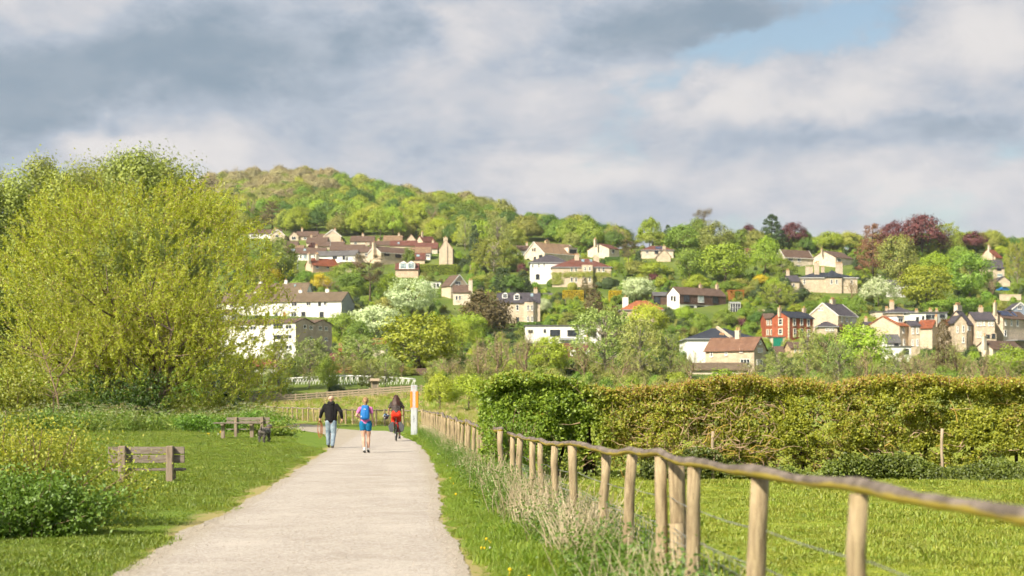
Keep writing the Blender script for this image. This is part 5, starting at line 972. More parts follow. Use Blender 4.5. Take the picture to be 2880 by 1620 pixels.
# ------------------------------------------------------------------ the big willow, cow parsley and near bushes
def big_willow():
    rng = np.random.RandomState(12); b = MB(); PP = []; UU = []; r = empty('willow_tree', ((395-1440)*106/F, 106, gz(-25, 106)-.1))
    H0 = 18.2; W0 = 10.5
    def crown_r(z): # radius of the crown at height z
        t = z/H0; return W0*max(.05, (1-((t-.42)/.6)**2 if t > .42 else 1-((.42-t)/.62)**2))**.55
    limbs = []
    for i in range(15):
        a = i*2.4+rng.rand()*.7; el = rng.uniform(.35, 1.25); L = rng.uniform(5.5, 9.5)
        d = Vector((math.cos(a)*math.cos(el), math.sin(a)*math.cos(el), math.sin(el))); p = Vector((rng.normal()*.25, rng.normal()*.25, rng.uniform(.4, 1.6)))
        pts = [p]; 
        for k in range(5):
            d = (d+Vector(rng.normal(size=3))*.13+Vector((0, 0, .10))).normalized(); pts.append(pts[-1]+d*L/5)
        rr = rng.uniform(.16, .30); b.tube(pts, [rr*(1-.15*k) for k in range(6)], 7, False); limbs.append((pts, rr))
    b.tube([(0, 0, -.3), (.05, 0, .6), (0, .05, 1.6)], [.75, .6, .45], 10)
    tips = []
    for pts, rr in limbs:
        for k in range(11):
            t = rng.uniform(.25, 1.0)*5; i = min(4, int(t)); p = pts[i].lerp(pts[i+1], t-i)
            out = Vector((p.x, p.y, 0)); out = out.normalized() if out.length > .1 else Vector((1, 0, 0)); a = rng.rand()*6.283
            d = (out*.45+Vector((math.cos(a), math.sin(a), 0))*.75+Vector((0, 0, rng.uniform(-.1, 1.25)))).normalized(); L = rng.uniform(2.2, 5.0); q = [p]
            for j in range(4):
                d = (d+Vector(rng.normal(size=3))*.12+Vector((0, 0, .12))).normalized(); q.append(q[-1]+d*L/4)
            s = rr*.35; b.tube(q, [s*(1-.2*j) for j in range(5)], 5, False); tips.append(q)
    tw = MB(); nt = 0
    def twig(p, d, L):
        nonlocal nt
        q = [p]
        for j in range(3):
            d = (d+Vector(rng.normal(size=3))*.10+Vector((0, 0, .07))).normalized(); q.append(q[-1]+d*L/3)
        e = q[-1]; rad = math.hypot(e.x, e.y)
        if float(vnoise(np.array([p.x]), np.array([p.y]), np.array([p.z]), 9, 2, .30)[0]) < -.32: return
        if e.z > H0*1.02 or rad > crown_r(max(.2, e.z))*1.08: return
        if nt % 2 == 0: tw.tube(q, [.018, .014, .009, .004], 3, False)
        nt += 1; k = 46; t = rng.rand(k)*3; i = np.minimum(2, t.astype(int)); f = (t-i)[:, None]; Q = np.array([tuple(v) for v in q])
        PP.append(Q[i]*(1-f)+Q[i+1]*f+rng.normal(size=(k, 3))*.06); UU.append(np.tile(np.array(d), (k, 1)))
    for q in tips:
        for k in range(12):
            t = rng.uniform(.15, 1)*4; i = min(3, int(t)); p = q[i].lerp(q[i+1], t-i); a = rng.rand()*6.283
            twig(p, (Vector((math.cos(a), math.sin(a), rng.uniform(-.25, 1.3)))).normalized(), rng.uniform(1.3, 3.2))
    # fill the dome's skin with upright wands so its outline is full and feathery
    for k in range(3300):
        a = rng.rand()*6.283; z = H0*rng.uniform(.05, .93)**.85; rr = crown_r(z)*rng.uniform(.4, 1.0)**.6; p = Vector((rr*math.cos(a), rr*math.sin(a), z-1.2)); twig(p, Vector((rng.uniform(.2, 1.1)*math.cos(a)+rng.normal()*.3, rng.uniform(.2, 1.1)*math.sin(a)+rng.normal()*.3, rng.uniform(.2, 1))).normalized(), rng.uniform(.9, 2.0))
    P = np.concatenate(PP); U = np.concatenate(UU); n = len(P); L = .15*(.6+.8*rng.rand(n)); V, Fa = leaf_quads(P, sph(rng, n)+np.array([-.25, -.3, .3]), L, L*.5, rng, U)
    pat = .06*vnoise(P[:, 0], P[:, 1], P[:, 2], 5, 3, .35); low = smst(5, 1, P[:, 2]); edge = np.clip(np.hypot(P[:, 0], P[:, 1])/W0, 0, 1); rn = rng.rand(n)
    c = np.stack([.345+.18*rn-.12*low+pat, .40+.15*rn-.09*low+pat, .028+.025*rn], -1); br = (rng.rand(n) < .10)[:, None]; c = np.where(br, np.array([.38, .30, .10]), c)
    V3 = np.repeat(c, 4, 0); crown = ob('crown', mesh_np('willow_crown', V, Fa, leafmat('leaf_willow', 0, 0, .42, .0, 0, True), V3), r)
    b.build('trunk', BARK, r, smooth=True); tw.build('twigs', TWIG, r)
    tag(r, 'huge feathery yellow-green willow filling the view behind the benches', 'tree'); return n
big_willow()
def shrub_cloud(name, label, cx, cy, W, Dp, Hh, n, size, cols, seed, mname, cat='shrub', stems=14, top=None, group=None):
    """leafy shrub: real leaves on stems through an uneven mound"""
    rng = np.random.RandomState(seed); r = empty(name, (cx, cy, gz(cx, cy)-.03)); st = MB(); C = []
    for i in range(stems):
        a = rng.rand()*6.283; q = math.sqrt(rng.rand()); ex, ey = q*W/2*math.cos(a), q*Dp/2*math.sin(a); hz_ = Hh*(rng.uniform(.55, 1.05))*(1-.35*q*q); b0 = (ex*.35, ey*.35, 0); m_ = (ex*.6+rng.normal()*.05, ey*.6, hz_*.6)
        st.tube([b0, m_, (ex, ey, hz_)], [.014*Hh, .009*Hh, .003*Hh], 4, False)
        for t in np.linspace(.3, 1, 6): C.append((b0[0]+(ex-b0[0])*t, b0[1]+(ey-b0[1])*t, hz_*t+rng.normal()*.04*Hh))
    C = np.array(C); k = len(C); idx = rng.randint(0, k, n); P = C[idx]+rng.normal(size=(n, 3))*np.array([.07*W, .07*Dp, .085*Hh]); P[:, 2] = np.clip(P[:, 2], .02, None)
    L = size*(.6+.8*rng.rand(n)); V, Fa = leaf_quads(P, sph(rng, n)+np.array([-.15, -.2, .35]), L, L*.7, rng)
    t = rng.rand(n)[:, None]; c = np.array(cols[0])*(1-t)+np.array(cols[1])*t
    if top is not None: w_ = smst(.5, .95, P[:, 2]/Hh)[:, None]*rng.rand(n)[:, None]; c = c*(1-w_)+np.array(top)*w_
    ob('foliage', mesh_np('foliage', V, Fa, MATS.get(mname) or leafmat(mname, 0, 0, .35, .0, 0, True), np.repeat(c, 4, 0)), r); st.build('stems', TWIG, r, smooth=True)
    return tag(r, label, cat, group)
# elder and hawthorn scrub at the willow's foot
shrub_cloud('elder_bush', 'dark leafy elder bush at the foot of the big willow', (330-1440)*98/F, 98, 6.5, 4, 3.6, 9000, .15, ((.05, .11, .015), (.12, .2, .03)), 4, 'leaf_elder', 'bush')
shrub_cloud('elder_bush', 'green elder bush under the willow beside the pale dead saplings', (205-1440)*97/F, 97, 5, 3, 2.6, 6000, .13, ((.12, .2, .02), (.24, .32, .04)), 5, 'leaf_elder', 'bush')
shrub_cloud('sallow_bush', 'yellow-green sallow bush at the left edge of the lawn', (40-1440)*95/F, 95, 7, 4, 4.5, 11000, .15, ((.26, .29, .03), (.38, .40, .06)), 6, 'leaf_elder', 'bush')
shrub_cloud('sallow_bush', 'yellow-green sallow bush between the willow and the ramp fence', (560-1440)*104/F, 104, 5, 3, 2.6, 6000, .14, ((.22, .27, .03), (.34, .38, .06)), 7, 'leaf_elder', 'bush')
def dead_sapling(x, y0, D, pts, label):
    r = empty('dead_sapling', px2w(x, y0, D)); m = D/F; b = MB(); c = MB()
    b.tube([((px-x)*m, .05*i, (y0-py)*m) for i, (px, py) in enumerate(pts)], [.065*(1-.15*i) for i in range(len(pts))], 6); b.build('trunk', TWIG, r, smooth=True); rng = np.random.RandomState(int(x))
    for k in range(14):
        i = rng.randint(1, len(pts)-1); p = Vector(((pts[i][0]-x)*m, 0, (y0-pts[i][1])*m)); q = p+Vector((rng.uniform(-2.2, 2.2), rng.uniform(-.5, .5), rng.uniform(.1, 1.6))); c.tube([p, p.lerp(q, .5)+Vector((0, 0, .15)), q], [.022, .015, .006], 4, False)
    c.build('branches', TWIG, r, smooth=True); tag(r, label, 'tree')
dead_sapling(172, 1180, 94, [(172,1195),(160,1110),(140,1050),(125,1010),(110,960)], 'bare pale dead sapling beside the willow, the leaning one')
dead_sapling(152, 1180, 95, [(152,1195),(150,1120),(165,1060),(205,1000),(220,930)], 'bare pale dead sapling beside the willow, the forked one')
# ------------------------------------------------------------------ cow parsley and rough herbage along the lawn's far edge (uncountable)
def herb_meshes(rng):
    out = []; umb = leafmat('cow_parsley_flower', (.40, .44, .26), (.62, .64, .46), .3, .1, .0); stalk = leafmat('herb_leaf', (.13, .22, .03), (.25, .33, .06), .35, .25, .02)
    for v in range(4):
        V = []; Fm = []; nb = 0; mi = []
        def put(Vv, Ff, mid):
            nonlocal nb
            V.append(Vv); Fm.append(Ff+nb); mi.append(np.full(len(Ff), mid)); nb += len(Vv)
        P = rng.normal(size=(130, 3))*[.24, .24, .26]+[0, 0, .38]; P[:, 2] = np.abs(P[:, 2]); put(*leaf_quads(P, sph(rng, 130)+[0, 0, .6], .11, .07, rng), 0)
        for s in range(3):
            p = np.array([rng.normal()*.2, rng.normal()*.2, rng.uniform(.55, 1.2)]); Q = p+rng.normal(size=(12, 3))*[.05, .05, .014]; put(*leaf_quads(Q, np.array([0, 0, 1])+.6*sph(rng, 12), .034, .03, rng), 1)
            k = np.array([[p[0]*.5-.006, p[1]*.5, 0], [p[0]*.5+.006, p[1]*.5, 0], [p[0]+.004, p[1], p[2]], [p[0]-.004, p[1], p[2]]]); put(k, np.array([[0, 1, 2, 3]]), 0)
        me = mesh_np('cow_parsley_piece', np.concatenate(V), np.concatenate(Fm), stalk); me.materials.append(umb if v != 3 else GRASS_D); me.polygons.foreach_set('material_index', np.concatenate(mi).astype(np.int32)); out.append(me)
    return out
def herbage():
    rng = np.random.RandomState(31); hm = herb_meshes(rng); coll = proto_collection('cow_parsley_tuft', hm)
    x = rng.uniform(-60, 850, 2600); D = rng.uniform(83, 104, 2600); X = (x-1440)*D/F; k = ~inside(_pm, X, D) & (D > np.interp(x, [0, 300, 700, 850], [78, 84, 88, 92])+rng.rand(2600)*5)
    scatter('cow_parsley', np.stack([X, D, ground(X, D)-.05], -1)[k], coll, rng.uniform(.55, 1.2, int(k.sum()))*(1+.45*vnoise(X[k], D[k], X[k]*0, 5, 3, .25)), rng, 'white-flowered cow parsley and rough herbs along the far edge of the lawn', 'wildflowers', .12)
    # nettles and docks hugging the rail fence
    net = leafmat('leaf_nettle', (.075, .145, .015), (.17, .27, .035), .35, .2, .015); ms = []
    for v in range(4):
        n = 260; P = rng.normal(size=(n, 3))*[.13, .13, .12]+[0, 0, .15]; P[:, 2] = np.abs(P[:, 2]); V, Fa = leaf_quads(P, sph(rng, n)+[-.2, -.3, .7], .034, .022, rng); ms.append(mesh_np('nettle_piece', V, Fa, net))
    cn = proto_collection('nettle_tuft', ms); Y = np.r_[rng.uniform(8, 30, 520), rng.uniform(30, 78, 260)]; X = FX(Y)-rng.rand(len(Y))**1.8*np.interp(Y, [8, 16, 24, 40, 80], [.28, .55, .6, .7, 1.0])+.12
    scatter('nettles', np.stack([X, Y, ground(X, Y)], -1), cn, rng.uniform(.5, 1.25, len(Y)), rng, 'dark green nettles and brambles along the foot of the rail fence', 'nettles', .2)
    # straw-coloured dead stalks
    ms = []
    for v in range(5):
        b = MB()
        for i in range(22):
            p = Vector((rng.normal()*.12, rng.normal()*.15, 0)); l = rng.uniform(.25, .80); d = Vector((rng.normal()*.26-.22, rng.normal()*.24-.12, 1)).normalized(); q = p+d*l; b.tube([p, p.lerp(q, .5)+Vector((.02, 0, .02)), q+Vector((-.05*l, 0, -.04*l))], [.0046, .0038, .0018], 3, False)
        ms.append(b.mesh('dead_stalk_piece', STRAW))
    cs = proto_collection('dead_stalk_tuft', ms); Y = np.r_[rng.uniform(13.5, 26.5, 180), rng.uniform(26.5, 36, 80), rng.uniform(36, 95, 170), rng.uniform(6.5, 13.5, 26)]; X = FX(Y)-.10+rng.normal(size=len(Y))*.14
    scatter('dead_stalks', np.stack([X, Y, ground(X, Y)], -1), cs, rng.uniform(.38, .8, len(Y))*(1+.35*vnoise(Y, Y*0, Y*0, 3, 2, .8)), rng, 'pale straw-coloured dead grass stalks leaning against the fence posts', 'dry grass', .15)
    # dandelions beside the path: seed heads and yellow flowers
    ye = plain('dandelion_yellow', (.75, .50, .02), .7, .1, .1); wh = plain('dandelion_clock', (.70, .69, .62), .9, .1, .05); ms = []
    for m_ in (ye, ye, ye, wh):
        b = MB(); b.tube([(0, 0, 0), (0, 0, .1)], [.003, .003], 4); r_ = .022 if m_ is ye else .02; z = .1
        b.tube([(0, 0, z-.01), (0, 0, z), (0, 0, z+.02), (0, 0, z+.028)], [.006, r_, r_, .008], 8); ms.append(b.mesh('dandelion_piece', m_))
    cd = proto_collection('dandelion_tuft', ms); Y = np.r_[rng.uniform(12.5, 17, 12), rng.uniform(17, 45, 16)]; X = np.interp(Y, [13.3, 29.3, 49.5], [-.33, -1.36, -2.8])+.12+rng.rand(len(Y))*.45
    X2 = rng.uniform(-15, -11, 14); Y2 = rng.uniform(70, 84, 14); X = np.r_[X, X2]; Y = np.r_[Y, Y2]
    scatter('dandelions', np.stack([X, Y, ground(X, Y)], -1), cd, np.r_[rng.uniform(.45, .75, 28), np.full(14, 1.3)], rng, 'yellow dandelions and white seed clocks dotted along the verge', 'wildflowers', .3)
def grit():
    rng = np.random.RandomState(77); ms = []; gm = plain('grit_stone', (.40, .35, .30), .9, .2, .3, 60)
    for v in range(3):
        bm = bmesh.new(); bmesh.ops.create_icosphere(bm, subdivisions=1, radius=1)
        for w in bm.verts: w.co = Vector((w.co.x*(1+.3*rng.normal()), w.co.y*(1+.3*rng.normal()), w.co.z*.55))
        me = bpy.data.meshes.new('grit_piece'); bm.to_mesh(me); bm.free(); me.materials.append(gm); ms.append(me)
    Y = 11+26*rng.rand(5200)**1.5; l = np.interp(Y, [p[1] for p in PL if p[1] < 54], [p[0] for p in PL if p[1] < 54]); r_ = np.interp(Y, [p[1] for p in PR if p[1] < 70], [p[0] for p in PR if p[1] < 70]); t = rng.rand(5200); t = np.where(rng.rand(5200) < .55, np.where(t < .5, t*.12, 1-(1-t)*.12), t)
    X = l+(r_-l)*t; scatter('path_grit', np.stack([X, Y, np.full(5200, .014)], -1), proto_collection('grit_stone', ms), rng.uniform(.003, .011, 5200), rng, 'loose grit lying on the path, thickest along its edges', 'gravel', .3)
grit()
STRAW = leafmat('straw', (.44, .35, .22), (.64, .54, .38), .15, .12, .008)
herbage()
# ------------------------------------------------------------------ near bushes, bottom left
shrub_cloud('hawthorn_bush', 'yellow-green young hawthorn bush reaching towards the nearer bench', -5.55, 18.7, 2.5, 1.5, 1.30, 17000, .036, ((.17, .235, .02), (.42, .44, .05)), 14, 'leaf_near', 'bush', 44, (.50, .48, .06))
shrub_cloud('hawthorn_bush', 'taller hawthorn bush with grey twigs at the left edge of the picture', -6.6, 20.0, 2.4, 1.5, 1.55, 14000, .036, ((.14, .20, .02), (.36, .38, .05)), 15, 'leaf_near', 'bush', 24)
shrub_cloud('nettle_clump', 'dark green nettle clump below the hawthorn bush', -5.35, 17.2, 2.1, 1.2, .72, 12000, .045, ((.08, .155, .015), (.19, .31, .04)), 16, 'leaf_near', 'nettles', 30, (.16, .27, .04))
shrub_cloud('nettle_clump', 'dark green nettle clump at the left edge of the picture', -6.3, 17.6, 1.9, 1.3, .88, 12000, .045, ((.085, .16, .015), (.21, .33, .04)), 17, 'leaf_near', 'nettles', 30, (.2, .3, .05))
shrub_cloud('dock_clump', 'leafy dock clump spilling beside the picnic bench by the path', (760-1440)*72/F, 72, 2.6, 1.2, .75, 2200, .11, ((.16, .25, .03), (.34, .42, .08)), 18, 'leaf_near', 'plant', 14)
shrub_cloud('bramble_clump', 'bright green bramble clump behind the picnic bench', (690-1440)*82/F, 82, 4.2, 1.6, 1.15, 3200, .12, ((.10, .22, .02), (.20, .36, .04)), 19, 'leaf_near', 'bush', 14)
shrub_cloud('bramble_clump', 'bright green bramble clump in the middle of the cow parsley', (560-1440)*83/F, 83, 3.0, 1.5, 1.05, 2600, .11, ((.10, .22, .02), (.22, .38, .04)), 20, 'leaf_near', 'bush', 12)
# ------------------------------------------------------------------ weathered timber
def woodmat(name, c1, c2, lichen=0.0, axis=2, lic=(.42, .31, .03)):
    m, g, out = mat(name); P = coords(g); mp = g.n('ShaderNodeMapping'); s = [9, 9, 9]; s[axis] = 1.1; mp.inputs['Scale'].default_value = s; g.l(P, mp.inputs[0])
    n = g.noise(mp.outputs[0], 3.2, 8, .68, .6); n2 = g.noise(P, 1.7, 6, .6); n3 = g.noise(P, 14, 5, .7)
    oi = g.n('ShaderNodeObjectInfo').outputs['Random']
    col = g.mix(g.mr(n, .32, .68), (*c1, 1), (*c2, 1)); col = g.mix(g.m('MULTIPLY', oi, .35), col, g.mix(1.0, col, (.7, .68, .66, 1), 'MULTIPLY'))
    col = g.mix(g.mr(n, .58, .68, 0, .7), col, (c1[0]*.35, c1[1]*.33, c1[2]*.3, 1))
    if lichen:
        col = g.mix(g.m('MULTIPLY', g.mr(n2, .48, .68), lichen), col, (*lic, 1)); col = g.mix(g.mr(n3, .62, .74, 0, .4), col, (.5, .5, .42, 1))
    princ(g, out, col, .88, .15, g.m('ADD', n, g.m('MULTIPLY', n3, .3)), .55, .012); return m
POSTW = woodmat('fence_post_wood', (.195, .145, .088), (.45, .36, .225), .42, 2, (.38, .32, .08)); RAILW = woodmat('fence_rail_wood', (.20, .165, .125), (.36, .31, .25), .0, 1)
OLDW = woodmat('bench_wood', (.155, .125, .10), (.30, .255, .21), .12, 0, (.20, .20, .06)); OLDP = woodmat('bench_post_wood', (.21, .165, .125), (.36, .29, .225), .1, 2); GREYW = woodmat('far_fence_wood', (.30, .235, .165), (.44, .36, .26), .0, 2)
def railmat():
    m, g, out = mat('lichen_rail'); P = coords(g); geo = g.n('ShaderNodeNewGeometry'); nrm = g.n('ShaderNodeSeparateXYZ'); g.l(geo.outputs['Normal'], nrm.inputs[0])
    n = g.noise(P, 5, 8, .7, .5); n2 = g.noise(P, 2.2, 5, .6); n3 = g.noise(P, 40, 4, .7)
    col = g.mix(g.mr(n, .3, .7), (.095, .078, .066, 1), (.235, .195, .165, 1))
    sidey = g.mr(g.m('ADD', g.m('MULTIPLY', nrm.outputs[2], -1.0), g.m('MULTIPLY', g.m('SUBTRACT', n2, .5), 1.5)), -.25, .35)   # lichen grows on the flanks
    col = g.mix(g.m('MULTIPLY', sidey, .85), col, g.mix(n3, (.30, .24, .04, 1), (.52, .40, .04, 1))); col = g.mix(g.mr(n3, .6, .72, 0, .5), col, (.10, .085, .07, 1))
    princ(g, out, col, .92, .1, g.m('ADD', n, g.m('MULTIPLY', n3, .5)), .7, .012); return m
RAIL = railmat(); WIRE = plain('fence_wire', (.42, .43, .42), .45, .5, .1, 20, .8)
def post_mesh(w, h, seed, m, round_=True, n=9):
    rng = np.random.RandomState(seed); b = MB(); zs = np.linspace(-.35, h, 7); b.tube([(rng.normal()*.006, rng.normal()*.006, z) for z in zs], [w/2*(1+rng.normal()*.04) for z in zs], n); return b.mesh('post', m, True)
def near_fence():
    Ys = [2.6, 4.5, 6.4, 8.25, 10.0, 11.1, 12.7, 14.4, 16.6, 18.5, 20.0, 21.5, 23.5, 25.2]
    Zs = [1.10, 1.10, 1.105, 1.09, 1.073, 1.104, 1.07, 1.034, 1.04, .987, .99, .97, .98, .963]
    r = empty('rail_fence', (FX(12), 12, 0)); tag(r, 'rustic rail fence with wavy lichen-covered top pole beside the path, the nearer run', 'fence'); rl = Vector((FX(12), 12, 0)); rng = np.random.RandomState(2)
    for i, (y, z) in enumerate(zip(Ys, Zs)):
        w = .089+.012*rng.normal()*.5; lean = rng.normal()*.012
        o = ob('post', post_mesh(w, z-.02, i, POSTW), r, Vector((FX(y), y, 0))-rl); o.rotation_euler = (lean, rng.normal()*.02, rng.rand()*6)
        if abs(y-11.1) < .01:
            o2 = ob('post', post_mesh(.12, z-.03, 77, POSTW), r, Vector((FX(y)+.105, y-.03, 0))-rl); b = MB(); b.tube([(FX(y)+.16-rl.x, y-.12-rl.y, -.3), (FX(y)+.09-rl.x, y-.12-rl.y, .62)], [.055, .05], 8); b.build('brace', POSTW, r, smooth=True)
    # top pole: wavy natural stem, slightly kinked at posts
    pts = []; rad = []
    for i in range(len(Ys)-1):
        y0, y1, z0, z1 = Ys[i], Ys[i+1], Zs[i], Zs[i+1]; k = 10; sag = rng.uniform(.004, .026)*(1 if y0 > 7 else .3)
        for j in range(k):
            t = j/k; y = y0+(y1-y0)*t; w = math.sin(t*math.pi); pts.append((FX(y)-rl.x+.015*math.sin(y*2.1), y-rl.y, z0+(z1-z0)*t-sag*w+.004*math.sin(y*4.1)+.014)); rad.append(.028+.003*math.sin(y*3.3)+.003*rng.normal()*.5+.004*(1-w))
    pts.append((FX(25.9)-rl.x, 25.9-rl.y, .99)); rad.append(.03)
    b = MB(); b.tube(pts, rad, 12); b.build('top_pole', RAIL, r, smooth=True)
    wires(r, rl, Ys, [z-.30 for z in Zs], 1); wires(r, rl, Ys, [z-.50 for z in Zs], 2); netting(r, rl, 6.4, 25.5)
def wires(r, rl, Ys, Zs, seed, off=-.055, rad=.0034):
    rng = np.random.RandomState(seed); pts = []
    for i in range(len(Ys)-1):
        for j in range(6):
            t = j/6; y = Ys[i]+(Ys[i+1]-Ys[i])*t; pts.append((FX(y)+off*-1-rl.x, y-rl.y, Zs[i]+(Zs[i+1]-Zs[i])*t-.012*math.sin(t*math.pi)))
    b = MB(); b.tube(pts, rad, 4); b.build('wire', WIRE, r, smooth=True)
def netting(r, rl, y0, y1):
    """stock netting: verticals 15 cm apart, horizontals closing towards the ground"""
    b = MB(); off = .05
    for y in np.arange(y0, y1, .15): b.tube([(FX(y)+off-rl.x, y-rl.y, .02), (FX(y)+off-rl.x, y-rl.y, .56)], .0021, 3, False)
    for z in (.08, .17, .27, .38, .50, .56): b.tube([(FX(y)+off-rl.x, y-rl.y, z+.01*math.sin(y*2)) for y in np.arange(y0, y1, .6)], .0026, 3, False)
    b.build('wire_netting', WIRE, r)
def far_run():
    rng = np.random.RandomState(6); Ys = list(np.arange(27.6, 100.1, 1.95)); r = empty('rail_fence', (FX(60), 60, 0)); rl = Vector((FX(60), 60, 0)); tag(r, 'rustic rail fence running away beside the path from hedge to corner post', 'fence')
    ms = [post_mesh(.10, 1.0, 100+i, POSTW) for i in range(6)]; Zs = []
    for y in Ys:
        o = ob('post', ms[rng.randint(6)], r, Vector((FX(y), y, 0))-rl); s = 1.0+rng.normal()*.02+.08*(y > 60); o.scale = (1, 1, s); o.rotation_euler = (rng.normal()*.02, rng.normal()*.03, rng.rand()*6); Zs.append(s)
    pts = []; 
    for i in range(len(Ys)-1):
        for j in range(5): t = j/5; y = Ys[i]+(Ys[i+1]-Ys[i])*t; pts.append((FX(y)-rl.x+.02*math.sin(y*1.7), y-rl.y, Zs[i]+(Zs[i+1]-Zs[i])*t+.02-.05*math.sin(t*math.pi)+.02*math.sin(y*2.3)))
    b = MB(); b.tube(pts, [.045+.008*math.sin(k*.9) for k in range(len(pts))], 8); b.build('top_pole', RAIL, r, smooth=True); wires(r, rl, Ys, [z-.32 for z in Zs], 5, rad=.004)
    b = MB(); 
    for y in np.arange(27.6, 60, .3): b.tube([(FX(y)+.05-rl.x, y-rl.y, .02), (FX(y)+.05-rl.x, y-rl.y, .62)], .002, 3, False)
    for z in (.15, .35, .62): b.tube([(FX(y)+.05-rl.x, y-rl.y, z) for y in np.arange(27.6, 98, 2)], .003, 3, False)
    b.build('wire_netting', WIRE, r)
def cross_run():
    """fence leaving the corner, receding across the meadow beyond the path bend"""
    P0 = Vector((FX(100), 100.2, 0)); P1 = Vector((-22, 150, 0)); P2 = Vector((-36, 180, 0)); r = empty('rail_fence', P0); tag(r, 'rustic rail fence crossing the meadow beyond the bend in the path', 'fence'); rng = np.random.RandomState(9)
    pts = [P0.lerp(P1, i/20) for i in range(20)]+[P1.lerp(P2, i/12) for i in range(13)]; ms = [post_mesh(.16, 1.15, 140+i, POSTW) for i in range(4)]; top = []
    for p in pts:
        g0 = gz(p.x, p.y); o = ob('post', ms[rng.randint(4)], r, (p.x-P0.x, p.y-P0.y, g0-P0.z)); o.rotation_euler = (rng.normal()*.03, rng.normal()*.03, 0); top.append((p.x-P0.x, p.y-P0.y, g0+1.15+rng.normal()*.03))
    q = []
    for a, c in zip(top[:-1], top[1:]):
        for j in range(3): t = j/3; q.append((a[0]+(c[0]-a[0])*t, a[1]+(c[1]-a[1])*t, a[2]+(c[2]-a[2])*t-.07*math.sin(t*math.pi)))
    q.append(top[-1]); b = MB(); b.tube(q, .055, 6); b.build('top_pole', RAILW, r, smooth=True)
    for dz in (.45, .8): b = MB(); b.tube([(x, y, z-dz) for x, y, z in top], .008, 3); b.build('wire', WIRE, r)
def ramp_fence(off, label, x0=-41.0, x1=-13.2, Y0=206, seed=3):
    """post-and-rail fence climbing the ramp: squared posts, four boards per bay"""
    rng = np.random.RandomState(seed); n = 20; r = empty('post_and_rail_fence', (x0, Y0+off, gz(x0, Y0+off))); base = Vector(r.location); tag(r, label, 'fence'); P = []
    for i in range(n+1):
        x = x0+(x1-x0)*i/n; y = Y0+off; P.append(Vector((x, y, gz(x, y)))-base)
    bm_ = MB(); bm_.box((-.07, -.07, -.5), (.07, .07, 1.32)); pm = bm_.mesh('post', GREYW)
    for p in P: ob('post', pm, r, p)
    for z in (.25, .55, .85, 1.15):
        for a, c in zip(P[:-1], P[1:]): b = MB(); b.bar(a+Vector((0, -.09, z)), c+Vector((0, -.09, z)), .04, .11); b.build('rail', GREYW, r)
near_fence(); far_run(); cross_run(); ramp_fence(0, 'grey timber post-and-rail fence climbing the near side of the ramp'); ramp_fence(5.5, 'grey timber post-and-rail fence on the far side of the ramp', seed=5)
def ramp_end():
    """short level landing fence at the top of the ramp behind the signpost"""
    r = empty('post_and_rail_fence', (-13.0, 206, gz(-13, 206))); base = Vector(r.location); tag(r, 'level post-and-rail fence at the top of the ramp behind the signpost', 'fence')
    for i in range(6): x = -13.0+i*1.0; b = MB(); b.box((-.07, -.07, -.6), (.07, .07, 1.3)); b.build('post', GREYW, r, Vector((x, 206.2+i*.4, gz(-13+i*.6, 206)))-base)
    for z in (.3, .7, 1.1): b = MB(); b.bar((0, .1, z), (5.0, 2.1, z-.0), .04, .11); b.build('rail', GREYW, r)
    # roofed notice post beside the ramp
    q = empty('notice_board', px2w(1046, 1112, 208)); tag(q, 'small roofed wooden notice board standing on the ramp', 'notice board'); b = MB(); b.box((-.08, -.08, -.5), (.08, .08, 2.0)); b.box((.72, -.08, -.5), (.88, .08, 2.0)); b.build('post', GREYW, q)
    b = MB(); b.box((.085, -.03, .9), (.715, .03, 1.9)); b.build('board', OLDW, q); b = MB(); b.poly([(-.25, -.45, 1.95), (1.05, -.45, 1.95), (1.05, 0, 2.25), (-.25, 0, 2.25)], .06); b.poly([(-.25, .45, 1.95), (1.05, .45, 1.95), (1.05, 0, 2.25), (-.25, 0, 2.25)], .06); b.build('roof', GREYW, q)
ramp_end()
def bridge():
    """white tubular footbridge: deck, arched top chord, posts and diagonals on each side"""
    D = 242; x0, x1 = (806-1440)*D/F, (1165-1440)*D/F; r = empty('footbridge', (x0, D, 0)); tag(r, 'white steel footbridge with truss sides half hidden behind the willows', 'bridge'); L = x1-x0; n = 22
    zb = lambda t: 3.4+.2*math.sin(t*math.pi); zt = lambda t: 5.6+.55*math.sin(min(1, t*1.3)*math.pi*.5)-1.1*max(0, t-.45)
    for y in (0, 3.0):
        b = MB(); b.tube([(L*i/n, y, zt(i/n)) for i in range(n+1)], .10, 8); b.build('top_chord', WHITE, r, smooth=True); b = MB(); b.tube([(L*i/n, y, zb(i/n)) for i in range(n+1)], .13, 8); b.build('bottom_chord', WHITE, r, smooth=True)
        b = MB(); b.tube([(L*i/n, y-.05, zb(i/n)+1.05) for i in range(n+1)], .05, 6); b.build('handrail', WHITE, r, smooth=True)
        for i in range(n+1): b = MB(); b.tube([(L*i/n, y, zb(i/n)), (L*i/n, y, zt(i/n))], .05, 6); b.build('upright', WHITE, r)
        for i in range(n): b = MB(); b.tube([(L*i/n, y, zb(i/n)), (L*(i+1)/n, y, zt((i+1)/n))], .05, 5); b.build('diagonal', WHITE, r)
    b = MB(); 
    for i in range(n): b.bar((L*i/n, 1.5, zb(i/n)-.1), (L*(i+1)/n, 1.5, zb((i+1)/n)-.1), 3.0, .2)
    b.build('deck', LEAD, r)
    for i in (2, 11, 19): b = MB(); b.tube([(L*i/n, 1.5, -1.5), (L*i/n, 1.5, zb(i/n)-.2)], .4, 10); b.build('pier', LEAD, r)
bridge()
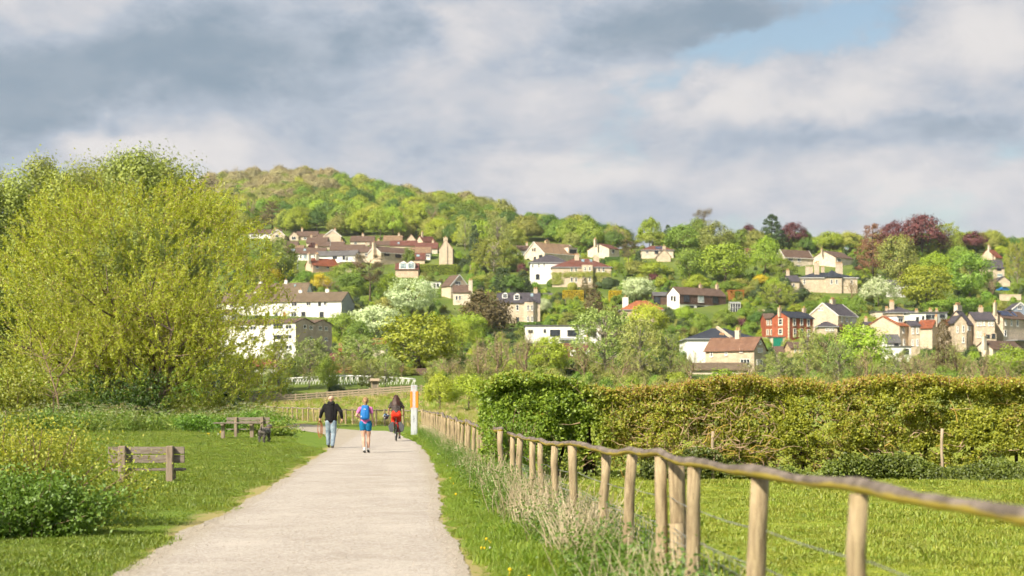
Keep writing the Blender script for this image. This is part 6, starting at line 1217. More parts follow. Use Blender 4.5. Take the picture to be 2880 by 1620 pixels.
# ------------------------------------------------------------------ the field hedge
def hedge():
    rng = np.random.RandomState(40); r = empty('field_hedge', (5, 30, 0)); tag(r, 'long thick hawthorn hedge across the field with bare twisted stems low down', 'hedge'); base = np.array([5, 30, 0.0])
    X0, X1 = -.6, 14.0; cy = lambda X: 30.6+.12*np.sin(X*1.1)+.05*X; topz = lambda X: 1.86+.012*X+.11*vnoise(np.asarray(X, float), 0*np.asarray(X, float), 0*np.asarray(X, float), 4, 4, 1.1)+.12*np.exp(-((X-.35)/.8)**2)
    half = lambda X: .72+.12*np.sin(X*1.9+1)+.08*np.sin(X*4.3)
    # leaf sprays: thousands of small clusters over the hedge's body, so lit tufts alternate with dark hollows
    K = 8200; Xc = X0+(X1-X0)*rng.rand(K); tz = topz(Xc); hw = half(Xc); sk = rng.rand(K); Zc = np.where(sk < .48, .16+(tz-.2)*rng.rand(K)**.85, np.where(sk < .70, tz-.04-.16*rng.rand(K)**1.5, .25+(tz-.35)*rng.rand(K)))
    lumps = .34*vnoise(Xc, Zc*0, Zc, 3, 3, 1.1); bulge = np.sin(np.clip(Zc/tz, 0, 1)*math.pi*.80+.45); Yc = np.where(sk < .48, -hw*bulge*.9+lumps+.22*rng.rand(K)**2, np.where(sk < .70, -hw*.85+1.7*hw*rng.rand(K), -hw*.25+1.1*hw*rng.rand(K)))
    f1 = 1.6*vnoise(Xc, Xc*0, Zc, 8, 3, .9); f2c = 2.1*vnoise(Xc, Yc*.5, Zc, 12, 3, 2.0)
    low = smst(.85, .30, Zc); kp = rng.rand(K) < 1-.78*low*smst(-1.0, .3, f1+.5*smst(1.0, 4, Xc))*smst(-.6, .2, Xc-.2)
    bare = np.exp(-((Xc-3.2)/1.5)**2)*.85+np.exp(-((Xc-5.9)/.8)**2)*.7+np.exp(-((Xc-7.2)/.7)**2)*.4; kp &= rng.rand(K) < 1-.66*bare*smst(-.9, .4, f2c); kp &= ~((f2c > .6) & (sk < .48) & (rng.rand(K) < .9))
    Xc, Yc, Zc, sk = Xc[kp], Yc[kp], Zc[kp], sk[kp]; per = 44; kk = len(Xc); rad = rng.uniform(.06, .15, kk); N = kk*per; dd = sph(rng, N)*(rng.rand(N)**.5)[:, None]; rr = np.repeat(rad, per)
    X = np.repeat(Xc, per)+dd[:, 0]*rr*1.2; Y = np.repeat(Yc, per)+dd[:, 1]*rr; Z = np.repeat(Zc, per)+dd[:, 2]*rr*.85; keep = Z > .04; f2 = dd[:, 2]
    X, Y, Z, f2 = X[keep], Y[keep], Z[keep], f2[keep]; n = len(X); Xw = X; P = np.stack([Xw, cy(Xw)+Y, Z], -1)-base
    nrm = np.stack([rng.normal(size=n)*.8-.3, -.45+rng.normal(size=n)*.8, .5+rng.normal(size=n)*.7], -1); L = np.where(Xw < 1.9, .056, .044)*(.6+.8*rng.rand(n)); V, Fa = leaf_quads(P, nrm, L, L*.8, rng)
    q = rng.rand(n)[:, None]; left = smst(2.3, 1.2, Xw)[:, None]; g1 = np.array([.12, .21, .014])*(1-q)+np.array([.32, .43, .036])*q; g2 = np.array([.19, .235, .016])*(1-q)+np.array([.48, .48, .045])*q; c = g1*left+g2*(1-left)
    tt = (smst(.30, .04, topz(Xw)-Z)*(rng.rand(n) < .4))[:, None]*(1-left*.7); c = c*(1-tt)+np.array([.40, .25, .05])*tt
    bp = (smst(.15, .6, vnoise(Xw, Xw*0, Z, 21, 3, .9)+.5*np.exp(-((Xw-3.6)/1.8)**2))*(rng.rand(n) < .24))[:, None]*(1-left); c = c*(1-bp)+np.array([.34, .24, .07])*bp
    ob('foliage', mesh_np('hedge_foliage', V, Fa, leafmat('leaf_hawthorn', 0, 0, .34, .0, 0, True), np.repeat(c, 4, 0)), r)
    # stout stems, each a part
    for i, x in enumerate([.15, .95, 1.55, 2.6, 3.0, 4.1, 4.9, 5.8, 6.6, 7.4, 7.9, 8.3, 9.1, 10.0, 11.2, 12.3, 13.3]):
        b = MB(); w = .15 if i == 2 else rng.uniform(.03, .065); c0 = Vector((x-base[0], cy(x)-base[1]+rng.normal()*.12, -.1)); p = [c0]
        for k in range(5): p.append(p[-1]+Vector((rng.normal()*.07, rng.normal()*.05, .3)))
        b.tube(p, [w*(1-.13*k) for k in range(6)], 8); b.build('stem', BARKD, r, smooth=True)
    # twisting bare branches showing through
    br = MB(); lic = MB()
    for i in range(900):
        x = rng.choice([rng.normal(3.2, 1.0), rng.normal(3.2, 1.2), rng.normal(5.9, .7), rng.uniform(.8, 9.8)]); x = min(12, max(.6, x)); z = rng.uniform(.25, 1.75) if rng.rand() < .7 else rng.uniform(.15, .7); y = cy(x)-half(x)*math.sin(min(1, z/1.9)*math.pi*.85+.35)*.9+rng.uniform(-.05, .22)
        a = rng.uniform(-.5, 3.6) if rng.rand() < .6 else rng.choice([0, math.pi])+rng.normal()*.3; d = Vector((math.cos(a), rng.normal()*.3, math.sin(a)*.8)); L = rng.uniform(.18, .65); p = [Vector((x, y, z))-Vector(base)]
        for k in range(4): d = (d+Vector(rng.normal(size=3))*.42).normalized(); p.append(p[-1]+d*L/4)
        (lic if rng.rand() < .28 else br).tube(p, [.0095*rng.uniform(.5, 1.5)*(1-.2*k) for k in range(5)], 4, False)
    tag(br.build('bare_branches', barkmat('hedge_twig', (.30, .20, .12), (.50, .37, .24)), r, smooth=True), kind='stuff'); tag(lic.build('lichened_branches', barkmat('hedge_lichen', (.36, .24, .05), (.52, .38, .10)), r, smooth=True), kind='stuff')
    b = MB(); tz_ = rng
    for i in range(420):
        x = rng.uniform(.9, 13.5); z = topz(x); p = Vector((x, cy(x)+rng.uniform(-.55, .5), z-.15))-Vector(base); d = Vector((rng.normal()*.4, rng.normal()*.2, 1)); b.tube([p, p+d*.10, p+d*.22], [.006, .004, .002], 3, False)
    b.build('top_twigs', MATS['hedge_twig'], r)
    # brambles and nettles at the foot (a mass of its own)
    m_ = 34000; X = rng.uniform(.6, 14, m_); Yb = cy(X)-.35-.85*rng.rand(m_)*(1+.4*vnoise(X, X*0, X*0, 14, 2, .8)); hgt = .40+.34*vnoise(X, Yb*.6, X*0, 6, 3, 1.4); gap = (X > .75) & (X < 2.5) & (rng.rand(m_) < .88); Z = hgt*np.sqrt(rng.rand(m_))*smst(0, .35, (cy(X)-.30-Yb)*-1+1.0); k = ~gap; X, Yb, Z = X[k], Yb[k], np.abs(Z[k])
    n = len(X); V, Fa = leaf_quads(np.stack([X, Yb, Z], -1), np.stack([rng.normal(size=n)*.6-.2, -.6+rng.normal(size=n)*.6, .7+rng.normal(size=n)*.5], -1), .055*(.6+.8*rng.rand(n)), .042, rng); q = rng.rand(n)[:, None]; c = np.array([.10, .15, .014])*(1-q)+np.array([.26, .32, .04])*q; vv = (.75+.35*vnoise(X, Yb, Z, 30, 3, 1.5))[:, None]; c = c*np.clip(vv, .45, 1.3)
    o = ob('bramble_undergrowth', mesh_np('bramble_undergrowth', V, Fa, MATS['leaf_hawthorn'], np.repeat(c, 4, 0))); tag(o, 'dark green brambles along the foot of the hedge', 'undergrowth', kind='stuff')
    # end of the hedge spilling through the rail fence
    shrub_cloud('hawthorn_bush', 'glossy green hedge end pushing through the rail fence beside the path', -.02, 29.7, 1.15, 2.4, 1.62, 9000, .050, ((.11, .20, .014), (.27, .39, .034)), 44, 'leaf_near', 'bush', 34)
    # old posts standing in the hedge
    for x, w, h, lab in ((3.85, .06, .95, 'weathered grey post standing in front of the hedge, the one nearer the fence'), (8.35, .06, 1.0, 'weathered grey post in the hedge at the far right')):
        p = post_mesh(w, h, int(x*10), GREYW, n=7); o = ob('old_post', p, None, (x, float(cy(x))-.66, 0)); tag(o, lab, 'post')
hedge()
# ------------------------------------------------------------------ benches, table, signpost
def bench(name, label, loc, rz, Wd, hb, post_x, seat_h=.36):
    """two stout posts, two back planks, plank seat carried on brackets; local +y is the sitter's side"""
    r = empty(name, loc, rz); tag(r, label, 'bench', 'park benches')
    for x in post_x:
        b = MB(); b.box((x-.065, -.06, -.3), (x+.065, .06, hb)); b.build('post', OLDP, r, bevel=.012)
        b = MB(); b.box((x-.055, .062, seat_h-.19), (x+.055, .42, seat_h-.035)); b.build('seat_bracket', OLDP, r, bevel=.01)
    z = hb-.02
    for i, h in enumerate((.135, .145)): b = MB(); b.box((-Wd/2, .063, z-h), (Wd/2, .105, z)); b.build('back_plank', OLDW, r, bevel=.006); z -= h+.02
    for i in range(2): y = .12+i*.165; b = MB(); b.box((-Wd/2-.02+i*.01, y, seat_h-.033), (Wd/2-.03+i*.01, y+.15, seat_h+.012)); b.build('seat_plank', OLDW, r, bevel=.006)
    return r
X, Y = flat(410, 1360); bench('park_bench', 'weathered grey timber bench seen from behind, on the lawn nearest the camera', (X, Y, 0), R(4), 1.40, .70, (-.43, .44), .26)
X, Y = flat(697, 1229); bench('park_bench', 'farther timber bench standing right behind the small plank table', (X, Y, 0), R(-3), 2.0, .92, (-.56, .66), .36)
def table():
    X, Y = flat(668, 1234); r = empty('picnic_table', (X, Y, 0), R(3)); tag(r, 'small plank table on stout legs in front of the farther bench', 'table')
    for i in range(4): b = MB(); b.box((-1.0, -.36+i*.19, .66), (1.06, -.36+i*.19+.178, .71)); b.build('top_plank', OLDW, r, bevel=.006)
    for x in (-.62, .62): b = MB(); b.box((x-.08, -.08, -.3), (x+.08, .08, .57)); b.build('leg', OLDP, r, bevel=.012); b = MB(); b.box((x-.07, -.34, .572), (x+.07, .34, .658)); b.build('cross_bearer', OLDP, r, bevel=.008)
table()
PALE_P = plain('sign_pale_grey', (.42, .44, .47), .45, .4, .04, 2); ORANGE_P = plain('sign_orange', (.72, .21, .015), .5, .4, .06, 2); PINK_P = plain('sign_red_letters', (.62, .25, .26), .6, .3, .05); BLACK_P = plain('sign_black', (.03, .03, .035), .6, .3, .1)
def signpost():
    X, Y = flat(1165, 1226); m = Y/F; r = empty('waymark_signpost', (X, Y, 0), R(-8)); tag(r, 'tall pale grey waymark post with orange side panels beside the path', 'signpost'); w = .30; h = 2.42; f = -.062
    b = MB(); b.box((-w/2, -.06, -.3), (w/2, .06, h)); b.build('post', PALE_P, r, bevel=.006); b = MB(); b.box((.105, -.066, -.3), (.125, -.0605, h)); b.build('groove', LEAD, r)
    for s in (-1, 1): b = MB(); b.box((s*.118-.052, -.075, h-1.08), (s*.118+.052+(.02 if s > 0 else 0), .075, h-.31)); b.build('orange_panel', ORANGE_P, r, bevel=.004)
    # round mark at the top
    b = MB(); n = 20
    for i in range(n):
        if i % 5 == 4: continue
        a0, a1 = i/n*6.283, (i+1)/n*6.283; b.bar((.062*math.cos(a0), f-.004, h-.10+.062*math.sin(a0)), (.062*math.cos(a1), f-.004, h-.10+.062*math.sin(a1)), .008, .016, (0, 1, 0))
    b.build('round_mark', BLACK_P, r); b = MB(); b.box((-.022, f-.008, h-.122), (.022, f, h-.078)); b.build('mark_centre', PINK_P, r)
    # column of small red letters: far too small to read, built as letter-sized strokes
    rng = np.random.RandomState(4)
    for i in range(12):
        z = h-.24-i*.085; b = MB(); s = .022
        b.box((-s, f-.006, z-.025), (-s+.010, f, z+.025)); b.box((-s+.0105, f-.006, z+(.015 if i % 3 else -.004)), (s, f, z+(.025 if i % 3 else .006)))
        if i % 2: b.box((s-.010, f-.0062, z-.025), (s, f, z-.0045))
        b.build('letter', PINK_P, r)
    for i in range(6):
        z = h-1.47-i*.055; b = MB(); b.box((-.035, f-.006, z-.018), (.025, f, z-.008)); b.box((-.035 if i % 2 else .015, f-.006, z-.0078), (-.025 if i % 2 else .025, f, z+.018)); b.build('lower_letter', BLACK_P, r)
signpost()
# ------------------------------------------------------------------ street lamps and poles among the houses
def lamp(x, yt, yb, label, pole=False):
    D = depth_for(x, yb); h = (yb-yt)*D/F; X = (x-1440)*D/F; r = empty('telegraph_pole' if pole else 'street_lamp', (X, D, gz(X, D))); tag(r, label, 'pole' if pole else 'lamp'); b = MB(); b.tube([(0, 0, -.5), (0, 0, h)], [.14, .09], 6); b.build('pole', BARKP if pole else LEAD, r)
    b = MB(); b.box((-.5, -.08, h-.25), (.5, .08, h-.15)) if pole else b.box((-.25, -.2, h), (.35, .2, h+.2)); b.build('crossarm' if pole else 'lamp_head', BARKP if pole else WHITE, r)
lamp(777, 668, 712, 'pale telegraph pole among the green trees beside the gabled house', True); lamp(750, 706, 735, 'short pale pole standing before the golden shrubs', True); lamp(929, 676, 702, 'street lamp in front of the long brown roofs'); lamp(1066, 966, 1012, 'street lamp beside the broad lime-green tree'); lamp(2540, 1002, 1045, 'street lamp among the thin trees below the white extension'); lamp(837, 735, 765, 'white-headed street lamp beside the red-roofed stone cottage'); lamp(1323, 747, 775, 'white telegraph pole above the golden shrub beside the yew', True)
# ------------------------------------------------------------------ garden shed, blue car, retaining wall, green screen
def shed():
    D = depth_for(1545, 842); m = D/F; W_ = 42*m; h = 11*m; r = empty('garden_shed', px2w(1525, 842, D)); tag(r, 'orange timber summerhouse with grey roof in the mansion garden', 'shed'); b = MB(); b.box((0, 0, -.6), (W_, 2.6, h)); b.build('wall', ORANGEW, r)
    b = MB(); b.poly([(-.3, -.4, h), (W_+.3, -.4, h), (W_+.3, 1.3, h+.85), (-.3, 1.3, h+.85)], .08); b.poly([(-.3, 3, h), (W_+.3, 3, h), (W_+.3, 1.3, h+.85), (-.3, 1.3, h+.85)], .08); b.build('roof', RM['grey'], r)
    for i in range(3): fm, pm, _ = window_meshes(.6, .8, 'dark'); o = ob('window', fm, r, (.6+i*.8, -.02, .1)); ob('pane', pm, o)
    b = MB(); b.box((W_*.66, -.05, -.4), (W_*.66+.8, -.003, h-.15)); b.build('door', GREEN_P, r)
shed()
def screen():
    D = depth_for(1560, 856)-1; r = empty('garden_screen', px2w(1533, 857, D)); tag(r, 'dark green netting fence on posts below the summerhouse', 'fence'); W_ = 57*D/F; g_ = plain('green_net', (.02, .06, .035), .8, .2, .1)
    for i in range(6): b = MB(); b.box((W_*i/5-.05, -.05, -.5), (W_*i/5+.05, .05, 1.75)); b.build('post', GREYW, r)
    for i in range(5): b = MB(); b.box((W_*i/5+.06, -.015, -.3), (W_*(i+1)/5-.06, .015, 1.65)); b.build('net_panel', g_, r)
screen()
def walls():
    for (x0, x1, yt, yb, lab, k) in ((2812, 2872, 829, 846, 'pale stone retaining wall beneath the lane at the terrace top', 'cream'), (2110, 2168, 950, 978, 'pale garden retaining wall beside the green-doored garage', 'pale'), (2100, 2150, 872, 880, 'low stone garden wall below the timber-clad house lawn', 'pale')):
        D = depth_for((x0+x1)/2, yb); r = empty('retaining_wall', px2w(x0, yb, D)); tag(r, lab, 'wall'); W_ = (x1-x0)*D/F; h = (yb-yt)*D/F; b = MB(); b.box((0, 0, -2), (W_, .5, h)); b.build('wall', WM[k], r); b = MB(); b.box((-.1, -.08, h+.002), (W_+.1, .58, h+.14)); b.build('coping', CREAMF, r)
walls()
def car():
    D = depth_for(2818, 819); r = empty('parked_car', px2w(2811, 819, D), R(20)); tag(r, 'bright blue car parked on the lane below the gabled garage', 'car'); bl = plain('car_blue', (.02, .16, .42), .3, .5, .05); prof = [(0, .35), (.05, .75), (.8, .85), (1.3, 1.35), (2.7, 1.38), (3.3, .9), (4.0, .8), (4.05, .35)]; b = MB()
    b.add([(x, 0, z) for x, z in prof]+[(x, 1.7, z) for x, z in prof], [tuple(range(8)), tuple(range(15, 7, -1))]+[(i, (i+1) % 8, (i+1) % 8+8, i+8) for i in range(8)]); b.build('body', bl, r)
    b = MB(); b.add([(.95, -.01, .92), (3.15, -.01, .92), (2.65, -.01, 1.3), (1.38, -.01, 1.3), (.95, -.03, .92), (3.15, -.03, .92), (2.65, -.03, 1.3), (1.38, -.03, 1.3)], [(0,1,2,3),(7,6,5,4),(0,4,5,1),(1,5,6,2),(2,6,7,3),(3,7,4,0)]); b.build('window', GLASS, r)
    for x in (.8, 3.2):
        for y in (-.02, 1.55): b = MB(); b.tube([(x, y, .32), (x, y+.2, .32)], .32, 12); b.build('wheel', DARKF, r)
car()
# ------------------------------------------------------------------ people, dog, bicycle
def blob(name, chains, m, parent, vox=.014, smooth=6, squash=None):
    """one continuous surface grown from tapered limbs: chains = [[(x,y,z,r), ...], ...]"""
    bm = bmesh.new()
    for ch in chains:
        for a, c in zip(ch[:-1], ch[1:]):
            p, q = Vector(a[:3]), Vector(c[:3]); L = (q-p).length; n = max(1, int(L/(.35*min(a[3], c[3])+.004)))
            n = min(n, 14)
            for i in range(n+1):
                t = i/n; bmesh.ops.create_icosphere(bm, subdivisions=2, radius=a[3]*(1-t)+c[3]*t, matrix=Matrix.Translation(p.lerp(q, t)))
    me = bpy.data.meshes.new(name); bm.to_mesh(me); bm.free(); o = bpy.data.objects.new(name, me); COL.objects.link(o)
    if squash: 
        for v in me.vertices: v.co = squash(v.co)
    md = o.modifiers.new('r', 'REMESH'); md.mode = 'VOXEL'; md.voxel_size = vox; ms = o.modifiers.new('s', 'SMOOTH'); ms.factor = .5; ms.iterations = smooth
    dg = bpy.context.evaluated_depsgraph_get(); me2 = bpy.data.meshes.new_from_object(o.evaluated_get(dg)); bpy.data.objects.remove(o, do_unlink=True); bpy.data.meshes.remove(me)
    me2.polygons.foreach_set('use_smooth', np.ones(len(me2.polygons), bool)); me2.materials.clear(); me2.materials.append(m); me2.name = name
    return ob(name, me2, parent)
SKIN = plain('skin_fair', (.56, .33, .24), .55, .35, .06, 8, bstr=.03); SKIN2 = plain('skin_tan', (.46, .27, .185), .55, .35, .06, 8, bstr=.03); HOOD = plain('cloth_black', (.016, .015, .017), .9, .15, .25, 14); 
def denim():
    m, g, out = mat('denim'); P = coords(g); n = g.noise(P, 5, 6, .6, .5); n2 = g.noise(P, 60, 3, .7); col = g.mix(g.mr(n, .35, .65), (.165, .225, .295, 1), (.34, .42, .50, 1)); princ(g, out, g.mix(g.mr(n2, .4, .7, 0, .3), col, (.12, .16, .22, 1)), .9, .1, g.m('ADD', n, g.m('MULTIPLY', n2, .3)), .4, .02); return m
DENIM = denim(); SHOEB = plain('shoe_brown', (.06, .05, .042), .7, .3, .2, 12); PINKT = plain('cloth_pink', (.52, .16, .36), .9, .15, .12, 14); TEAL = plain('cloth_teal_blue', (.008, .14, .30), .85, .2, .12, 14); PACK = plain('pack_blue', (.008, .135, .42), .6, .3, .12, 12); REDT = plain('cloth_red', (.62, .035, .015), .85, .2, .1, 12); WHITES = plain('shoe_white', (.66, .63, .60), .7, .3, .08, 14); SOLE = plain('sole_dark', (.05, .05, .05), .8, .2, .2, 14); HAIRB = plain('hair_blonde', (.27, .16, .075), .6, .4, .35, 30); HAIRD = plain('hair_dark_auburn', (.045, .016, .010), .55, .4, .45, 26)
def blousemat():
    m, g, out = mat('cloth_spotted'); v = g.n('ShaderNodeTexVoronoi'); g.l(coords(g), v.inputs['Vector']); v.inputs['Scale'].default_value = 32; princ(g, out, g.mix(g.mr(v.outputs['Distance'], .30, .20), (.045, .035, .034, 1), (.33, .29, .27, 1)), .9, .1); return m
BLOUSE = blousemat()
def hand(p, d, side, curl=.5, s=1.0):
    """palm, four curled fingers and a thumb; p wrist, d direction of the hand, side = +-1 thumb side in x"""
    p = Vector(p); d = Vector(d).normalized(); fw = Vector((0, 1, 0)); sx = d.cross(fw); sx = sx.normalized() if sx.length > .1 else Vector((1, 0, 0)); fw = sx.cross(d) * 1.0
    if fw.y < 0: fw = -fw
    ch = [[(*p, .026*s), (*(p+d*.045*s), .034*s), (*(p+d*.085*s), .032*s)]]; k = p+d*.085*s
    for i, L in enumerate((.070, .080, .075, .058)):
        a = k+fw*((1.5-i)*.019*s); b_ = a+d*L*.55*s*(1-.3*curl)+sx*side*.0; c = b_+d*L*.45*s*(1-curl)+(-sx*side)*L*.45*curl*s; ch.append([(*a, .0105*s), (*b_, .0095*s), (*c, .008*s)])
    t = p+d*.03*s+fw*.03*s; ch.append([(*t, .013*s), (*(t+d*.035*s+fw*.022*s), .0115*s), (*(t+d*.062*s+fw*.02*s-sx*side*.01*s), .009*s)])
    return ch
def head(c, r, tilt=0.0):
    x, y, z = c; return [[(x, y-.012, z+.03, r*.92), (x, y+.022, z+.012, r*.88), (x, y+.045, z-.05, r*.62), (x, y+.055, z-.085, r*.40)], [(x, y+.10, z-.012, .014), (x, y+.112, z-.035, .016)], [(x-r*.93, y+.0, z-.012, .016), (x-r*.97, y-.008, z+.018, .018)], [(x+r*.93, y+.0, z-.012, .016), (x+r*.97, y-.008, z+.018, .018)], [(x-.035, y+.088, z+.012, .013), (x+.035, y+.088, z+.012, .013)], [(x-.02, y+.085, z-.068, .011), (x+.02, y+.085, z-.068, .011)]]
def man():
    X, Y = flat(931, 1261); r = empty('person', (X, Y, .012)); tag(r, 'person in black hoodie and pale jeans walking away holding a coiled lead', 'person')
    LH, RH = (-.375, .10, 1.035), (.36, .06, 1.02); LA, RA = (-.105, .16, .10), (.055, -.05, .085)
    arms = lambda e: [[(-.19, 0, 1.43, .055+e), (-.31, .02, 1.22, .045+e), (*LH, .030+e*.9)], [(.19, 0, 1.43, .055+e), (.335, -.02, 1.22, .045+e), (*RH, .030+e*.9)]]
    legs = lambda e, z: [[(-.09, 0, .88, .085+e), (-.105, .09, .50, .058+e), (LA[0], LA[1]-.03, z+.03, .040+e)], [(.09, 0, .88, .085+e), (.085, .03, .48, .058+e), (RA[0], RA[1], z, .040+e)]]
    torso = [[(0, 0, .92, .125), (0, .01, 1.15, .125), (0, .0, 1.36, .13)], [(-.14, 0, 1.42, .07), (.14, 0, 1.42, .07)], [(0, 0, 1.42, .06), (0, .02, 1.56, .055)]]
    blob('body', head((0, .03, 1.645), .098)+torso+arms(0)+legs(0, .09)+hand(LH, (-.12, .1, -1), 1, .8)+hand(RH, (.05, .05, -1), -1, .8), SKIN, r, .012, 4)
    blob('hoodie', [[(0, 0, .955, .150), (0, -.005, 1.15, .158), (0, -.01, 1.36, .150)], [(-.115, 0, .95, .10), (.115, 0, .95, .10)], [(-.09, 0, .97, .11), (-.11, 0, 1.2, .115), (-.15, -.005, 1.41, .082)], [(.09, 0, .97, .11), (.11, 0, 1.2, .115), (.15, -.005, 1.41, .082)], [(-.07, -.07, 1.49, .055), (0, -.095, 1.475, .065), (.07, -.07, 1.49, .055)], [(-.07, .0, 1.525, .06), (.07, .0, 1.525, .06)]]+arms(.024), HOOD, r, .013, 5)
    blob('jeans', [[(-.07, 0, .93, .115), (.07, 0, .93, .115)]]+legs(.030, .11), DENIM, r, .013, 5)
    for (ax, ay, az), pit in ((LA, .05), (RA, 0)):
        blob('shoe', [[(ax, ay-.045, .045+pit*1.2, .042), (ax, ay+.06, .045+pit*.4, .042), (ax, ay+.165, .035, .034)]], SHOEB, r, .010, 3)
    return X, Y
def coil(px, py):
    r = empty('dog_lead', (px-.385, py+.12, .93)); tag(r, 'orange-brown dog lead looped from the walking person to the grey dog', 'lead'); m = plain('lead_orange', (.34, .12, .045), .7, .3, .2, 20); b = MB()
    for k in range(4):
        w = .05+.018*k; L = .44+.05*k; b.tube([(w*math.sin(t)*.8+.01*k-.03, .015*k, -L/2+L/2*math.cos(t)) for t in np.linspace(0, 6.283, 22)], .009, 5)
    b.build('loop', m, r); return r
def leads(px, py):
    r = coil(px, py); m2 = plain('lead_line', (.25, .15, .07), .7, .3, .1); X, Y = flat(738, 1246); base = Vector(r.location); a = Vector((0, 0, .06)); c = Vector((X+.0, Y+.55, .60))-base; b = MB()
    b.tube([a.lerp(c, t)+Vector((0, 0, -.10*math.sin(t*math.pi))) for t in np.linspace(0, 1, 16)], .008, 5); b.build('line', m2, r); b = MB(); q = Vector((.74, -.06, .0)); b.tube([Vector((.0, 0, -.3)), Vector((.12, .12, -.52)), Vector((.45, .16, -.55)), q+Vector((-.1, .02, -.25)), q], .007, 5); b.build('slack', m2, r)
def woman():
    X, Y = flat(1028, 1274.5); r = empty('person', (X, Y, .012)); tag(r, 'person in pink top and teal shorts with a blue backpack walking away', 'person')
    LH, RH = (-.20, .16, 1.07), (.225, .03, .90); LA, RA = (-.03, -.05, .085), (.075, .10, .10)
    torso = [[(0, 0, .88, .112), (0, .01, 1.06, .098), (0, 0, 1.26, .108)], [(-.125, 0, 1.33, .058), (.125, 0, 1.33, .058)], [(0, 0, 1.36, .048), (0, .015, 1.47, .046)]]
    arms = lambda e: [[(-.165, 0, 1.34, .045+e), (-.275, -.05, 1.13, .036+e)], [(.165, 0, 1.34, .045+e), (.205, -.03, 1.11, .036+e)]]
    fore = [[(-.275, -.05, 1.13, .036), (*LH, .024)], [(.205, -.03, 1.11, .036), (*RH, .024)]]
    legs = [[(-.075, 0, .84, .095), (-.065, .0, .64, .078), (-.055, .01, .48, .055), (-.05, -.03, .34, .056), (LA[0], LA[1], .09, .035)], [(.08, 0, .84, .095), (.085, .05, .64, .078), (.085, .09, .48, .055), (.085, .065, .34, .056), (RA[0], RA[1]-.02, .11, .035)]]
    blob('body', head((0, .03, 1.555), .088)+torso+arms(0)+fore+legs+hand(LH, (.5, .85, 0), -1, .6, .9)+hand(RH, (.1, .1, -1), -1, .5, .9), SKIN, r, .011, 4)
    blob('top', [[(0, 0, .93, .128), (0, .005, 1.08, .118), (0, 0, 1.27, .125)], [(-.12, 0, 1.335, .07), (.12, 0, 1.335, .07)], [(-.06, 0, .95, .10), (.06, 0, .95, .10)], [(-.165, 0, 1.34, .062), (-.225, -.025, 1.23, .058)], [(.165, 0, 1.34, .062), (.19, -.015, 1.22, .058)]], PINKT, r, .012, 4)
    blob('shorts', [[(-.075, 0, .89, .118), (.075, 0, .89, .118)], [(-.082, 0, .86, .116), (-.078, 0, .73, .100)], [(.085, 0, .86, .116), (.09, .02, .73, .100)]], TEAL, r, .012, 4)
    blob('hair', [[(0, .005, 1.60, .092), (0, -.025, 1.57, .085), (0, -.055, 1.50, .055)], [(0, -.09, 1.545, .04), (0, -.095, 1.44, .03), (0, -.085, 1.36, .015)]], HAIRB, r, .012, 3)
    for (ax, ay, az), pit in ((LA, .03), (RA, .05)):
        s = blob('shoe', [[(ax, ay-.05, .06+pit, .036), (ax, ay+.05, .055+pit*.3, .036), (ax, ay+.14, .035, .030)], [(ax, ay-.03, .06+pit, .036), (ax, ay-.02, .12+pit, .034)]], WHITES, r, .010, 3)
        b = MB(); b.bar((ax, ay-.085, .028+pit*.9), (ax, ay+.16, .016), .066, .03); b.build('sole', SOLE, s)
    # backpack: body, lid pocket, straps
    p = empty('backpack', (X, Y-.155, 1.0)); tag(p, 'bright blue running backpack worn over the pink top', 'backpack'); blob('pack_body', [[(-.06, 0, .09, .085), (-.06, .005, .2, .085), (-.055, .025, .40, .06)], [(.06, 0, .09, .085), (.06, .005, .2, .085), (.055, .025, .40, .06)], [(0, -.01, .09, .088), (0, 0, .22, .088), (0, .025, .40, .062)]], PACK, p, .013, 5)
    b = MB(); b.tube([(-.035, -.075, .335), (0, -.082, .345), (.035, -.072, .33)], .009, 5); b.build('logo', WHITE, p); b = MB(); b.tube([(-.115, -.06, .13), (-.10, -.075, .10)], .012, 5); b.build('side_mark', WHITE, p)
    for s in (-1, 1): b = MB(); b.tube([(s*.075, .05, .40), (s*.085, .13, .435), (s*.085, .245, .36), (s*.09, .27, .25), (s*.11, .22, .12), (s*.10, .06, .08)], .016, 6); b.build('strap', PACK, p, smooth=True)
def tubes(*segs):
    b = MB()
    for pts, rad in segs: b.tube(pts, rad, 8)
    return b
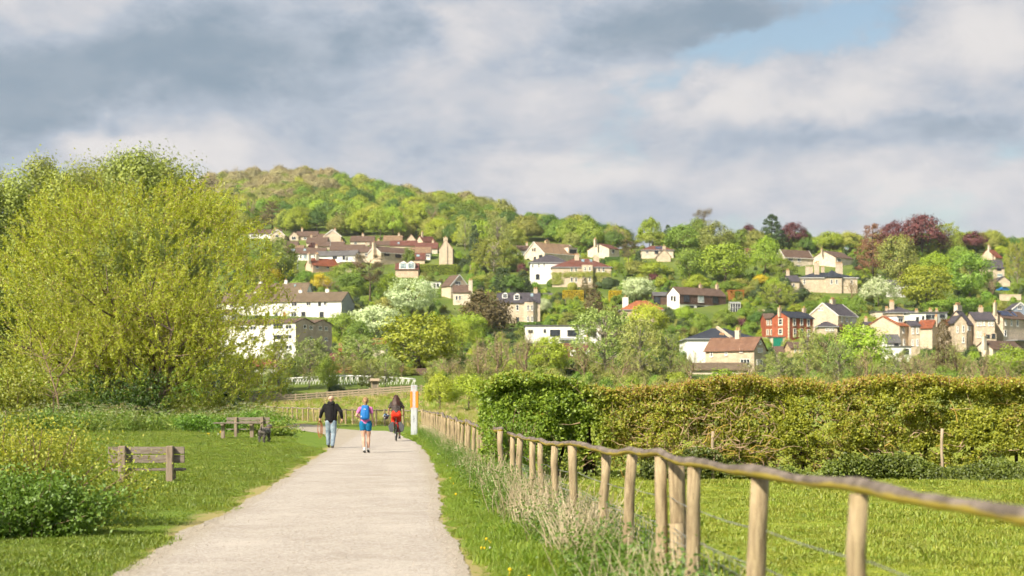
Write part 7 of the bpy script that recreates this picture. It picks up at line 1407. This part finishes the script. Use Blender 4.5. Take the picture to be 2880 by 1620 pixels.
def cyclist():
    X, Y = flat(1113, 1242.5); yaw = R(5); root = Vector((X, Y+.34, .012)); bike = empty('bicycle', root, yaw); tag(bike, 'touring bicycle with grey panniers ridden away along the path', 'bicycle')
    blackm = plain('rubber_black', (.022, .022, .022), .8, .3, .15, 14); met = plain('bike_metal', (.35, .35, .36), .35, .5, .05, 8, .9); frm = plain('bike_frame', (.05, .055, .06), .4, .5, .1); grey = plain('pannier_grey', (.085, .088, .098), .75, .25, .15, 10); redm = plain('bike_red', (.45, .02, .02), .5, .4, .1)
    def wheel(y, turn=0.0):
        w = empty('wheel', (0, y, .345)); w.parent = bike; w.rotation_euler = (0, 0, turn); t = MB(); n = 32
        t.tube([(0, .325*math.cos(a), .325*math.sin(a)) for a in np.linspace(0, 6.283, n+1)], .021, 8, False); t.build('tyre', blackm, w, smooth=True); q = MB(); q.tube([(0, .298*math.cos(a), .298*math.sin(a)) for a in np.linspace(0, 6.283, n+1)], .011, 6, False); q.build('rim', met, w, smooth=True)
        s = MB()
        for i in range(18): a = i*6.283/18; s.tube([(.02*(-1)**i, .02*math.cos(a+.6), .02*math.sin(a+.6)), (0, .295*math.cos(a), .295*math.sin(a))], .0016, 3)
        s.tube([(-.05, 0, 0), (.05, 0, 0)], .018, 8); s.build('spokes', met, w)
    wheel(0); wheel(1.04, R(6))
    tubes(([(0, .43, .28), (0, .33, .78)], .017), ([(0, .43, .28), (0, .86, .80)], .018), ([(0, .34, .74), (0, .85, .88)], .017), ([(0, .86, .78), (0, .83, .93)], .02), ([(-.06, 0, .345), (-.02, .42, .28)], .010), ([(.06, 0, .345), (.02, .42, .28)], .010), ([(-.06, 0, .345), (-.02, .33, .76)], .009), ([(.06, 0, .345), (.02, .33, .76)], .009), ([(-.055, 1.04, .345), (-.05, .92, .70), (0, .86, .80)], .012), ([(.055, 1.04, .345), (.05, .92, .70), (0, .86, .80)], .012)).build('frame', frm, bike, smooth=True)
    tubes(([(0, .33, .76), (0, .30, .98)], .014)).build('seat_post', met, bike); blob('saddle', [[(-.055, .22, 1.00, .035), (.055, .22, 1.00, .035)], [(0, .24, 1.005, .05), (0, .42, 1.0, .022)]], blackm, bike, .012, 3)
    tubes(([(-.30, .74, 1.03), (-.12, .83, 1.06), (.12, .83, 1.06), (.30, .74, 1.03)], .014), ([(0, .83, .93), (0, .83, 1.06)], .016)).build('handlebar', blackm, bike, smooth=True)
    tubes(([(-.09, -.12, .74), (-.09, .28, .74)], .007), ([(.09, -.12, .74), (.09, .28, .74)], .007), ([(-.09, -.12, .74), (.09, -.12, .74)], .007), ([(-.09, -.05, .74), (-.07, 0, .36)], .007), ([(.09, -.05, .74), (.07, 0, .36)], .007)).build('rack', frm, bike)
    b = MB(); b.tube([(0, -.37*math.cos(a), .345+.37*math.sin(a)) for a in np.linspace(.15, 1.9, 12)], .022, 6); b.build('mudguard', blackm, bike, smooth=True); b = MB(); b.box((-.03, -.16, .70), (.03, -.125, .76)); b.build('rear_light', redm, bike)
    for s in (-1, 1):
        b = MB(); x0, x1 = s*.10, s*.275; vs = []
        for y in (-.14, .26):
            vs += [(x0, y, .76), (s*.17, y, .79), (x1+s*.05, y, .62), (x1, y, .40), (s*.15, y, .36), (x0, y, .42)]
        b.add(vs, [tuple(range(6)), tuple(range(11, 5, -1))]+[(i, (i+1) % 6, (i+1) % 6+6, i+6) for i in range(6)]); b.build('pannier', grey, bike, bevel=.012)
    tubes(([(-.02, .43, .28), (.02, .43, .28)], .07), ([(.06, .43, .28), (.09, .40, .12)], .011), ([(-.06, .43, .28), (-.09, .46, .44)], .011)).build('crank', met, bike)
    b = MB(); b.box((.085, .36, .10), (.185, .45, .125)); b.box((-.185, .42, .43), (-.085, .51, .455)); b.build('pedal', blackm, bike)
    r = empty('person', root, yaw); tag(r, 'person with long dark hair and red trousers riding the bicycle away', 'person')
    LH, RH = (-.31, .68, 1.09), (.31, .68, 1.09)
    torso = [[(0, .27, 1.13, .13), (0, .36, 1.32, .118), (0, .47, 1.50, .12)], [(-.14, .49, 1.53, .06), (.14, .49, 1.53, .06)], [(0, .5, 1.55, .05), (0, .56, 1.66, .048)]]
    up = lambda e: [[(-.17, .49, 1.53, .05+e), (-.285, .50, 1.30, .038+e)], [(.17, .49, 1.53, .05+e), (.295, .50, 1.30, .038+e)]]
    legs = lambda e, z: [[(-.085, .28, 1.08, .095+e), (-.115, .60, .88, .07+e), (-.125, .50, .64+z, .045+e)], [(.085, .28, 1.08, .095+e), (.115, .50, .72, .066+e), (.13, .42, .42+z, .045+e)]]
    shin = [[(-.125, .50, .64, .045), (-.13, .44, .53, .036)], [(.13, .42, .42, .045), (.135, .36, .22, .036)]]
    blob('body', head((0, .60, 1.73), .09)+torso+up(0)+[[(-.285, .50, 1.30, .036), (*LH, .026)], [(.295, .50, 1.30, .036), (*RH, .026)]]+legs(0, 0)+shin+hand(LH, (.0, .8, -.6), -1, .9, .9)+hand(RH, (.0, .8, -.6), 1, .9, .9), SKIN2, r, .012, 4)
    blob('blouse', [[(0, .27, 1.16, .135), (0, .35, 1.32, .142), (0, .46, 1.49, .14)], [(-.10, .3, 1.2, .09), (-.13, .47, 1.5, .09)], [(.10, .3, 1.2, .09), (.13, .47, 1.5, .09)], [(-.17, .49, 1.53, .078), (-.265, .495, 1.36, .068)], [(.17, .49, 1.53, .078), (.275, .495, 1.36, .068)]], BLOUSE, r, .013, 4)
    blob('trousers', [[(-.085, .24, 1.06, .135), (.085, .24, 1.06, .135)], [(-.08, .26, 1.13, .115), (.08, .26, 1.13, .115)]]+legs(.026, 0), REDT, r, .013, 4)
    blob('hair', [[(0, .57, 1.77, .105), (0, .52, 1.73, .11), (0, .44, 1.62, .11)], [(-.05, .50, 1.70, .09), (-.11, .42, 1.56, .075), (-.12, .35, 1.44, .045)], [(.05, .50, 1.70, .09), (.11, .42, 1.56, .075), (.12, .36, 1.42, .045)], [(0, .45, 1.62, .10), (.01, .34, 1.48, .07), (.0, .29, 1.37, .03)], [(-.06, .38, 1.54, .06), (-.07, .31, 1.42, .03)], [(.06, .38, 1.54, .06), (.07, .31, 1.42, .03)]], HAIRD, r, .014, 2)
    for x, y, z in ((-.135, .44, .49), (.14, .37, .165)): blob('shoe', [[(x, y-.05, z, .042), (x, y+.06, z-.01, .040), (x, y+.15, z-.012, .032)]], SOLE, r, .010, 3)
    # helmet hung from the left grip
    h = empty('bicycle_helmet', root+Vector((-.46, .62, .99)), yaw); tag(h, 'blue, black and white cycle helmet hanging from the handlebar', 'helmet'); hb = plain('helmet_black', (.02, .022, .03), .4, .5, .1); hl = plain('helmet_blue', (.10, .30, .62), .4, .5, .1)
    sh = blob('shell', [[(0, -.03, 0, .105), (0, .05, .0, .10)], [(0, .0, -.03, .10), (0, .0, .02, .105)]], hb, h, .011, 3)
    for i in range(9): a = i*.698; e = (-.5, .1, .7)[i % 3]; d = Vector((math.cos(a)*math.cos(e), math.sin(a)*math.cos(e)*.9-.2, math.sin(e))).normalized(); blob('vent', [[(*(d*.105+Vector((-.02, 0, -.01))), .022), (*(d*.110+Vector((.02, .0, .015))), .02)]], hl if i % 2 else WHITES, h, .009, 1)
    b = MB(); b.tube([(.02, .0, .09), (.10, .03, .12), (.16, .06, .10)], .008, 5); b.build('strap', hb, h)
def dog():
    X, Y = flat(738, 1246); r = empty('dog', (X, Y, 0), R(-14)); tag(r, 'shaggy grey dog standing on the lawn beside the plank table, facing away', 'dog'); fur = plain('dog_fur', (.12, .105, .098), .95, .1, .75, 16, bstr=.9)
    # local +y is the dog's front
    bd = [[(0, -.02, .44, .115), (0, .15, .43, .125), (0, .34, .43, .145), (0, .46, .46, .13)], [(0, .46, .50, .10), (0, .60, .60, .085), (0, .70, .64, .085)], [(0, .72, .64, .08), (0, .82, .60, .05), (0, .88, .585, .042)], [(-.075, .68, .68, .03), (-.105, .68, .60, .022)], [(.075, .68, .68, .03), (.105, .68, .60, .022)], [(0, -.10, .50, .035), (.03, -.20, .57, .028), (.09, -.24, .68, .018)]]
    for s, k in ((-1, .03), (1, -.03)):
        bd.append([(s*.085, -.02, .42, .09), (s*.10, .06+k, .30, .062), (s*.10, -.10+k, .19, .036), (s*.10, -.075+k, .04, .032), (s*.10, -.03+k, .025, .034)]); bd.append([(s*.085, .42, .42, .075), (s*.09, .40-k, .26, .045), (s*.09, .41-k, .14, .035), (s*.09, .41-k, .035, .032), (s*.09, .45-k, .025, .034)])
    blob('body', bd, fur, r, .014, 2)
    rng = np.random.RandomState(3); n = 2600; t = rng.rand(n); a = rng.rand(n)*6.283; P = np.stack([.135*np.cos(a)+rng.normal(size=n)*.01, -.06+.6*t, .44+.14*np.sin(a)], -1); k = rng.rand(n) < .4; P[k] = np.stack([np.where(rng.rand(k.sum()) < .5, -.1, .1)+rng.normal(size=k.sum())*.035, np.where(rng.rand(k.sum()) < .5, -.06, .41)+rng.normal(size=k.sum())*.04, rng.uniform(.06, .36, k.sum())], -1)
    V, Fa = leaf_quads(P, np.stack([np.cos(a), rng.normal(size=n)*.4-.3, np.sin(a)*.6], -1), .07, .012, rng, np.tile([0, -.3, -1.0], (n, 1))); ob('coat', mesh_np('dog_coat', V, Fa, leafmat('dog_coat', (.06, .052, .05), (.34, .31, .29), .05, 0, 0)), r)
    b = MB(); b.tube([(.10*math.cos(t), .60+.03*math.sin(t), .60+.085*math.sin(t)) for t in np.linspace(0, 6.283, 14)], .012, 5); b.build('collar', SOLE, r)
mx_, my_ = man(); leads(mx_, my_); woman(); cyclist(); dog()
# ------------------------------------------------------------------ labels that single each tree out, by look and by its neighbours
def labels():
    used = {o.get('label') for o in bpy.data.objects if o.get('label')}; ref = []
    L = [(s, x, y, w, d) for (s, x, y, w, d) in LAND]
    for o in bpy.data.objects:
        pass
    def size(k, w, h):
        q = w*h; return 'small ' if q < 2200 else ('big ' if q > 9500 else '')
    order = sorted([t for t in TREES if not t[7]], key=lambda t: -t[4]*(t[3]-t[2] if t[3] else 500))
    pop = sorted([t for t in order if t[0] == 'PO'], key=lambda t: t[1]); nm = ['first', 'second', 'third', 'fourth', 'fifth', 'sixth', 'seventh', 'eighth', 'ninth', 'tenth', 'eleventh', 'twelfth']
    for i, t in enumerate(pop): t[6]['label'] = 'tall olive-green poplar behind the willow, %s in the row from the lane side' % nm[i]
    for t in order:
        k, x, top, base, w, D, r, done = t
        if k == 'PO': continue
        X = 1440+F*r.location.x/r.location.y; b = HZ-(r.location.z-CAMZ)*F/r.location.y; cy = (top+b)/2; word = SPEC[k][3]; h = b-top
        if h > 1.7*w and 'conifer' not in word and 'slender' not in word and 'poplar' not in word: word = 'tall '+word
        word = size(k, w, h)+word
        near = sorted(L, key=lambda q: math.hypot(q[1]-X, (q[2]-cy)*1.3)); cand = []
        for q in near[:5]:
            dx, dd = X-q[1], D-q[4]; inx = abs(dx) < q[3]/2+w*.3
            rel = ('behind' if dd > 0 else 'in front of') if inx else ('just left of' if dx < 0 else 'just right of'); cand.append('%s %s %s' % (word, rel, q[0]))
        a, c = near[0], near[1]; cand.append('%s between %s and %s' % (word, a[0], c[0])); cand.append('%s between %s and %s' % (word, a[0], near[2][0])); cand.append('%s between %s and %s' % (word, c[0], near[2][0]))
        for e in ('leaning over', 'shading', 'next to', 'close to'): cand.append('%s %s %s' % (word, e, a[0]))
        cand += ['%s, another one %s' % (word, z) for z in ('near '+c[0], 'near '+near[2][0])]
        lab = next((z for z in cand if z not in used and len(z.split()) <= 16), cand[0]); used.add(lab); r['label'] = lab
labels()
# ------------------------------------------------------------------ thin valley haze round the whole place
def haze():
    m, g, out = mat('haze_air'); v = g.n('ShaderNodeVolumePrincipled'); v.inputs['Color'].default_value = (.93, .95, 1.0, 1); v.inputs['Density'].default_value = .00008; v.inputs['Anisotropy'].default_value = .2; g.l(v.outputs[0], out.inputs['Volume'])
    b = MB(); b.box((-4300, -120, -40), (4300, 4400, 215)); o = b.build('haze', m); tag(o, 'thin pale haze softening the far hillside', 'haze', kind='stuff')
haze()
